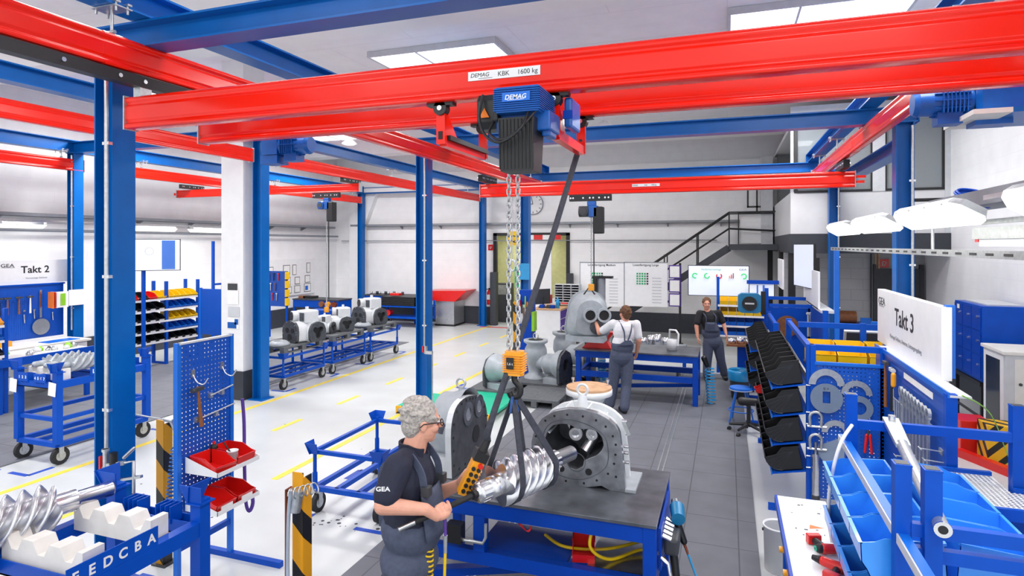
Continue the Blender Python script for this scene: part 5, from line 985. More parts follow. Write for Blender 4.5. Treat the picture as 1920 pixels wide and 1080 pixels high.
def sign(label, c, ux, w, h, big='', sub='', mt='white', th=.03, post=None):
    "station sign: ux runs along the reading direction"
    c, ux = V(c), V(ux); n = ux.cross(Z); t = thing('station_sign', label, 'sign', c - Z * h / 2); b = M().bar(c - ux * w / 2 - n * th / 2, c + ux * w / 2 - n * th / 2, th, h).build('board', mt, t)
    f = lambda x, z: c + ux * x + Z * z + n * .002
    if not big: return t
    text('GEA', h * .2, f(-w / 2 + .05, h * .22), ux, Z, 'darkgrey', b, sx=1.35, bold=.001); M().bar(f(-w / 2 + .06, h * .2), f(-w / 2 + .3, h * .2), .002, .006).build('underline', 'midgrey', b)
    text(big, h * .42, f(0, -.02), ux, Z, 'black', b, align='CENTER', bold=.003, sx=1.05); text(sub, h * .1, f(.02, -h * .3), ux, Z, 'midgrey', b, align='CENTER')
    return t
sign('white Takt 2 station sign against the left wall', (-13.0, 8.27, 2.27), (0, 1, 0), 1.34, .46, 'Takt 2', 'Vormontage Gehäuse')
t = thing('tool_board', 'blue perforated tool board below the Takt 2 sign', 'tool board', (-12.96, 8.1, .95)); M().box(-12.97, 7.0, .95, -12.95, 8.78, 2.0).build('perforated_panel', 'pegyz', t); M().box(-13.0, 6.98, 2.0, -12.93, 8.8, 2.03).build('top_rail', 'blue', t)
for y, l, hc_ in ((7.72, 'second from the left', 'brown'), (7.92, 'third from the left with long wooden handle', 'brown'), (7.58, 'leftmost, with black handle', 'black'), (8.12, 'with white handle', 'white')): hammer('hammer on the Takt 2 tool board, ' + l, (-12.91, y, 1.78), (0, 0, 1), (0, 1, 0), hc_)
tag(M().box(-12.94, 8.3, 1.35, -12.92, 8.34, 1.9).build('level_gauge', 'chrome'), 'long steel gauge hanging upright on the Takt 2 tool board', 'tool')
tag(M().cyl((-12.92, 8.32, 1.17), (-12.9, 8.32, 1.17), .16, n=28).build('grey_disc', 'midgrey'), 'grey round cover plate leaning low on the Takt 2 tool board', 'disc')
for k, y in enumerate((7.66, 8.02, 8.2, 8.55)): M_ = M().cap((-12.93, y, 1.5 - .07 * (k % 2)), (-12.93, y + .01, 1.35 - .07 * (k % 2)), .012).box(-12.94, y - .02, 1.5, -12.92, y + .02, 1.53); tag(M_.build('wrench', 'chrome'), 'steel wrench on the Takt 2 tool board, ' + ('beside the black hammer', 'below the long wooden handle', 'below the white handle', 'right of the long gauge')[k], 'wrench')
t = thing('document_holder', 'open ring binder display holder at the right of the Takt 2 tool board', 'binder', (-12.7, 8.65, 1.5))
for k, (c_, dy) in enumerate((('orange', 0), ('redplastic', .03), ('paper', .06))): M().bar((-12.8, 8.38 + dy, 1.7), (-12.6, 8.36 + dy, 1.7), .008, .32).build('divider', c_, t)
M().bar((-12.66, 8.45, 1.7), (-12.66, 8.68, 1.7), .01, .32).bar((-12.66, 8.69, 1.72), (-12.66, 9.0, 1.72), .01, .32).build('page', 'paper', t); M().bar((-12.652, 8.52, 1.7), (-12.652, 8.62, 1.7), .004, .24).build('green_form', 'lime', t)
bt = thing('workbench', 'white topped workbench with drawers under the Takt 2 tool board', 'workbench', (-12.6, 7.8, .012)); M().box(-12.9, 6.6, .88, -12.1, 8.75, .92).build('worktop', 'offwhite', bt); M().box(-12.85, 7.7, .3, -12.15, 8.7, .86).build('drawer_unit', 'white', bt); M().box(-12.9, 6.6, .012, -12.2, 6.7, .88).build('leg', 'blue', bt); M().box(-12.9, 8.65, .012, -12.2, 8.72, .3).build('leg', 'blue', bt)
t = thing('assembly_table', 'low blue table with white top covered in small parts, far left', 'table', (-11.7, 7.4, .012)); M().box(-12.05, 6.55, .86, -11.2, 8.1, .9).build('table_top', 'offwhite', t); M().box(-11.23, 6.5, .78, -11.18, 8.15, .91).box(-12.05, 6.5, .78, -11.2, 6.55, .91).build('edge_trim', 'blue', t)
for x, y in ((-11.25, 6.6), (-11.25, 8.05), (-12.0, 6.6), (-12.0, 8.05)): M().box(x - .035, y - .035, .012, x + .035, y + .035, .86).build('leg', 'blue', t)
random.seed(3)
for k in range(16):
    x, y = random.uniform(-11.95, -11.35), 6.7 + k * .085; r = random.uniform(.03, .075); mt_ = ('steel', 'zinc', 'castdark', 'lightgrey', 'lime')[k % 5]
    tag(M().lathe([(0, 0), (r, 0), (r, r * .8), (r * .6, r * .8), (r * .6, r * 1.3), (0, r * 1.3)], (x, y, .9), n=16).build('machined_part', mt_), 'small %s machined fitting on the low white topped table' % {'steel': 'bright steel', 'zinc': 'zinc grey', 'castdark': 'dark grey', 'lightgrey': 'pale grey', 'lime': 'green'}[mt_], 'fitting', 'fittings on the low white topped table, ' + mt_)
t = tag(M().box(-12.5, 8.0, .92, -12.2, 8.6, .93).build('blue_mat', 'brightblue'), 'blue pad lying on the Takt 2 workbench', 'mat'); tag(M().box(-12.7, 7.3, .92, -12.5, 7.55, 1.02).build('box', 'amber'), 'small yellow box on the Takt 2 workbench', 'box')
# ---- bin racks along the left wall -----------------------------------------------------------
def rack(label, x, ys, zs, dep=.4, ztop=1.95, side=1):
    t = thing('bin_rack', label, 'rack', (x - side * dep / 2, (ys[0] + ys[-1]) / 2, .012))
    for y in ys:
        for xx in (x, x - side * dep): M().box(xx - .03, y - .03, .012, xx + .03, y + .03, ztop).build('post', 'blue', t)
        M().box(x, y - .02, .012, x - side * dep, y + .02, .06).build('foot', 'blue', t)
    for z in zs: M().prism([(x + side * .02, ys[0], z), (x + side * .02, ys[-1], z), (x - side * dep, ys[-1], z + .09), (x - side * dep, ys[0], z + .09)], (0, 0, .012)).build('shelf', 'blue', t); M().box(x + side * .02, ys[0] + .03, z - .015, x + side * .035, ys[-1] - .03, z + .028).build('shelf_edge', 'white', t)
    return t
ZS = (.55, .78, 1.02, 1.28, 1.53)
rack('blue bin rack with white shelf edges left of the blue perforated screen', -12.4, (9.75, 10.75, 11.65), ZS)
BIN = {}
def rowbins(x, y0, y1, z, n, mt, words, grp, w=None, lab=True, side=1, dep=.3, h=.13, tilt=.22):
    w = w or (y1 - y0) / n * .93
    for k in range(n):
        key = (mt, round(w, 3), lab, h, dep)
        y = y0 + (y1 - y0) * (k + .5) / n
        l = words.replace('#', ('first', 'second', 'third', 'fourth', 'fifth', 'sixth', 'seventh')[k] + ' in line')
        if key not in BIN: b = stackbin(w, dep, h, mt, l, lab=lab, group=grp); BIN[key] = b
        else: b = dup(BIN[key], (0, 0, 0), 0, l, grp)
        b.location = (x - side * (dep / 2 - .02), y, z + .04); b.rotation_euler = (-tilt * 0, tilt * side, 0); b.rotation_mode = 'XYZ'; b.rotation_euler = Euler((0, 0, math.pi / 2 * side)); b.rotation_euler.rotate_axis('X', tilt)
for z, seq in ((1.53, (('redplastic', 'red'), ('black', 'black'), ('redplastic', 'red'), ('yellow', 'yellow'))), ):
    for k, (mt_, nm) in enumerate(seq): rowbins(-12.4, 9.8 + k * .235, 9.8 + (k + 1) * .235, z, 1, mt_, '%s bin on the top row of the left rack, %s' % (nm, ('far left', 'between the red bins', 'right of the black bin', 'next to the rack post')[k]), 'bins on the left wall rack', .21, False)
for z, n, mt_, nm in ((1.28, 4, 'black', 'second'), (1.02, 4, 'black', 'third'), (.78, 4, 'black', 'fourth'), (.55, 4, 'black', 'bottom')): rowbins(-12.4, 9.8, 10.72, z, n, mt_, 'black bin with card on the %s row left of the rack post, #' % nm, 'bins on the left wall rack', .21)
for z, n, mt_, nm, l in ((1.53, 5, 'yellow', 'yellow bin on the top row', False), (1.28, 5, 'brightblue', 'blue bin on the second row', False), (1.02, 5, 'yellow', 'yellow bin on the third row', False), (.78, 5, 'brightblue', 'blue bin on the fourth row', False), (.55, 4, 'black', 'black bin with card on the bottom row', True)): rowbins(-12.4, 10.8, 11.62, z, n, mt_, nm + ' right of the rack post, #', 'bins on the left wall rack', .155 if n == 5 else .19, l)
p, q = aty(376, 541, 11.1), aty(427, 640, 11.1)
t = thing('screen_panel', 'blue perforated screen panel standing beside the left bin rack', 'panel', ((p.x + q.x) / 2, 11.1, .012)); M().box(p.x, 11.09, .7, q.x, 11.1, p.z).build('perforated_panel', 'pegxz', t); M().box(p.x - .02, 11.08, .012, p.x + .02, 11.14, p.z + .02).box(q.x - .02, 11.08, .012, q.x + .02, 11.14, p.z + .02).build('post', 'brightblue', t); M().box(p.x - .03, 10.9, .012, p.x + .03, 11.35, .05).build('foot', 'blue', t)
def monitor(label, c, yaw, w, h, stand=True, mt='screen', post='blue', zf=.012):
    "flat screen on a post; yaw turns its face from -Y"
    R = Matrix.Rotation(yaw, 4, 'Z'); c = V(c); t = thing('monitor', label, 'screen', (c.x, c.y, c.z - h / 2)); ux = R @ X; n = R @ -Y
    M().bar(c - ux * w / 2 - n * .02, c + ux * w / 2 - n * .02, .04, h).build('casing', 'black', t, bevel=.004); s = M().bar(c - ux * (w / 2 - .015) + n * .001, c + ux * (w / 2 - .015) + n * .001, .004, h - .03).build('display', mt, t)
    if stand: M().box(c.x - .03 - n.x * .08, c.y - .03 - n.y * .08, zf, c.x + .03 - n.x * .08, c.y + .03 - n.y * .08, c.z).build('post', post, t)
    return t, s, c, ux, n
c = dp(268, 478, 13.3)
t, s, c, ux, n = monitor('large wall screen with a blue column graphic behind the nearest column', c, .75, 1.45, .7)
M().bar(c + ux * .36 + n * .004, c + ux * .62 + n * .004, .002, .64).build('blue_band', 'screenblue', s)
M().ring(c + ux * .12 + n * .004 + Z * .08, n, .09, .07, .002).build('diagram', 'lightgrey', s)
# far left corner: board with sheets, tool wall, benches
t = thing('notice_board', 'white notice board with framed sheets in the far left corner', 'notice board', (-14.24, 17.2, 1.05)); M().box(-14.28, 15.6, 1.05, -14.25, 18.6, 2.3).build('board', 'white', t)
for k, (y, z, w, h) in enumerate(((16.3, 1.85, .3, .22), (17.1, 1.75, .34, .36), (17.5, 1.75, .2, .36), (18.25, 1.8, .2, .36), (17.15, 1.4, .3, .3), (17.65, 1.42, .26, .26), (18.2, 1.45, .28, .26), (17.2, 1.12, .3, .24), (17.65, 1.12, .3, .26), (18.2, 1.12, .36, .3))):
    f = thing('framed_sheet', 'dark framed sheet on the far left notice board, ' + ('alone at the left', 'large one in the top row', 'narrow one in the top row', 'top right corner', 'left of the middle row', 'centre of the middle row', 'right of the middle row', 'left of the bottom row', 'centre of the bottom row', 'bottom right with blue picture')[k], 'sheet', (-14.24, y, z), 0, 'sheets on the far left notice board'); M().box(-14.25, y - w / 2, z, -14.243, y + w / 2, z + h).build('frame', 'anthracite', f); M().box(-14.243, y - w / 2 + .02, z + .02, -14.24, y + w / 2 - .02, z + h - .02).build('page', 'paper', f)
    if k == 9: M().box(-14.241, y - .13, z + .06, -14.238, y + .02, z + .22).build('picture', 'brightblue', f)
p, q = aty(503, 508, 14.9), aty(538, 575, 14.9)
t = thing('tool_board', 'blue tool board hung with hand tools and yellow boxes in the far left corner', 'tool board', ((p.x + q.x) / 2, 14.9, .02)); M().box(p.x, 14.9, q.z, q.x, 14.92, p.z).build('perforated_panel', 'pegxz', t); M().box(p.x, 14.9, .02, p.x + .05, 14.95, p.z).box(q.x - .05, 14.9, .02, q.x, 14.95, p.z).build('post', 'blue', t)
for k in range(4): z = p.z - .02 - k * .26; tag(M().box(q.x + .0, 14.8, z - .22, q.x + .09, 14.92, z).build('yellow_box', 'yellow', bevel=.01), 'small yellow box on the edge of the far tool board, ' + ('topmost', 'second', 'third', 'lowest')[k], 'box', 'yellow boxes on the far tool board')
for k in range(7): x = p.x + .06 + k * .055; z = p.z - .08 - .3 * (k % 3); tag(M().cap((x, 14.87, z), (x, 14.87, z - .2), .014).box(x - .03, 14.86, z - .01, x + .03, 14.88, z + .02).build('hand_tool', ('brown', 'chrome', 'redplastic', 'black')[k % 4]), 'hand tool with %s handle on the far left tool board' % ('brown', 'steel', 'red', 'black')[k % 4], 'tool', 'hand tools on the far left tool board, %s' % ('brown', 'steel', 'red', 'black')[k % 4])
def bench(label, p, q, dep, zt, mt='blue', top='darkgrey', z0=.0):
    t = thing('workbench', label, 'workbench', ((p[0] + q[0]) / 2, (p[1] + q[1]) / 2, z0)); x0, x1 = sorted((p[0], q[0])); y0 = p[1]; M().box(x0, y0, zt - .04, x1, y0 + dep, zt).build('worktop', top, t); M().box(x0 + .02, y0 + .02, zt - .28, x1 - .02, y0 + dep - .02, zt - .04).build('drawer_unit', mt, t)
    for x in (x0 + .05, x1 - .05):
        for y in (y0 + .05, y0 + dep - .05): M().box(x - .035, y - .035, z0, x + .035, y + .035, zt - .04).build('leg', mt, t)
    return t
p, q = aty(548, 556, 17.0), aty(634, 556, 17.0); bench('long blue workbench with grey top in front of the far left notice board', p, q, .8, .98); p2 = p
for k, (u, mt_, w, l) in enumerate(((572, 'brown', .2, 'brown cardboard tray on'), (585, 'black', .3, 'black case on'))): c = aty(u, 553, 17.3); tag(M().box(c.x - w, 17.2, .98, c.x + w * .4, 17.5, 1.06).build('case', mt_, bevel=.01), l + ' the long blue workbench far left', 'case')
for k, (u, l) in enumerate(((600, 'left'), (612, 'middle'), (624, 'right'))): c = aty(u, 570, 16.9); tag(M().cyl((c.x, 16.93, .83), (c.x, 17.03, .83), .09, n=16).build('cable_reel', ('brown', 'amber', 'copper')[k]), '%s coloured coil hanging on the front of the long blue workbench, %s' % (('brown', 'yellow', 'copper')[k], l), 'coil')
p = aty(600, 603, 15.4); t = thing('tool_trolley', 'blue and red tool trolley behind the white compressor blocks', 'trolley', (p.x, 15.6, 0)); M().box(p.x - .5, 15.4, .62, p.x + .75, 15.9, .82).build('drawer_unit', 'blue', t); M().box(p.x - .45, 15.42, .12, p.x + .7, 15.88, .62).build('cabinet', 'redplastic', t); wheels(t, [(p.x - .4, 15.5), (p.x + .6, 15.5), (p.x - .4, 15.8), (p.x + .6, 15.8)], .055)
p, q = aty(683, 553, 19.1), aty(780, 553, 19.1); bench('blue workbench along the far wall beside the corner column', p, q, .7, 1.0)
for k in range(8): c = aty(695 + k * 8, 550, 19.3); tag(M().lathe([(0, 0), (.05, 0), (.05, .1), (0, .1)], (c.x, 19.35 + .1 * (k % 2), 1.0), n=10).build('fitting', ('zinc', 'darkgrey')[k % 2]), '%s fitting on the blue workbench at the far wall' % ('pale grey', 'dark')[k % 2], 'fitting', 'fittings on the far wall workbench, ' + ('pale', 'dark')[k % 2])
# black crate cart and red tipping container
t = thing('crate_cart', 'blue cart stacked with flat black crates in front of the far wall', 'cart', (-10.4, 18.5, 0)); M().box(-11.35, 18.2, .68, -9.45, 18.85, .72).build('deck', 'blue', t); M().box(-11.35, 18.2, .3, -9.45, 18.85, .36).build('lower_deck', 'blue', t)
for x in (-11.32, -9.48):
    for y in (18.24, 18.81): M().box(x - .03, y - .03, .25, x + .03, y + .03, .9).build('post', 'blue', t)
wheels(t, [(-11.2, 18.3), (-9.6, 18.3), (-11.2, 18.75), (-9.6, 18.75)], .11)
for k in range(5): tag(M().box(-11.25 + .01 * k, 18.25, .725 + k * .062, -9.95, 18.8, .78 + k * .062).build('crate', 'black', bevel=.008), 'flat black crate on the far blue cart, ' + ('lowest', 'second from the bottom', 'middle', 'second from the top', 'topmost')[k] + ' of the stack', 'crate', 'flat black crates on the far cart')
tag(M().box(-9.9, 18.3, .725, -9.6, 18.8, 1.02).build('crate', 'darkgrey', bevel=.01), 'upright dark crate at the right end of the blue cart at the far wall', 'crate'); tag(M().box(-10.95, 18.35, 1.06, -10.6, 18.6, 1.14).build('red_box', 'redplastic', bevel=.01), 'small red box on top of the flat black crates', 'box'); tag(M().cyl((-11.0, 18.3, .47), (-11.0, 18.5, .47), .1, n=18).build('red_reel', 'redplastic'), 'round red reel on the lower deck of the crate cart', 'reel'); tag(M().prism([(-9.95, 18.4, 1.03), (-9.6, 18.4, 1.03), (-9.68, 18.4, 1.15)], (0, .03, 0)).build('cardboard', 'wood'), 'triangle of cardboard standing up from the dark crate', 'cardboard')
t = thing('waste_container', 'grey steel waste container with sloping red lid by the far wall', 'container', (-9.1, 19.5, 0)); M().box(-9.55, 19.05, .06, -8.85, 19.9, .86).build('body', 'zinc', t); M().box(-9.57, 19.03, .0, -8.83, 19.92, .06).build('base', 'black', t); M().prism([(-10.0, 19.0, .86), (-8.8, 19.0, .86), (-8.4, 19.0, 1.2), (-8.4, 19.0, 1.24), (-10.0, 19.0, 1.2)], (0, .93, 0)).build('lid', 'redplastic', t)
t = thing('fire_extinguisher', 'red fire extinguisher mounted on the far wall left of the doorway', 'fire extinguisher', (-8.1, 19.85, .7)); p = aty(917, 555, 19.82); M().lathe([(0, 0), (.085, 0), (.09, .05), (.09, .42), (.05, .5), (.03, .52), (0, .52)], (p.x, 19.85, p.z - .3), n=20).build('cylinder', 'redplastic', t); M().tube(spline([(p.x, 19.85, p.z + .24), (p.x - .13, 19.83, p.z + .2), (p.x - .14, 19.83, p.z - .1)], 6), .015).cyl((p.x, 19.85, p.z + .2), (p.x, 19.85, p.z + .28), .03).build('hose', 'black', t); M().box(p.x - .06, 19.755, p.z - .12, p.x + .06, 19.765, p.z + .05).build('instruction_label', 'paper', t)
p = aty(920, 464, 19.98); t = thing('fire_sign', 'small red fire sign on the wall above the extinguisher', 'sign', (p.x, 19.97, p.z - .1)); M().box(p.x - .09, 19.97, p.z - .1, p.x + .09, 19.98, p.z + .1).build('plate', 'redplastic', t); M().tube([(p.x - .02, 19.966, p.z - .05), (p.x - .02, 19.966, p.z + .04), (p.x + .04, 19.966, p.z + .03), (p.x, 19.966, p.z - .05)], .008, 6).build('pictogram', 'white', t)
p = aty(1000, 383, 19.97); t = thing('wall_clock', 'large round white wall clock behind the column and hoist chains', 'clock', (p.x, 19.97, p.z - .36)); M().cyl((p.x, 19.93, p.z), (p.x, 19.985, p.z), .36, n=40).build('case', 'midgrey', t); M().cyl((p.x, 19.925, p.z), (p.x, 19.93, p.z), .335, n=40).build('dial', 'white', t)
for k in range(12): a = k * math.pi / 6; d = V((math.sin(a), 0, math.cos(a))); M().bar(V((p.x, 19.922, p.z)) + d * .25, V((p.x, 19.922, p.z)) + d * .32, .02, .006, up=Y).build('hour_mark', 'black', t)
M().bar((p.x, 19.92, p.z), (p.x - .06, 19.92, p.z + .26), .02, .006, up=Y).bar((p.x, 19.92, p.z), (p.x - .17, 19.92, p.z + .02), .022, .006, up=Y).build('hand', 'black', t)

# bins at the left edge, valve on the middle column, loose hoses, oil spots
rack('blue bin rack cut by the left edge of the frame', -11.3, (6.05, 6.72), (.95, 1.2, 1.45), .3, 1.75)
for z, mt_, l in ((1.45, 'amber', 'yellow'), (1.2, 'brightblue', 'blue'), (.95, 'black', 'black')): rowbins(-11.3, 6.1, 6.7, z, 2, mt_, l + ' bin on the rack at the left edge, #', 'bins at the left edge', .26, False)
t = thing('air_valve', 'small air valve with thin pipe on the middle column by the turquoise platform', 'valve', (-4.6, 8.75, .9)); p = V((-4.58, 8.78, 1.05)); M().cyl(p, p + Z * .12, .03, n=10).bar(p + Z * .02, p + V((.12, 0, .02)), .05, .05).build('valve', 'zinc', t); M().box(p.x - .05, p.y - .03, p.z + .02, p.x - .03, p.y + .0, p.z + .12).build('lever', 'redplastic', t); M().cyl(p + V((.12, 0, .02)), (p.x + .12, p.y, .14), .01, n=8).build('pipe', 'zinc', t)
m = M(); random.seed(11)
for k in range(26): x, y = -3.85 + random.gauss(0, .22), 5.15 + random.gauss(0, .09); m.cyl((x, y, 0), (x, y, .0012), random.uniform(.006, .022), n=8)
for k in range(14): x, y = random.uniform(-7, -4.5), random.uniform(3.5, 8); m.cyl((x, y, 0), (x, y, .0012), random.uniform(.005, .014), n=7)
m.build('oil_spots', 'darkgrey', fl)['kind'] = 'stuff'
t = thing('wall_boom', 'thin blue post with arched grey hose by the left wall behind the bin rack', 'hose post', (-12.9, 12.6, 0)); M().box(-12.92, 12.58, 0, -12.86, 12.64, 2.9).build('post', 'blue', t); M().tube(spline([(-12.89, 12.9, 1.6), (-12.89, 12.95, 2.5), (-12.89, 13.15, 2.72), (-12.89, 13.5, 2.55), (-12.89, 13.9, 2.3)], 6), .014, 6).build('hose', 'darkgrey', t); M().bar((-12.89, 12.6, 1.75), (-12.89, 13.6, 1.75), .05, .05).build('cross_rail', 'blue', t); M().box(-12.92, 13.5, 0, -12.86, 13.56, 1.8).build('leg', 'blue', t)
q = gc - bu * .04; t = thing('air_line', 'purple and yellow air line hanging straight down below the fist on the bar', 'hose', q - Z * .5); M().tube([q, q + V((.0, .01, -.09)), q + V((.0, .01, -.13))], .009).build('purple_sleeve', 'purple', t); M().cyl(q + V((.0, .01, -.12)), q + V((.0, .01, -.22)), .013, .01).build('coupling', 'zinc', t); M().tube(spline([q + V((.0, .01, -.2)), q + V((-.02, .03, -.6)), q + V((-.03, .05, -1.1))], 8), .009).build('yellow_hose', 'hoseyellow', t)
tag(M().tube(helix(q + V((-.13, .05, -.16)), q + V((-.16, .08, -.95)), .03, 26, n=9), .006, 5).build('spiral_hose', 'hoseyellow'), 'tight yellow spiral hose hanging between the older worker and the table', 'hose')
M().box(1.42, 4.45, 3.6, 1.62, 5.0, 3.63).build('junction_plate', 'offwhite', br); M().box(1.62, 4.45, 3.6, 2.0, 5.0, 3.63).build('junction_plate', 'steelblue', br); M().box(1.5, 4.55, 3.63, 1.95, 4.95, 3.9).build('junction_box', 'motorblue', br)
# ================================================================ RIGHT SIDE
RX = .81
def rpost(m, x, y, zt, w=.07): m.box(x - w / 2, y - w / 2, 0, x + w / 2, y + w / 2, zt)
def rbin(w, d, h, mt, label, group):
    "stacking bin with a bulging curved front"
    t = thing('storage_bin', label, 'bin', (0, 0, 0), 0, group); f, k = -d / 2, d / 2; arc = [(f + h * .55 - h * .62 * math.sin(a), h * .62 - h * .62 * math.cos(a)) for a in [i * math.pi / 2 / 5 for i in range(6)]]
    m = M()
    side = [(k, 0)] + arc + [(f + d * .3, h * .72), (f + d * .5, h), (k, h)]
    for x in (-w / 2, w / 2 - .004): m.prism([(x, y, z) for y, z in side], (.004, 0, 0))
    for p, q in zip(arc, arc[1:]): m.prism([(-w / 2, *p), (-w / 2, *q), (-w / 2, q[0] + .004, q[1] + .002), (-w / 2, p[0], p[1] + .004)], (w, 0, 0))
    m.box(-w / 2, arc[0][0], 0, w / 2, k, .004).box(-w / 2, k - .004, 0, w / 2, k, h).box(-w / 2 - .004, k - d * .5, h - .012, -w / 2 + .006, k, h + .002).box(w / 2 - .006, k - d * .5, h - .012, w / 2 + .004, k, h + .002).box(-w / 2, k - .01, h - .012, w / 2, k + .006, h + .002)
    m.box(-w / 2, arc[-1][0] - .006, arc[-1][1] - .006, w / 2, arc[-1][0] + .006, arc[-1][1] + .004)
    m.build('shell', mt, t); r = M()
    for p in arc[1:] + [(f + d * .3, h * .72)]: r.bar((w / 2 + .002, k - .06, h * .8), (w / 2 + .002, p[0] + .01, p[1]), .006, .005, up=X)
    r.tube([(w / 2, y, z) for y, z in arc], .005, 5).tube([(x, arc[-1][0], arc[-1][1]) for x in (-w / 2, w / 2)], .006, 5)
    r.build('side_ribs', 'ribblack', t); return t
mat('ribblack', '2C2E33', .3, 0, .1)
RB = {}
def rrow(x, ys, z, w, d, h, mt, words, grp, face=-1, tilt=.19, rnd=True):
    out = []
    for k, y in enumerate(ys):
        l = words.replace('#', ('nearest', 'second', 'third', 'fourth', 'fifth', 'sixth', 'seventh', 'eighth')[k]); key = (w, d, h, mt, rnd)
        if key not in RB: b = (rbin(w, d, h, mt, l, grp) if rnd else stackbin(w, d, h, mt, l, lab=False, group=grp, hi=True)); RB[key] = b
        else: b = dup(RB[key], (0, 0, 0), 0, l, grp)
        b.rotation_euler = Euler((0, 0, math.pi / 2 * face)); b.rotation_euler.rotate_axis('X', tilt); b.location = (x + face * d / 2, y, z); out.append(b)
    return out
def rack_frame(label, y0, y1, zt, shelves, x=RX, dep=.36):
    t = thing('bin_rack', label, 'rack', (x, (y0 + y1) / 2, 0))
    for y in (y0, y1): M().box(x - .035, y - .035, 0, x + .035, y + .035, zt).build('post', 'blue', t); M().box(x - .4, y - .03, 0, x, y + .03, .06).build('foot', 'blue', t)
    for z in shelves: M().prism([(x - dep, y0 - .02, z - .02), (x, y0 - .02, z + .05), (x, y1 + .02, z + .05), (x - dep, y1 + .02, z - .02)], (0, 0, .012)).build('shelf', 'blue', t); M().box(x - dep - .012, y0 - .02, z - .03, x - dep, y1 + .02, z + .01).build('shelf_edge', 'brightblue', t)
    M().bar((x - .02, y0, zt - .35), (x - .02, y1, zt - .35), .02, .06).build('label_rail', 'lightgrey', t); M().bar((x, y0, zt - .04), (x, y1, zt - .04), .05, .05).build('top_rail', 'blue', t)
    for z in (.5, .62, .95, 1.07, 1.35): m = M().cyl((x - .04, y0 - .045, z), (x + .04, y0 - .045, z), .008, n=8).build('rung', 'chrome', t)
    return t
# black bin racks
SH = (.40, .70, 1.0, 1.30)
rack_frame('blue rack of black bins beside the perforated board with steel rings', 7.0, 9.3, 1.77, SH)
for z, nm in zip(SH, ('bottom', 'third', 'second', 'top')): rrow(RX - .06, [7.14 + k * .29 for k in range(8)], z + .03, .275, .33, .24, 'black', 'black bin on the %s row of the long rack, # one along the aisle' % nm, 'black bins of the long rack')
rack_frame('blue rack of black bins farther along the aisle', 10.2, 11.9, 1.6, (.55, .85, 1.15), RX - .1)
for z, nm in zip((.55, .85, 1.15), ('bottom', 'middle', 'top')): rrow(RX - .16, [10.34 + k * .28 for k in range(6)], z + .03, .265, .3, .22, 'black', 'black bin on the %s row of the farther rack, # one along' % nm, 'black bins of the farther rack')
stackbin(.14, .2, .1, 'redplastic', 'small red bin perched among the black bins by the aisle', lab=False, loc=(.44, 8.3, .94), rz=-1.57)
# near station frame
ns = thing('workstation', 'blue frame of posts and rails nearest the camera on the right', 'frame', (1.2, 4.0, 0))
for x, y in ((RX, 4.77), (1.76, 4.78), (RX - .03, 3.34), (RX + .08, 3.30), (1.85, 3.32)): M().box(x - .035, y - .035, 0, x + .035, y + .035, 1.765).box(x - .037, y - .037, 1.76, x + .037, y + .037, 1.768).build('post', 'blue', ns); M().box(x - .028, y - .028, 1.766, x + .028, y + .028, 1.77).build('post_cap', 'darkgrey', ns)
for y, z in ((4.77, 1.56), (3.32, 1.47), (3.32, 1.36), (4.77, .3)): M().bar((RX, y, z), (1.78, y, z), .044, .06).build('cross_rail', 'blue', ns)
M().bar((RX - .03, 4.9, 1.42), (RX - .03, 2.3, 1.42), .045, .05).build('side_rail', 'brightblue', ns); M().bar((RX - .056, 4.9, 1.42), (RX - .056, 2.3, 1.42), .008, .045).build('label_rail', 'lightgrey', ns)
for z in (.765, 1.065): M().prism([(.75, 3.36, z - .012), (1.0, 3.36, z + .008), (1.0, 4.72, z + .008), (.75, 4.72, z - .012)], (0, 0, .012)).build('shelf', 'blue', ns)
M().prism([(1.3, 3.36, 1.06), (1.02, 3.36, 1.085), (1.02, 4.72, 1.085), (1.3, 4.72, 1.06)], (0, 0, .012)).prism([(1.66, 3.36, .79), (1.3, 3.36, .83), (1.3, 4.72, .83), (1.66, 4.72, .79)], (0, 0, .012)).build('back_shelf', 'blue', ns)
tag(M().tube(spline([(RX + .0, 4.73, 1.56), (RX - .09, 4.62, 1.45), (RX - .15, 4.6, 1.2), (RX - .16, 4.62, .95), (RX - .14, 4.6, .79)], 8), .012, 8).build('white_cable', 'white'), 'white cable curving down from the near blue frame to the white table', 'cable')
for z, nm in ((1.09, 'top'), (.79, 'second')): rrow(1.0, [3.58 + k * .305 for k in range(4)], z, .292, .35, .27, 'binblue', 'light blue bin facing the aisle, %s row of the near frame, # one' % nm, 'light blue bins facing the aisle', -1, .07, False)
rrow(1.02, [3.58 + k * .305 for k in range(4)], 1.1, .292, .36, .27, 'binblue', 'light blue bin facing away from the aisle, upper row, # one', 'light blue bins facing away from the aisle', 1, .09, False)
rrow(1.3, [3.58 + k * .305 for k in range(4)], .84, .292, .38, .22, 'binblue', 'light blue bin facing away from the aisle, lower row, # one', 'light blue bins facing away from the aisle', 1, .12, False)
tag(M().tube([V((.86 + .08 * math.cos(t) , 4.15 + .11 * math.sin(t), 1.16 + .003 * t)) for t in [k * .4 for k in range(48)]], .006, 5).build('cable_loop', 'black'), 'coil of black cable lying in a light blue bin of the near frame', 'cable')
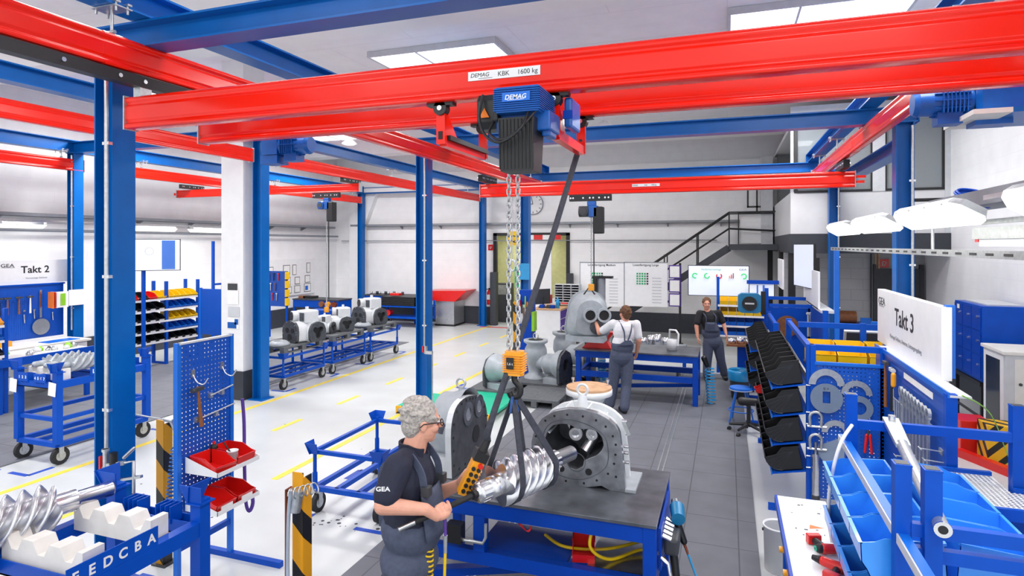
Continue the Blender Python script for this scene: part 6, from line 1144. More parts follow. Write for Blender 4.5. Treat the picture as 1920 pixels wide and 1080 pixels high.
# long steel lever lying over the frame
p0, p1 = V((1.1, 4.79, 1.585)), V((.935, 3.27, 1.535)); p0 = aty(1672, 786, 4.79); p0.z = 1.585; p1 = aty(1768, 984, 3.2); p1.z = 1.53
d = (p1 - p0).normalized(); t = thing('torque_bar', 'long steel lever bar lying across the rails of the near blue frame', 'bar', (p0 + p1) / 2); s_ = d.cross(Z)
M().prism([p0 - d * .06 + s_ * .05 - Z * .01, p0 - d * .06 - s_ * .05 - Z * .01, p0 + d * .5 - s_ * .04 - Z * .01, p0 + d * .5 + s_ * .04 - Z * .01], (0, 0, .03)).build('flat_arm', 'zinc', t, bevel=.004); M().cyl(p0 + d * .45, p1, .034, .032, 18).build('tube', 'zinc', t); M().ring(p1, d, .036, .02, .01, 20).build('tube_rim', 'chrome', t); M().cyl(p1 - d * .003, p1 + d * .003, .02, n=14).build('plug', 'black', t); M().cyl(p0 + Z * .02, p0 + Z * .05, .024, n=6).build('bolt', 'chrome', t)
# mesh tray on a blue frame
perforated('meshwhite', 'E4E6E8', (0, 1), .028, .62, .4)
t = thing('mesh_tray', 'white perforated sheet tray in a blue frame behind the near bins', 'tray', (2.0, 5.0, .012)); M().box(1.4, 4.36, 1.22, 1.70, 5.0, 1.224).box(1.70, 4.36, 1.22, 2.75, 4.71, 1.224).build('perforated_sheet', 'meshwhite', t); M().box(1.37, 4.33, 1.18, 1.4, 5.03, 1.25).box(1.4, 5.0, 1.18, 1.70, 5.03, 1.25).box(1.72, 4.71, 1.18, 2.75, 4.735, 1.25).box(1.37, 4.33, 1.18, 2.75, 4.36, 1.25).build('edge_frame', 'blue', t); M().box(1.4, 4.36, .9, 2.75, 4.71, .92).build('lower_shelf', 'lightgrey', t)
for x in (1.42, 2.7):
    for y in (4.4, 4.68): M().box(x - .02, y - .02, 0, x + .02, y + .02, 1.18).build('leg', 'blue', t)
# white table with cordless tools
wt2 = thing('side_table', 'white topped side table with blue edge beside the light blue bins', 'table', (.6, 4.1, 0)); M().box(.385, 2.6, .725, RX - .07, 5.42, .75).build('table_top', 'white', wt2); M().box(.365, 2.6, .70, .385, 5.42, .755).build('edge_strip', 'deepblue', wt2)
for y in (2.9, 4.4, 5.3): M().box(.42, y - .03, .0, .48, y + .03, .72).build('leg', 'blue', wt2)
for y in (4.3, 4.62): M().cyl((.34, y, .68), (.4, y, .68), .02, n=12).build('yellow_knob', 'amber', wt2)
for (x, y), l in (((.62, 5.0), ''),): M().prism([(.56, 4.86, .7505), (.66, 4.9, .7505), (.57, 4.93, .7505)], (0, 0, .0006)).build('orange_mark', 'orange', wt2)
m = M(); random.seed(5)
for k in range(14): x, y = random.uniform(.46, .76), random.uniform(4.7, 5.3); m.box(x, y, .7502, x + random.uniform(.006, .025), y + random.uniform(.006, .02), .7506)
m.build('ink_marks', 'darkgrey', wt2)
def drill(x, y, rz, label):
    t = thing('cordless_drill', label, 'power tool', (x, y, .752), rz); R = Matrix.Rotation(rz, 4, 'Z'); o = V((x, y, .752)); q = lambda a, b, c: o + R @ V((a, b, c))
    M().cap(q(-.06, 0, .038), q(.05, 0, .038), .034, .03).build('body', 'redplastic', t); M().cyl(q(.07, 0, .038), q(.12, 0, .038), .026, .016).cap(q(-.08, 0, .04), q(-.09, 0, .04), .03).build('chuck', 'black', t); M().cap(q(-.04, .02, .03), q(-.06, .12, .03), .022, .024).build('grip', 'black', t); M().cbox(q(-.06, .15, .034), .09, .05, .062, R).build('battery', 'redplastic', t, bevel=.006); M().cyl(q(-.1, 0, .04), q(-.118, 0, .04), .018, n=14).build('end_badge', 'teal', t)
drill(.62, 4.28, 2.6, 'red and black cordless drill lying nearer on the white side table'); drill(.66, 4.5, .3, 'red and black cordless drill lying farther back on the white side table')
t = thing('tool_box', 'red and blue box with grey lid at the near end of the white side table', 'box', (.6, 3.75, .75)); M().box(.54, 3.6, .752, .74, 3.85, .83).build('base', 'redplastic', t, bevel=.01); M().box(.6, 3.86, .752, .73, 3.92, .82).build('blue_part', 'blue', t); M().box(.58, 3.94, .752, .72, 4.02, .8).build('black_part', 'black', t)
t = thing('cable_chain', 'black segmented cable carrier lying along the back of the white side table', 'cable carrier', (.76, 3.9, .75))
for k in range(16): M().cbox((.735 + .012 * math.sin(k), 3.4 + k * .065, .775), .05, .05, .045).build('link', 'black', t)
t = thing('bucket', 'white bucket standing on the floor at the end of the white side table', 'bucket', (.42, 5.72, 0)); M().lathe([(0, .002), (.115, .002), (.125, .37), (.13, .37), (.13, .385), (.12, .385), (.11, .3), (0, .3)], (.42, 5.72, 0), n=28).build('pail', 'white', t); M().cyl((.42, 5.72, .36), (.42, 5.72, .372), .118, n=28).build('lid', 'midgrey', t); M().cyl((.3, 5.72, .33), (.285, 5.72, .33), .012).build('handle_lug', 'darkgrey', t)
# ---- Takt 3 station --------------------------------------------------------------------------
mat('slate', '6E7F96', .45, 0, .08); YA = 6.95
ba = thing('tool_board', 'blue perforated board facing the camera with steel half rings and discs', 'tool board', (1.1, YA, .2)); M().box(RX + .04, YA, .2, 1.47, YA + .004, 1.58).build('perforated_panel', 'pegxz', ba); M().box(RX + .04, YA - .012, 1.57, 1.47, YA + .03, 1.6).build('top_rail', 'brightblue', ba); M().box(RX - .0, YA - .01, 0, RX + .05, YA + .04, 1.77).box(1.44, YA - .0, 0, 1.48, YA + .04, 1.77).build('post', 'blue', ba)
def onA(u, v, off=.02): return aty(u, v, YA - off)
def halfring(u, v, ro, ri, l, a0=0., a1=math.pi):
    p = onA(u, v); tag(M().ring(p, Y, ro, ri, .012, 28, (a0, a1)).build('half_ring', 'zinc'), l, 'ring')
halfring(1549.6, 722, .165, .1, 'largest steel half ring at the top left of the ring board'); halfring(1606, 740, .14, .085, 'steel half ring at the top right of the ring board'); halfring(1567, 812, .13, .075, 'steel half ring low on the ring board behind the blue post')
t = thing('steel_disc', 'slate coloured disc with square hole hanging on the ring board', 'disc', onA(1549.6, 747)); p = onA(1549.6, 747, .035); sq = radial([(-.035, -.05), (.035, -.05), (.035, .07), (-.035, .07)], (0, 0), 40); M().annulus([p + V((.15 * math.cos(a), 0, .15 * math.sin(a))) for a in [2 * math.pi * k / 40 for k in range(40)]], [p + V((x, 0, z)) for x, z in sq], (0, .012, 0)).build('disc', 'slate', t); text('0 +', .04, p + V((-.03, -.008, .085)), X, Z, 'darkgrey', t)
tag(M().ring(onA(1611, 766, .03), Y, .125, .065, .012).build('steel_ring', 'slate'), 'slate coloured ring hanging at the right of the ring board', 'ring'); tag(M().cyl(onA(1562, 846, .03), onA(1562, 846, .018), .14, n=36).build('steel_disc', 'slate'), 'plain slate coloured disc low on the ring board', 'disc')
def shackle(u, v, l):
    p = onA(u, v, .03); t = thing('shackle', l, 'shackle', p); M().tube([p + V((-.05, 0, -.07)), p + V((-.055, 0, .02))] + [p + V((-.055 * math.cos(a), 0, .02 + .055 * math.sin(a))) for a in [k * math.pi / 8 for k in range(1, 8)]] + [p + V((.055, 0, .02)), p + V((.05, 0, -.07))], .016, 8).build('bow', 'zinc', t); M().cyl(p + V((-.08, 0, -.075)), p + V((.1, 0, -.075)), .013).build('pin', 'chrome', t)
shackle(1529.5, 786, 'upper steel shackle hanging on the ring board'); shackle(1529.5, 828, 'lower steel shackle hanging on the ring board')
p = onA(1529.5, 880, .035); t = thing('hydraulic_cylinder', 'slim chrome cylinder hanging below the shackles on the ring board', 'cylinder', p - Z * .26); M().cyl(p - Z * .27, p + Z * .16, .036, n=18).build('barrel', 'chrome', t); M().cyl(p + Z * .16, p + Z * .28, .014).build('rod', 'steel', t); M().cyl(p - Z * .3, p - Z * .26, .04, n=18).build('end_cap', 'darkgrey', t)
p = onA(1628, 822, .04); t = thing('pliers', 'pliers with long red handles hanging on the ring board', 'pliers', p); M().cap(p + V((-.015, 0, .03)), p + V((-.03, 0, -.14)), .015, .012).cap(p + V((.015, 0, .03)), p + V((.03, 0, -.15)), .015, .012).build('handles', 'redplastic', t); M().cap(p + Z * .04, p + Z * .12, .014, .008).build('jaws', 'darkgrey', t)
XB = 1.47
bb = thing('tool_board', 'blue tool board hung with chrome wrenches under the Takt 3 sign', 'tool board', (XB, 5.95, .3)); M().box(XB, 5.1, .35, XB + .004, 7.3, 1.73).build('perforated_panel', 'pegyz', bb); M().box(XB - .012, 5.04, 1.725, XB + .0, 7.3, 1.765).build('top_rail', 'brightblue', bb); M().box(XB + .0, 5.04, 1.73, XB + .13, 7.3, 1.745).build('top_shelf', 'lightgrey', bb); M().bar((XB - .035, 5.2, 1.44), (XB - .035, 6.2, 1.44), .02, .03).build('tool_bar', 'zinc', bb); M().box(XB - .02, 5.05, 0, XB + .05, 5.11, 1.75).build('post', 'blue', bb); M().bar((XB - .004, 5.4, 1.655), (XB - .004, 6.2, 1.655), .003, .05).build('label_strip', 'paper', bb)
def onB(y, z, off=.03): return V((XB - off, y, z))
hammer('hammer with long red brown handle at the far end of the wrench board', onB(6.75, 1.66), (0, .05, 1), (0, 1, 0), 'brown', 'darkgrey', L=.42); hammer('white headed mallet with black handle beside the red brown hammer', onB(6.5, 1.64), (0, .02, 1), (0, 1, 0), 'black', 'lightgrey', L=.38)
t = thing('screwdriver', 'screwdriver with orange and black handle hanging on the wrench board', 'screwdriver', onB(6.35, 1.5)); M().cap(onB(6.35, 1.62, .05), onB(6.35, 1.53, .05), .022).build('handle', 'amber', t); M().cyl(onB(6.35, 1.5, .05), onB(6.35, 1.3, .05), .005).build('blade', 'chrome', t)
for k in range(9):
    y, L = 6.1 - k * .095, .34 + .015 * k; m = M().bar(onB(y, 1.5, .05), onB(y, 1.5 - L, .05), .034, .016, up=X).ring(onB(y, 1.53, .05), X, .044, .02, .022, 16).ring(onB(y, 1.48 - L, .05), X, .036, .016, .02, 16, (math.pi * .2, math.pi * 1.5)); tag(m.build('wrench', 'zinc'), 'chrome combination wrench, %s of the row on the wrench board' % ('farthest', 'second', 'third', 'fourth', 'fifth', 'sixth', 'seventh', 'eighth', 'nearest')[k], 'wrench', 'chrome wrenches on the wrench board')
for k in range(5): y = 6.3 - k * .06; tag(M().cyl(onB(y, 1.42, .05), onB(y, 1.2, .05), .006).cyl(onB(y - .03, 1.42, .05), onB(y + .03, 1.42, .05), .006).build('t_handle_key', 'zinc'), 'T handled hex key, %s of five on the wrench board' % ('farthest', 'second', 'middle', 'fourth', 'nearest')[k], 'key', 'hex keys on the wrench board')
for k, (y, z) in enumerate(((5.9, 1.02), (5.6, 1.08), (5.2, 1.3), (5.1, 1.25))): tag(M().box(XB - .012, y - .04, z - .02, XB, y + .04, z + .02).cyl((XB - .01, y, z), (XB - .14, y, z + .01), .005).cyl((XB - .14, y - .04, z + .01), (XB - .14, y + .04, z + .01), .005).build('tool_hook', 'zinc'), 'zinc hook on the wrench board, ' + ('low in the middle', 'under the wrenches', 'upper one at the near end', 'lower one at the near end')[k], 'hook')
tag(M().tube([onB(5.25 + .05 * math.cos(a), .98 + .03 * math.sin(a), .04) for a in [k * math.pi / 6 for k in range(12)]], .012, 6, True).build('scissor_handles', 'redplastic'), 'red handled snips hanging low at the near end of the wrench board', 'snips')
for k in range(3): y = 5.75 - .12 * k; tag(M().cyl(onB(y, .95, .045), onB(y, .62, .045), .022, n=14).cyl(onB(y, .97, .045), onB(y, .93, .045), .03, n=14).build('extension_bar', ('chrome', 'darkgrey', 'steel')[k]), '%s extension bar hanging low on the wrench board' % ('chrome', 'dark', 'steel')[k], 'bar')
sign('white Takt 3 station sign above the wrench board on the right', (XB + .1, 6.64, 2.03), (0, -1, 0), 2.13, .57, 'Takt 3', 'Montage Gehäuse, Rotoren, Leistungsregelung', th=.07)
tag(M().box(XB + .138, 5.6, 1.76, XB + .2, 5.66, 2.33).build('sign_post', 'brightblue'), 'short blue post behind the near end of the Takt 3 sign', 'post'); tag(M().box(XB + .138, 7.6, 0, XB + .2, 7.66, 2.3).build('sign_post', 'brightblue'), 'blue post behind the far end of the Takt 3 sign', 'post')
# yellow bins and rails behind the ring board
t = thing('bin_shelf', 'blue rails and shelf holding the yellow bins behind the ring board', 'shelf', (1.1, 7.6, 1.6)); M().bar((RX, YA + .05, 1.74), (1.5, YA + .05, 1.74), .05, .06).build('rail', 'blue', t); M().bar((RX, 8.1, 1.84), (2.0, 8.1, 1.84), .05, .06).build('rail', 'blue', t)
for x, y in ((1.5, 8.1), (2.0, 8.1), (2.0, 7.1)): M().box(x - .03, y - .03, 0, x + .03, y + .03, 1.88).build('post', 'blue', t)
M().box(RX + .05, 7.36, 1.4, 1.95, 8.05, 1.43).build('shelf', 'blue', t)
for k, (x, w) in enumerate(((1.0, .28), (1.3, .28), (1.66, .38))): b = stackbin(w, .35, .26, 'yellow', 'yellow bin on the shelf behind the ring board, ' + ('leftmost', 'middle', 'rightmost and widest')[k], lab=False, group='yellow bins behind the ring board'); b.location = (x, 7.75, 1.435)
tag(M().box(1.0, 7.37, 1.435, 1.4, 7.55, 1.5).build('parts_tray', 'black', bevel=.01), 'black tray of small steel parts in front of the yellow bins', 'tray')
t = thing('monitor', 'small tilted grey monitor standing on the blue rails behind the yellow bins', 'screen', (1.72, 8.3, 1.87)); R = Matrix.Rotation(.3, 4, 'X'); c = aty(1618, 645, 8.3); M().cbox(c, .42, .05, .34, R).build('casing', 'lightgrey', t, bevel=.006); M().cbox(c + V((0, -.028, 0)), .37, .006, .29, R).build('display', 'darkgrey', t); M().box(c.x - .03, 8.33, 1.4, c.x + .03, 8.39, c.z).build('stand', 'darkgrey', t)
# next station further down
DY = 5.75
c2 = thing('tool_board', 'blue tool board with brown disc and white levers, next station down the aisle', 'tool board', (1.1, YA + DY, .3)); M().box(RX - .1, YA + DY, .3, 1.47, YA + DY + .01, 1.6).build('perforated_panel', 'blue', c2); M().box(RX - .12, YA + DY - .02, 0, RX - .06, YA + DY + .03, 1.8).box(1.44, YA + DY, 0, 1.48, YA + DY + .05, 1.8).build('post', 'blue', c2); M().bar((RX - .1, YA + DY, 1.78), (1.5, YA + DY, 1.78), .05, .06).build('rail', 'blue', c2); M().bar((RX - .1, YA + DY - .9, 1.72), (1.5, YA + DY - .9, 1.72), .05, .06).build('rail', 'blue', c2)
p = aty(1476, 612, YA + DY - .05); tag(M().cyl(p, p + Y * .03, .2, n=28).build('brown_disc', 'brown'), 'round brown wooden disc hanging on the next station board', 'disc')
for k in range(5): p = aty(1515 + k * 4, 600, YA + DY - .06); tag(M().cap(p + Z * .1, p - Z * .3, .015).ell(p + Z * .12, .035, .03, .03).build('hanging_tool', ('lightgrey', 'chrome', 'brown')[k % 3]), '%s long tool hanging on the next station board' % ('pale grey', 'chrome', 'brown')[k % 3], 'tool', 'long tools on the next station board, ' + ('pale grey', 'chrome', 'brown')[k % 3])
c3 = thing('tool_board', 'blue board seen edge on under the second white sign down the aisle', 'tool board', (1.47, 12.0, .3)); M().box(1.46, 10.75, .35, 1.48, 12.55, 1.73).build('panel', 'blue', c3); M().box(1.4, 10.7, 1.72, 1.6, 12.6, 1.76).build('top_shelf', 'lightgrey', c3); M().box(1.42, 10.68, 0, 1.5, 10.76, 1.76).build('post', 'blue', c3)
sign('white station sign seen edge on in the middle of the right row', (1.4, 12.05, 2.05), (0, -1, 0), 2.0, .62)
sign('narrow white station sign farthest down the right row', (1.05, 14.0, 2.2), (0, -1, 0), 1.2, .6)
for x, y, zt, l in ((1.62, 10.72, 2.75, 'tall blue post carrying the slanted aisle monitor'), (1.9, 9.5, 1.75, 'short blue post between the two sign stations'), (1.62, 12.9, 1.9, 'blue post at the far end of the second sign')): tag(M().box(x - .035, y - .035, 0, x + .035, y + .035, zt).build('frame_post', 'brightblue'), l, 'post')
t, s, c, ux, n = monitor('large slanted monitor seen from the side at the second sign station', dp(1506, 498, 11.2), -1.40, 1.2, .8, False); M().bar(c - ux * .5 - n * .1, c + ux * .4 - n * .1, .12, .3).build('mount', 'black', t)
# lamps over the right row
for y0, y1, l in ((2.35, 3.8, 'lit strip lamp at the right edge of the frame'), (4.42, 5.9, 'lit strip lamp above the near end of the Takt 3 sign'), (6.3, 7.75, 'lit strip lamp right behind the tall blue column head'), (8.1, 9.5, 'lit strip lamp farthest down the right row')): tube_lamp(l, (1.4, y0, 3.0), (1.4, y1, 3.0), .24, .11, None, V((.5, 0, .86)))
t = thing('lamp_rail', 'steel rails and cable duct carrying the lamps on the right', 'rail', (1.5, 6.5, 2.7)); M().bar((1.55, 2.4, 2.74), (1.55, 10.7, 2.74), .03, .05).build('slotted_rail', 'zinc', t)
m = M()
for k in range(30): m.bar((1.534, 2.6 + k * .27, 2.74), (1.534, 2.72 + k * .27, 2.74), .003, .016)
m.build('slots', 'black', t); M().bar((1.75, 2.4, 3.12), (1.75, 6.0, 3.12), .3, .1).build('cable_duct', 'midgrey', t); M().bar((1.5, 3.6, 3.09), (1.5, 4.5, 3.09), .03, .03).bar((1.6, 2.4, 2.95), (1.6, 5.3, 2.95), .03, .03).bar((1.7, 2.4, 2.88), (1.7, 5.2, 2.88), .1, .08).build('lower_rail', 'zinc', t)
for y in (2.6, 4.1, 5.9): M().cyl((1.6, y, 2.74), (1.6, y, 3.12), .012, n=8).build('drop_rod', 'zinc', t)
M().bar((1.72, 3.9, 2.84), (1.72, 5.1, 2.84), .12, .1).build('ballast_box', 'lightgrey', t); M().box(1.66, 5.12, 2.82, 1.76, 5.18, 2.92).build('red_end', 'redplastic', t)
c = aty(1826, 374, 5.4); m = M()
for k in range(7): r = .14 + .01 * (k % 3); m.tube([c + V((r * math.cos(a) * .7, r * math.sin(a), .01 * k - .02 + .05 * math.cos(a - 1.8))) for a in [j * math.pi / 12 for j in range(24)]], .008, 6, True)
tag(m.build('cable_coil', 'deepblue'), 'coil of blue cable lying on the duct above the right lamps', 'cable')
tag(M().cyl((2.2, 8.86, 3.36), (3.4, 8.86, 3.37), .022, n=10).build('stay_rod', 'black'), 'black horizontal rod reaching from the right column toward the wall', 'rod')
t = thing('hanging_chain', 'thin chain hanging from the crane drive down to the right lamps', 'chain', (1.6, 4.1, 3.2)); chain((1.62, 4.2, 3.17), (1.62, 4.2, 4.1), t, .004, .04, 'zinc', .02, 'links')
tag(M().tube(spline([(1.5, 4.9, 1.78), (1.9, 5.6, 1.5), (2.6, 7.2, .7), (3.2, 8.4, .15), (3.6, 9.0, .02)], 8), .0045, 6).build('green_cable', 'lime'), 'thin green cable running from the wrench board down to the floor', 'cable')
# lockers, cabinet, boxes by the right wall
t = thing('lockers', 'blue bank of nine small lockers on a black stand by the right wall', 'lockers', (3.9, 11.5, 0)); x0 = 3.6; M().box(x0, 10.95, .74, 4.2, 12.1, 1.88).build('carcass', 'blue', t, bevel=.004); M().box(x0 + .1, 11.05, 1.88, 4.15, 12.0, 1.9).build('top_panel', 'lightgrey', t)
for k in range(3):
    for j in range(3): d = M().box(x0 - .012, 10.98 + k * .375, .78 + j * .365, x0, 11.33 + k * .375, 1.12 + j * .365).build('door', 'deepblue', t, bevel=.003); M().cyl((x0 - .012, 11.08 + k * .375, .98 + j * .365), (x0 - .03, 11.08 + k * .375, .98 + j * .365), .018, n=10).build('lock', 'chrome', d)
M().box(x0 - .014, 11.85, 1.76, x0 - .012, 11.95, 1.83).build('label_card', 'paper', t); M().bar((x0, 10.97, .7), (x0, 12.08, .7), .04, .06).bar((x0, 10.97, .2), (x0, 12.08, .2), .03, .03).build('stand_rail', 'black', t)
for y in (10.99, 12.06):
    for x in (x0 + .02, 4.15): M().box(x - .025, y - .025, 0, x + .025, y + .025, .73).build('leg', 'black', t)
t = thing('jacket', 'black jacket hanging at the far side of the blue lockers', 'jacket', (3.75, 12.3, .9)); m = M().cap((3.75, 12.18, 1.35), (3.75, 12.2, .95), .11, .13).cap((3.66, 12.18, 1.3), (3.6, 12.17, .95), .06, .05); remesh(m.build('cloth', 'black', t), .015, 4); M().cyl((3.62, 12.2, 1.25), (3.6, 12.19, 1.25), .02).build('badge', 'redplastic', t)
t = thing('cabinet', 'light grey steel cabinet with dark glass door in front of the lockers', 'cabinet', (3.85, 10.2, 0)); M().box(3.5, 9.85, .04, 4.2, 10.6, 1.34).build('carcass', 'lightgrey', t, bevel=.01); M().box(3.47, 9.83, 1.33, 4.22, 10.62, 1.38).build('top', 'offwhite', t, bevel=.01); M().box(3.49, 9.9, .1, 3.5, 10.55, 1.3).build('door_frame', 'white', t); M().box(3.484, 10.0, .12, 3.49, 10.46, 1.24).build('glass_door', 'lens', t); M().box(3.6, 9.84, .12, 4.15, 9.85, 1.28).build('side_panel', 'offwhite', t); M().cyl((3.66, 9.84, .95), (3.66, 9.825, .95), .02, n=12).build('lock', 'darkgrey', t)
tag(M().box(3.1, 9.25, 0, 3.5, 9.6, .52).build('hazard_box', 'hazardsmall', bevel=.006), 'box with yellow and black hazard stripes on the floor by the cabinet', 'box'); tag(M().box(2.95, 9.7, 0, 3.3, 10.1, .45).build('red_box', 'redplastic', bevel=.01), 'red box on the floor behind the striped box', 'box'); tag(M().bar((2.9, 9.6, .05), (3.25, 8.9, .05), .1, .1).build('red_kerb', 'redplastic'), 'red bar lying on the floor in front of the red box', 'bar')
p = aty(1658, 494, 16.15); t = thing('fire_sign', 'dark red fire sign on the grey wall below the mezzanine', 'sign', (p.x, 16.18, p.z - .1)); M().box(p.x - .1, 16.18, p.z - .1, p.x + .1, 16.19, p.z + .1).build('plate', 'redplastic', t); M().tube([(p.x - .03, 16.176, p.z - .06), (p.x - .03, 16.176, p.z + .05), (p.x + .05, 16.176, p.z + .03), (p.x, 16.176, p.z - .06)], .009, 6).build('pictogram', 'white', t)
for u, l, c_ in ((1633, 'dark pipe', 'darkgrey'), (1642, 'left tan pipe', 'wood'), (1648, 'right tan pipe', 'wood')): p = aty(u, 500, 16.12); tag(M().cyl((p.x, 16.12, .9), (p.x, 16.12, 2.62), .02, n=8).build('wall_pipe', c_), l + ' running down the grey wall below the mezzanine', 'pipe')
p = aty(1600, 590, 15.4); t = thing('machine', 'blue machine with orange motor standing below the mezzanine', 'machine', (p.x, 15.4, 0)); M().box(p.x - .4, 15.2, 0, p.x + .35, 15.8, 1.05).build('base', 'deepblue', t, bevel=.01); M().cyl((p.x - .3, 15.4, 1.18), (p.x + .05, 15.4, 1.18), .14, n=18).build('motor', 'brown', t); M().box(p.x + .1, 15.15, .3, p.x + .3, 15.2, 1.2).build('panel', 'brightblue', t)
# ================================================================ MIDDLE BACKGROUND
# whiteboards and displays
for k, (u0, u1, hd) in enumerate(((1087, 1170, 'Losenfertigung Medium'), (1170, 1252, 'Losenfertigung Large'))):
    p, q = aty(u0, 491, 17.3), aty(u1, 576, 17.3); t = thing('whiteboard', 'whiteboard planning panel headed %s behind the middle table' % ('Medium' if k == 0 else 'Large'), 'whiteboard', ((p.x + q.x) / 2, 17.3, q.z)); b = M().box(p.x + .005, 17.3, q.z, q.x - .005, 17.33, p.z).build('board', 'white', t); M().box(p.x, 17.29, p.z - .02, q.x, 17.335, p.z).box(p.x, 17.29, q.z, p.x + .015, 17.335, p.z).build('frame', 'midgrey', b)
    text(hd, .085, ((p.x + q.x) / 2, 17.298, p.z - .11), X, Z, 'black', b, align='CENTER', bold=.001)
    for i in range(5):
        for j in range(5): x, z = p.x + .35 + i * .07, p.z - .35 - j * .07; M().box(x, 17.294, z, x + .045, 17.3, z + .045).build('magnet', 'green' if i < 4 else 'black', b)
    for i in range(9): M().box(q.x - .42, 17.297, q.z + .1 + i * .085, q.x - .17, 17.299, q.z + .13 + i * .085).build('entry_line', 'lightgrey', b)
for k in range(3):
    p = aty(1254, 497 + k * 26.5, 17.28); q = aty(1276, 522 + k * 26.5, 17.28); f = thing('framed_sheet', 'purple framed sheet at the right end of the whiteboards, ' + ('top', 'middle', 'bottom')[k], 'sheet', ((p.x + q.x) / 2, 17.28, q.z), 0, 'purple framed sheets'); M().box(p.x, 17.27, q.z, q.x, 17.29, p.z).build('frame', 'purple', f); M().box(p.x + .03, 17.264, q.z + .03, q.x - .03, 17.27, p.z - .03).build('page', 'paper', f)
p = aty(1275, 560, 17.34); t = thing('whiteboard_stand', 'dark post carrying the right end of the whiteboards', 'stand', (p.x, 17.36, 0)); M().box(p.x - .03, 17.333, 0, p.x + .03, 17.4, 2.3).box(p.x - .06, 17.0, 0, p.x + .06, 17.7, .05).build('post', 'black', t); M().box(-4.2, 17.333, 1.2, p.x, 17.36, 1.26).build('cross_rail', 'black', t)
p, q = aty(1290, 497, 14.5), aty(1405, 557, 14.5); c = (p + q) / 2
t, s, c, ux, n = monitor('wide display with green ring charts standing behind the dark shirted worker', c, 0, q.x - p.x, p.z - q.z, True, 'screen', 'black', 0)
for k, cc_ in enumerate(('screengreen', 'screengreen', 'redplastic', 'amber', 'screengreen')):
    x = c.x - .5 + k * .26
    if k == 3:
        for j in range(3): M().box(x - .05 + j * .04, 14.468, c.z + .06, x - .03 + j * .04, 14.474, c.z + .12 + .03 * j).build('bar_mark', ('amber', 'redplastic', 'brown')[j], s)
    else: M().ring((x, 14.47, c.z + .11), Y, .065, .04, .004, 20, (.4 + k, 5.2 + k)).build('ring_chart', cc_, s)
text('Verdichtermontage', .055, (c.x - .15, 14.472, c.z + .24), X, Z, 'green', s, align='CENTER'); text('GEA', .06, (c.x + .52, 14.472, c.z + .24), X, Z, 'darkgrey', s, align='CENTER', sx=1.4)
t, s, c, ux, n = monitor('small display in a blue frame to the right of the wide display', aty(1428, 543, 14.2), 0, .52, .3, True, 'screen', 'blue', 0); M().box(c.x - .3, 14.16, c.z + .12, c.x + .34, 14.24, c.z + .2).build('hood', 'deepblue', t); M().box(c.x + .02, 14.17, c.z - .12, c.x + .06, 14.176, c.z + .1).box(c.x - .1, 14.17, c.z - .12, c.x - .07, 14.176, c.z + .1).build('blue_bar', 'screenblue', s)
# bin rack and hose reel behind the right worker
p, q = aty(1346, 550, 13.9), aty(1432, 640, 13.9)
t = thing('bin_rack', 'blue rack of yellow and blue bins facing the camera at the end of the aisle', 'rack', ((p.x + q.x) / 2, 14.05, 0))
for x in (p.x, q.x): M().box(x - .03, 14.1, 0, x + .03, 14.16, 2.1 if x == p.x else 1.7).build('post', 'blue', t)
zz = [2.8 - (v - 459) / 1141.2 * 13.2 for v in (571, 590, 609, 627)]
for z in zz: M().box(p.x, 13.82, z - .02, q.x, 14.12, z).build('shelf', 'blue', t); M().box(p.x, 13.8, z - .025, q.x, 13.815, z + .015).build('shelf_edge', 'white', t)
W5 = (q.x - p.x - .08) / 5
for j, (z, mt_, nm) in enumerate(zip(zz, ('yellow', 'yellow', 'brightblue', 'brightblue'), ('top yellow row', 'lower yellow row', 'upper blue row', 'bottom blue row'))):
    for k in range(5):
        l = 'bin on the %s of the aisle end rack, %s' % (nm, ('leftmost', 'second', 'third', 'fourth', 'rightmost')[k]); key = 'R' + mt_
        if key not in BIN: b = stackbin(W5 * .94, .26, .17, mt_, l, lab=False, group='bins on the aisle end rack'); BIN[key] = b
        else: b = dup(BIN[key], (0, 0, 0), 0, l)
        b.location = (p.x + .04 + W5 * (k + .5), 13.97, z + .002)
p = aty(1405, 568, 12.2); t = thing('hose_reel', 'blue and black hose reel box mounted in front of the yellow bins', 'hose reel', (p.x, 12.2, p.z - .18)); M().sweep([(-.2, -.14), (-.14, -.18), (.14, -.18), (.2, -.14), (.2, .14), (.14, .18), (-.14, .18), (-.2, .14)], (p.x, 12.1, p.z), (p.x, 12.32, p.z)).build('case', 'makitablue', t, bevel=.01); M().cyl((p.x, 12.06, p.z), (p.x, 12.1, p.z), .13, n=28).build('hub', 'black', t); M().box(p.x - .08, 12.055, p.z - .015, p.x + .08, 12.06, p.z + .015).build('badge', 'lightgrey', t); M().box(p.x + .2, 12.15, p.z - .2, p.x + .28, 12.25, p.z + .22).build('bracket', 'black', t)
tag(M().box(p.x + .26, 12.16, 0, p.x + .33, 12.23, 2.0).build('frame_post', 'blue'), 'blue post carrying the hose reel box', 'post')
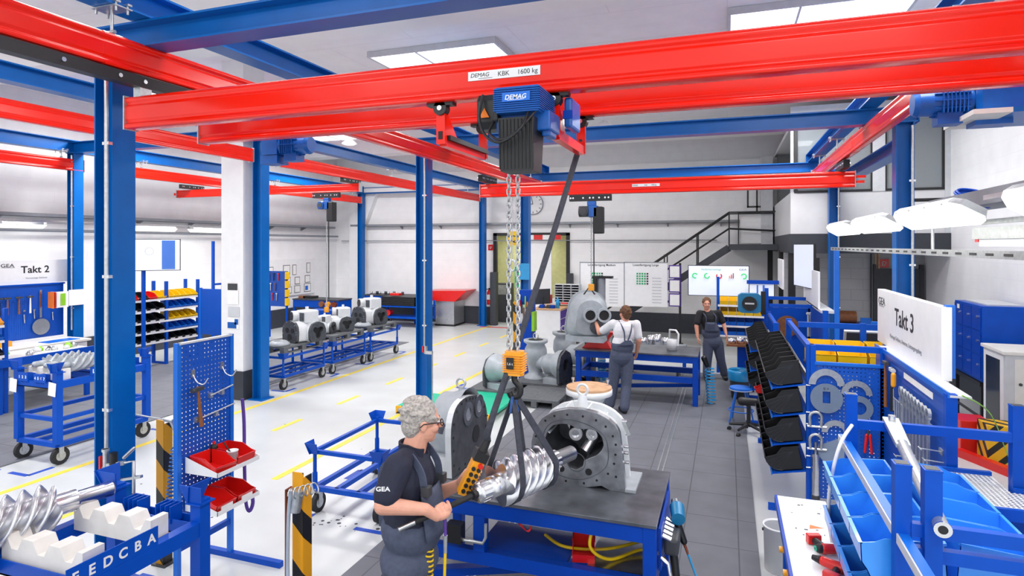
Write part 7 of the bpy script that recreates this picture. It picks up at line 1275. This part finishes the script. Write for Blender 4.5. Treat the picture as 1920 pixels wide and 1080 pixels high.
# assembly bench with steel rings, bin, stool, chair base
p, q = aty(1362, 645, 12.4), aty(1425, 645, 12.4); t = thing('workbench', 'small brown topped bench with steel rings behind the waste bin', 'workbench', ((p.x + q.x) / 2, 12.5, 0)); M().box(p.x, 12.35, .86, q.x, 12.95, .9).build('worktop', 'brown', t); M().box((p.x + q.x) / 2 - .1, 12.5, 0, (p.x + q.x) / 2 + .1, 12.7, .86).build('pedestal', 'deepblue', t); M().box(p.x + .1, 12.45, .0, q.x - .1, 12.75, .04).build('foot', 'darkgrey', t)
for k in range(4): x = p.x + .1 + k * .16; tag(M().lathe([(0, 0), (.075, 0), (.075, .09 + .03 * (k % 2)), (.055, .09 + .03 * (k % 2)), (.055, .02), (0, .02)], (x, 12.5, .9), n=20).build('steel_ring', 'chrome'), 'chrome ring on the small brown topped bench, %s' % ('leftmost', 'second', 'third', 'rightmost')[k], 'ring', 'chrome rings on the brown bench')
p = atz(1388, 752, 0); t = thing('waste_bin', 'dark grey waste bin lined with a blue bag beside the aisle', 'waste bin', (p.x, p.y + .2, 0)); c = V((p.x, p.y + .2, 0)); M().lathe([(0, .012), (.15, .012), (.19, .42), (.19, .43), (0, .43)], c, n=24).build('body', 'darkgrey', t); M().lathe([(.2, .34), (.215, .38), (.21, .44), (.225, .5), (.2, .53), (.17, .5), (.16, .4)], c, n=16).build('bag', 'hoseblue', t)
p = atz(1402, 728, .55); p.x -= .1; t = thing('stool', 'blue round stool with bent tube legs standing at the mat edge', 'stool', (p.x, p.y, 0)); M().cyl((p.x, p.y, .53), (p.x, p.y, .56), .17, n=28).build('seat', 'brightblue', t); M().cyl((p.x, p.y, .52), (p.x, p.y, .53), .175, n=28).build('seat_rim', 'lightgrey', t)
for a in (.6, 2.2, 3.8, 5.3): d = V((math.cos(a), math.sin(a), 0)); M().tube([V((p.x, p.y, .52)) + d * .1, V((p.x, p.y, .28)) + d * .16, V((p.x, p.y, .02)) + d * .22], .012).build('leg', 'brightblue', t)
M().tube([V((p.x, p.y, .2)) + V((math.cos(a), math.sin(a), 0)) * .185 for a in [k * math.pi / 8 for k in range(16)]], .009, 6, True).build('foot_ring', 'brightblue', t)
p = V((.3, 9.7, 0)); t = thing('swivel_chair', 'black swivel chair base on castors under the bin rack', 'chair', (p.x, p.y, 0))
for k in range(5): a = 2 * math.pi * k / 5 + 2.9; d = V((math.cos(a), math.sin(a), 0)); M().tube([V((p.x, p.y, .14)), V((p.x, p.y, .1)) + d * .28], [.03, .018], 8).build('base_arm', 'black', t); M().cyl(V((p.x, p.y, .03)) + d * .28 - d.cross(Z) * .02, V((p.x, p.y, .03)) + d * .28 + d.cross(Z) * .02, .03, n=12).build('castor', 'black', t)
M().cyl((p.x, p.y, .1), (p.x, p.y, .42), .03).build('column', 'black', t); M().cap((p.x - .1, p.y, .47), (p.x + .1, p.y, .47), .06).build('seat', 'black', t)
# goods behind the middle table: cart with steel pots, spiral hose
p = aty(1235, 640, 13.2); t = thing('transport_cart', 'low cart carrying steel pots behind the middle work table', 'cart', (p.x, 13.3, 0)); M().box(p.x - .75, 13.0, .62, p.x + .55, 13.6, .66).build('deck', 'midgrey', t); M().tube([(p.x + .4, 13.05, .66), (p.x + .42, 13.05, .95), (p.x + .36, 13.1, 1.02), (p.x + .22, 13.3, 1.0), (p.x + .2, 13.5, .66)], .02).build('push_handle', 'white', t); wheels(t, [(p.x - .6, 13.1), (p.x + .4, 13.1), (p.x - .6, 13.5), (p.x + .4, 13.5)], .08)
for k in range(4): M().box(p.x - .7 + (k % 2) * 1.2, 13.03 + (k // 2) * .5, .16, p.x - .66 + (k % 2) * 1.2, 13.07 + (k // 2) * .5, .62).build('leg', 'blue', t)
for k in range(6): x = p.x - .62 + k * .15; h_ = (.3, .3, .16, .2, .24, .16)[k]; tag(M().lathe([(0, 0), (.075, 0), (.075, h_), (.06, h_), (.06, .02), (0, .02)], (x, 13.2 + .12 * (k % 2), .66), n=20).build('steel_pot', 'chrome'), 'steel pot on the low cart behind the middle table, %s from the left' % ('first', 'second', 'third', 'fourth', 'fifth', 'sixth')[k], 'pot', 'steel pots behind the middle table')
tag(M().lathe([(0, 0), (.09, 0), (.09, .19), (.08, .19), (.08, .02), (0, .02)], (-.95, 11.4, .892), n=24).build('steel_pot', 'lightgrey'), 'pale steel pot standing on the middle work table', 'pot')
for (u0, v0, u1, v1, dd, l) in ((1330, 690, 1334, 755, 10.7, 'light blue spiral air hose hanging at the right end of the middle table'), (1128, 675, 1130, 715, 12.0, 'light blue spiral hose hanging under the left end of the middle table')):
    a, b = dp(u0, v0, dd), dp(u1, v1, dd); b.z = max(b.z, .03); tag(M().tube(helix(a, b, .075, 11, n=10), .012, 6).build('spiral_hose', 'hoseblue'), l, 'hose')
t = thing('impact_wrench', 'dark impact wrench hanging by the right corner of the middle table', 'power tool', dp(1318, 672, 10.75)); q = dp(1320, 672, 10.75); M().cap(q, q + V((.05, 0, -.12)), .05, .04).build('body', 'black', t); M().cap(q + V((.06, 0, -.14)), q + V((.1, 0, -.22)), .02).build('handle', 'steel', t)
# grey castings waiting on dark pallets
def casting(label, loc, rz, kind=0, s=1.):
    t = thing('pump_casting', label, 'casting', (0, 0, 0))
    if kind == 0: M().lathe([(.2, 0), (.2, .03), (.12, .08), (.14, .2), (.2, .35), (.19, .5), (.15, .58), (.21, .62), (.21, .66), (.13, .66), (.12, .55)], n=28).cyl((0, 0, .3), (.3, -.05, .28), .13, .12, 18).build('body', 'cast', t); M().ring((.31, -.052, .28), (1, -.15, 0), .18, .09, .03, 24).build('side_flange', 'castwhite', t); M().cyl((0, 0, .62), (0, 0, .665), .125, n=20).build('bore', 'black', t); M().tube([V((.05 * math.cos(a), 0, .72 + .05 * math.sin(a))) for a in [k * math.pi / 8 for k in range(16)]], .01, 6, True).build('lifting_eye', 'zinc', t)
    else: M().lathe([(.26, 0), (.24, -.1), (.17, -.2), (.17, -.32), (.1, -.4), (0, -.41)], (0, 0, .32), X, 28).box(-.3, -.2, 0, 0, .2, .1).build('body', 'cast', t); O = radial([(-.26, .0), (.26, 0), (.27, .32), (.19, .5), (0, .58), (-.19, .5), (-.27, .32)], (0, .3), 32); I = radial([(-.08, .22), (.08, .22), (.12, .34), (.06, .42), (-.06, .42), (-.12, .34)], (0, .3), 32); M().annulus([(.02, y, z) for y, z in O], [(.02, y, z) for y, z in I], (.05, 0, 0)).build('face_plate', 'castdark', t); M().add([(.0, y, z) for y, z in I], [tuple(range(32))]).build('opening', 'black', t)
    if kind: 
        for k in range(0, 32, 3): y, z = O[k]; M().cyl((.045, y * .88, .3 + (z - .3) * .88), (.05, y * .88, .3 + (z - .3) * .88), .014, n=8).build('bolt_hole', 'black', t)
    t.location = loc; t.rotation_euler = (0, 0, rz); t.scale = (s,) * 3; return t
pallet(-3.55, 9.95, 0.012, 'dark pallet lying nearest behind the front table', .85, 1.0); pallet(-3.9, 11.1, .012, 'dark pallet with two castings behind the lifting hook', 1.15, .95); pallet(-3.45, 12.06, .012, 'dark pallet farthest back left of the middle table', .95, 1.0); pallet(-4.5, 10.3, .012, 'dark pallet carrying the upright end cover by the striped post', .75, .75)
ca = casting('grey flared pump casting with upright flange beside the blue tool column', (-3.6, 11.6, .155), -.3, 0, 1.15); dup(ca, (-3.28, 12.62, .155), .2, 'grey flared pump casting farther back with upright flange', scale=1.2)
cb_ = casting('pale grey casting with dark bolt face turned to the right', (-2.95, 11.3, .155), -.2, 1, 1.1); dup(cb_, (-2.66, 12.2, .155), -.1, 'pale grey casting with bolt face behind the left end of the middle table', scale=1.2)
dup(cb_, (-4.1, 10.65, .155), 2.7, 'grey end cover standing upright left of the yellow hook block', scale=1.05)
# housing hung on the background hoist
q = aty(1105, 590, 10.74); hh = thing('compressor_housing', 'grey compressor housing hanging from the background hoist in front of the raised hand', 'housing', (q.x, 10.74, q.z - .4)); Rm = Matrix.Rotation(.35, 4, 'Z'); D = [(-.34, -.42), (.34, -.42), (.34, .05), (.27, .27), (.1, .38), (-.1, .38), (-.27, .27), (-.34, .05)]; Dn = radial(smooth_closed(D, 3), (0, 0), 40); f = lambda x, y, z: V((q.x, 10.74, q.z)) + Rm @ V((x, y, z))
m = M(); n = 40; m.add([f(x, .3, z) for x, z in Dn] + [f(x * .95, -.05, z * .95) for x, z in Dn] + [f(x * .7, -.2, z * .7) for x, z in Dn], [(i + k * n, (i + 1) % n + k * n, n * (k + 1) + (i + 1) % n, n * (k + 1) + i) for k in (0, 1) for i in range(n)], True).add([f(x * .7, -.2, z * .7) for x, z in Dn], [tuple(range(n))]).add([f(x, .3, z) for x, z in Dn], [tuple(range(n))]); m.build('body', 'cast', hh)
M().annulus([f(x * 1.08, .28, z * 1.08) for x, z in Dn], [f(x * .6, .28, z * .6) for x, z in Dn], Rm @ V((0, .05, 0))).build('rear_flange', 'cast', hh)
for x in (-.02, .22): M().ring(f(x, -.25, .02), Rm @ -Y, .125, .09, .1, 24).build('port_ring', 'cast', hh); M().cyl(f(x, -.21, .02), f(x, -.24, .02), .092, n=20).build('port', 'black', hh)
M().cyl(f(.1, -.2, -.2), f(.1, -.26, -.2), .12, n=20).build('lower_port', 'castdark', hh); M().box(q.x - .38, 10.5, q.z - .46, q.x + .3, 10.85, q.z - .36).build('foot', 'cast', hh)
M().tube([f(-.1, 0, .36), f(0, 0, .5), f(.1, 0, .36)], .014).build('lifting_link', 'black', hh)
t = thing('support_stand', 'red support block standing on the left end of the middle table', 'support', (-2.35, 11.2, .9)); M().prism([(-2.55, 11.1, .892), (-2.0, 11.1, .892), (-2.08, 11.1, 1.02), (-1.95, 11.1, 1.2), (-2.45, 11.1, 1.2), (-2.38, 11.1, 1.05)], (0, .2, 0)).build('block', 'redplastic', t, bevel=.006); M().box(-2.5, 11.12, .892, -2.42, 11.28, 1.15).build('bracket', 'darkgrey', t)
p = aty(1128, 540, 13.6); t = thing('column_rack', 'dark metal stand with columns behind the hanging housing', 'stand', (p.x, 13.6, 0)); M().cyl((p.x, 13.6, 0), (p.x, 13.6, 2.1), .09, n=16).build('mast', 'midgrey', t); M().box(p.x - .2, 13.5, 2.05, p.x + .25, 13.7, 2.1).box(p.x - .18, 13.5, 1.5, p.x - .1, 13.7, 2.05).box(p.x - .25, 13.3, 0, p.x + .25, 13.9, .05).build('frame', 'black', t)
# blue tool column, hazard strip, Q tag
p = aty(987, 620, 12.2); t = thing('tool_column', 'tall dark blue tool column with hanging tools behind the lifting hook', 'tool column', (p.x, 12.2, 0)); M().box(p.x - .14, 12.1, 0, p.x + .14, 12.4, 1.85).build('body', 'deepblue', t); M().box(p.x - .11, 12.09, 1.15, p.x + .02, 12.1, 1.55).build('sheet', 'lightgrey', t)
for k in range(6): M().cap((p.x - .1 + k * .04, 12.07, 1.72 - .12 * (k % 3)), (p.x - .1 + k * .04, 12.07, 1.5 - .12 * (k % 3)), .014).build('hand_tool', ('redplastic', 'black', 'brown', 'lime', 'orange', 'chrome')[k], t)
M().box(p.x + .145, 12.1, 1.0, p.x + .2, 12.3, 1.4).build('side_pocket', 'lime', t)
M().box(-4.8, 14.12, 1.95, -4.55, 14.14, 2.35).build('pad', 'hoseblue', cG)
p = aty(967, 620, 12.6); tag(M().box(p.x - .06, 12.6, 0, p.x + .06, 12.65, 1.55).build('corner_guard', 'hazard'), 'yellow and black striped strip standing between the hoist chains', 'guard post')
p = aty(961, 510, 10.74); t = thing('lifting_hook', 'white and green lifting clamp hanging above the striped strip', 'clamp', p); M().tube([p + V((.06 * math.cos(a), 0, .12 + .1 * math.sin(a))) for a in [k * math.pi / 8 for k in range(16)]], .02, 8, True).build('ring', 'lightgrey', t); M().box(p.x + .05, 10.72, p.z - .3, p.x + .13, 10.77, p.z + .1).build('handle', 'green', t); M().cyl(p + Z * .2, (p.x, 10.74, 3.70), .006, n=6).build('wire', 'zinc', t)
p = aty(963, 447, 13.9); t = thing('round_tag', 'round yellow tag with letter Q beside the blue column', 'sign', p - Z * .17); M().cyl((p.x, 13.88, p.z), (p.x, 13.92, p.z), .15, n=28).box(p.x - .12, 13.885, p.z - .17, p.x + .12, 13.915, p.z + .17).build('plate', 'yellow', t); text('Q', .22, (p.x, 13.878, p.z - .08), X, Z, 'black', t, align='CENTER'); M().box(p.x + .1, 13.9, p.z - .02, -4.77, 13.93 + .25, p.z + .02).build('bracket', 'darkgrey', t)
# white cabinet with wooden top and office things
p, q = aty(1000, 578, 16.0), aty(1050, 578, 16.0); t = thing('cabinet', 'white cabinet with wooden top and purple drawers behind the castings', 'cabinet', ((p.x + q.x) / 2, 16.3, 0)); x0, x1 = p.x, q.x; zt = p.z; M().box(x0, 16.0, 0, x1, 17.3, zt - .04).build('carcass', 'white', t); M().box(x0 - .02, 15.98, zt - .04, x1 + .03, 17.32, zt).build('top', 'wood', t)
for k in range(4): M().box(x1, 16.05, .1 + k * .23, x1 + .015, 17.25, .3 + k * .23).build('drawer', ('redplastic', 'purple', 'purple', 'purple')[k], t)
o = thing('sheet_organiser', 'grey letter tray organiser with many slots on the white cabinet', 'organiser', (x1 - .1, 16.8, zt)); p = aty(1042, 533, 16.9); q = aty(1087, 567, 16.9); M().box(p.x, 17.1, q.z, q.x, 17.12, p.z).build('back', 'darkgrey', o)
for k in range(8): z = q.z + (p.z - q.z) * k / 7; M().box(p.x, 16.8, z - .008, q.x, 17.1, z + .008).build('shelf', 'lightgrey', o)
for k in range(4): x = p.x + (q.x - p.x) * k / 3; M().box(x - .008, 16.8, q.z, x + .008, 17.1, p.z).build('divider', 'lightgrey', o)
M().box(p.x + .05, 16.85, 0, p.x + .1, 17.05, q.z).box(q.x - .1, 16.85, 0, q.x - .05, 17.05, q.z).build('leg', 'darkgrey', o)
t, s, c, ux, n = monitor('dark monitor on the white cabinet beside the letter trays', aty(1018, 556, 16.3), .9, .5, .42, False, 'darkgrey'); M().box(c.x - .1, 16.2, zt, c.x + .1, 16.4, zt + .03).box(c.x - .02, 16.3, zt, c.x + .02, 16.34, c.z).build('stand', 'black', t)
t = thing('water_bottle', 'clear blue water bottle on the white cabinet', 'bottle', (x1 - .12, 16.2, zt)); M().lathe([(0, 0), (.05, 0), (.05, .2), (.02, .26), (.02, .3), (0, .3)], (x1 - .12, 16.2, zt + .002), n=16).build('bottle', 'hoseblue', t)
for k, (dx, mt_, l) in enumerate(((-.55, 'deepblue', 'blue device'), (-.35, 'darkgrey', 'dark tape roll'), (-.25, 'deepblue', 'small blue box'))): tag(M().box(x1 + dx - .07, 16.1, zt + .001, x1 + dx + .06, 16.25, zt + .09).build('desk_item', mt_, bevel=.01), l + ' lying on the wooden top of the white cabinet', 'desk item')
p = aty(1055, 545, 18.5); t = thing('cupboard', 'low cupboard with red and blue boxes in front of the doorway', 'cupboard', (p.x, 18.6, 0)); M().box(p.x - 1.0, 18.4, 0, p.x + .3, 18.9, .95).build('carcass', 'white', t); 
for k, mt_ in enumerate(('deepblue', 'redplastic', 'lightgrey', 'redplastic')): tag(M().box(p.x - .9 + k * .28, 18.5, .952, p.x - .68 + k * .28, 18.75, 1.12 + .1 * (k % 2)).build('box', mt_, bevel=.01), '%s box on the low cupboard before the doorway' % ('dark blue', 'short red', 'pale grey', 'rightmost red')[k] if k != 1 else 'red box second from the left on the low cupboard before the doorway', 'box')
p = aty(940, 555, 20.8); t = thing('machine', 'dark machine standing in the corridor seen through the doorway', 'machine', (p.x, 20.9, 0)); M().box(p.x - .3, 20.7, 0, p.x + .35, 21.2, 1.4).build('cabinet', 'darkgrey', t, bevel=.02); M().box(p.x - .25, 20.69, 1.0, p.x + .3, 20.7, 1.35).build('front_panel', 'steel', t)
p = aty(1049, 487, 20.05); t = thing('control_box', 'beige control box on the corridor wall inside the doorway', 'control box', (-5.1, 20.4, 1.7)); M().box(-5.05, 20.3, 1.75, -4.95, 20.75, 2.15).build('case', 'offwhite', t); M().box(-5.07, 20.4, 1.9, -5.05, 20.5, 2.05).build('switch', 'black', t)
t = thing('warning_strip', 'red and white warning strip above the doorway', 'sign', (-6.2, 19.93, 2.95))
for k in range(5): M().box(-6.9 + k * .32, 19.93, 2.98, -6.9 + k * .32 + .32, 19.94, 3.14).build('field', 'redplastic' if k % 2 == 0 else 'white', t)
# pendant lamps
for (u, v, y), l in (((1132, 237, 14.0), 'white pendant lamp hanging near the ceiling right of the hoist'), ((655, 268, 16.0), 'white pendant lamp hanging near the ceiling on the left')):
    p = aty(u, v, y); p.z = min(p.z, 5.5); p = aty(u, v, y); t = thing('pendant_lamp', l, 'lamp', p - Z * .08); M().lathe([(.02, .14), (.06, .12), (.22, 0), (.24, -.04)], p, n=24).build('shade', 'white', t); M().lathe([(0, -.07), (.14, -.06), (.2, -.03), (0, -.02)], p, n=20).build('bulb', 'lamp', t); M().cyl(p + Z * .12, (p.x, p.y, ZC + .35), .012, n=6).build('cord', 'white', t)
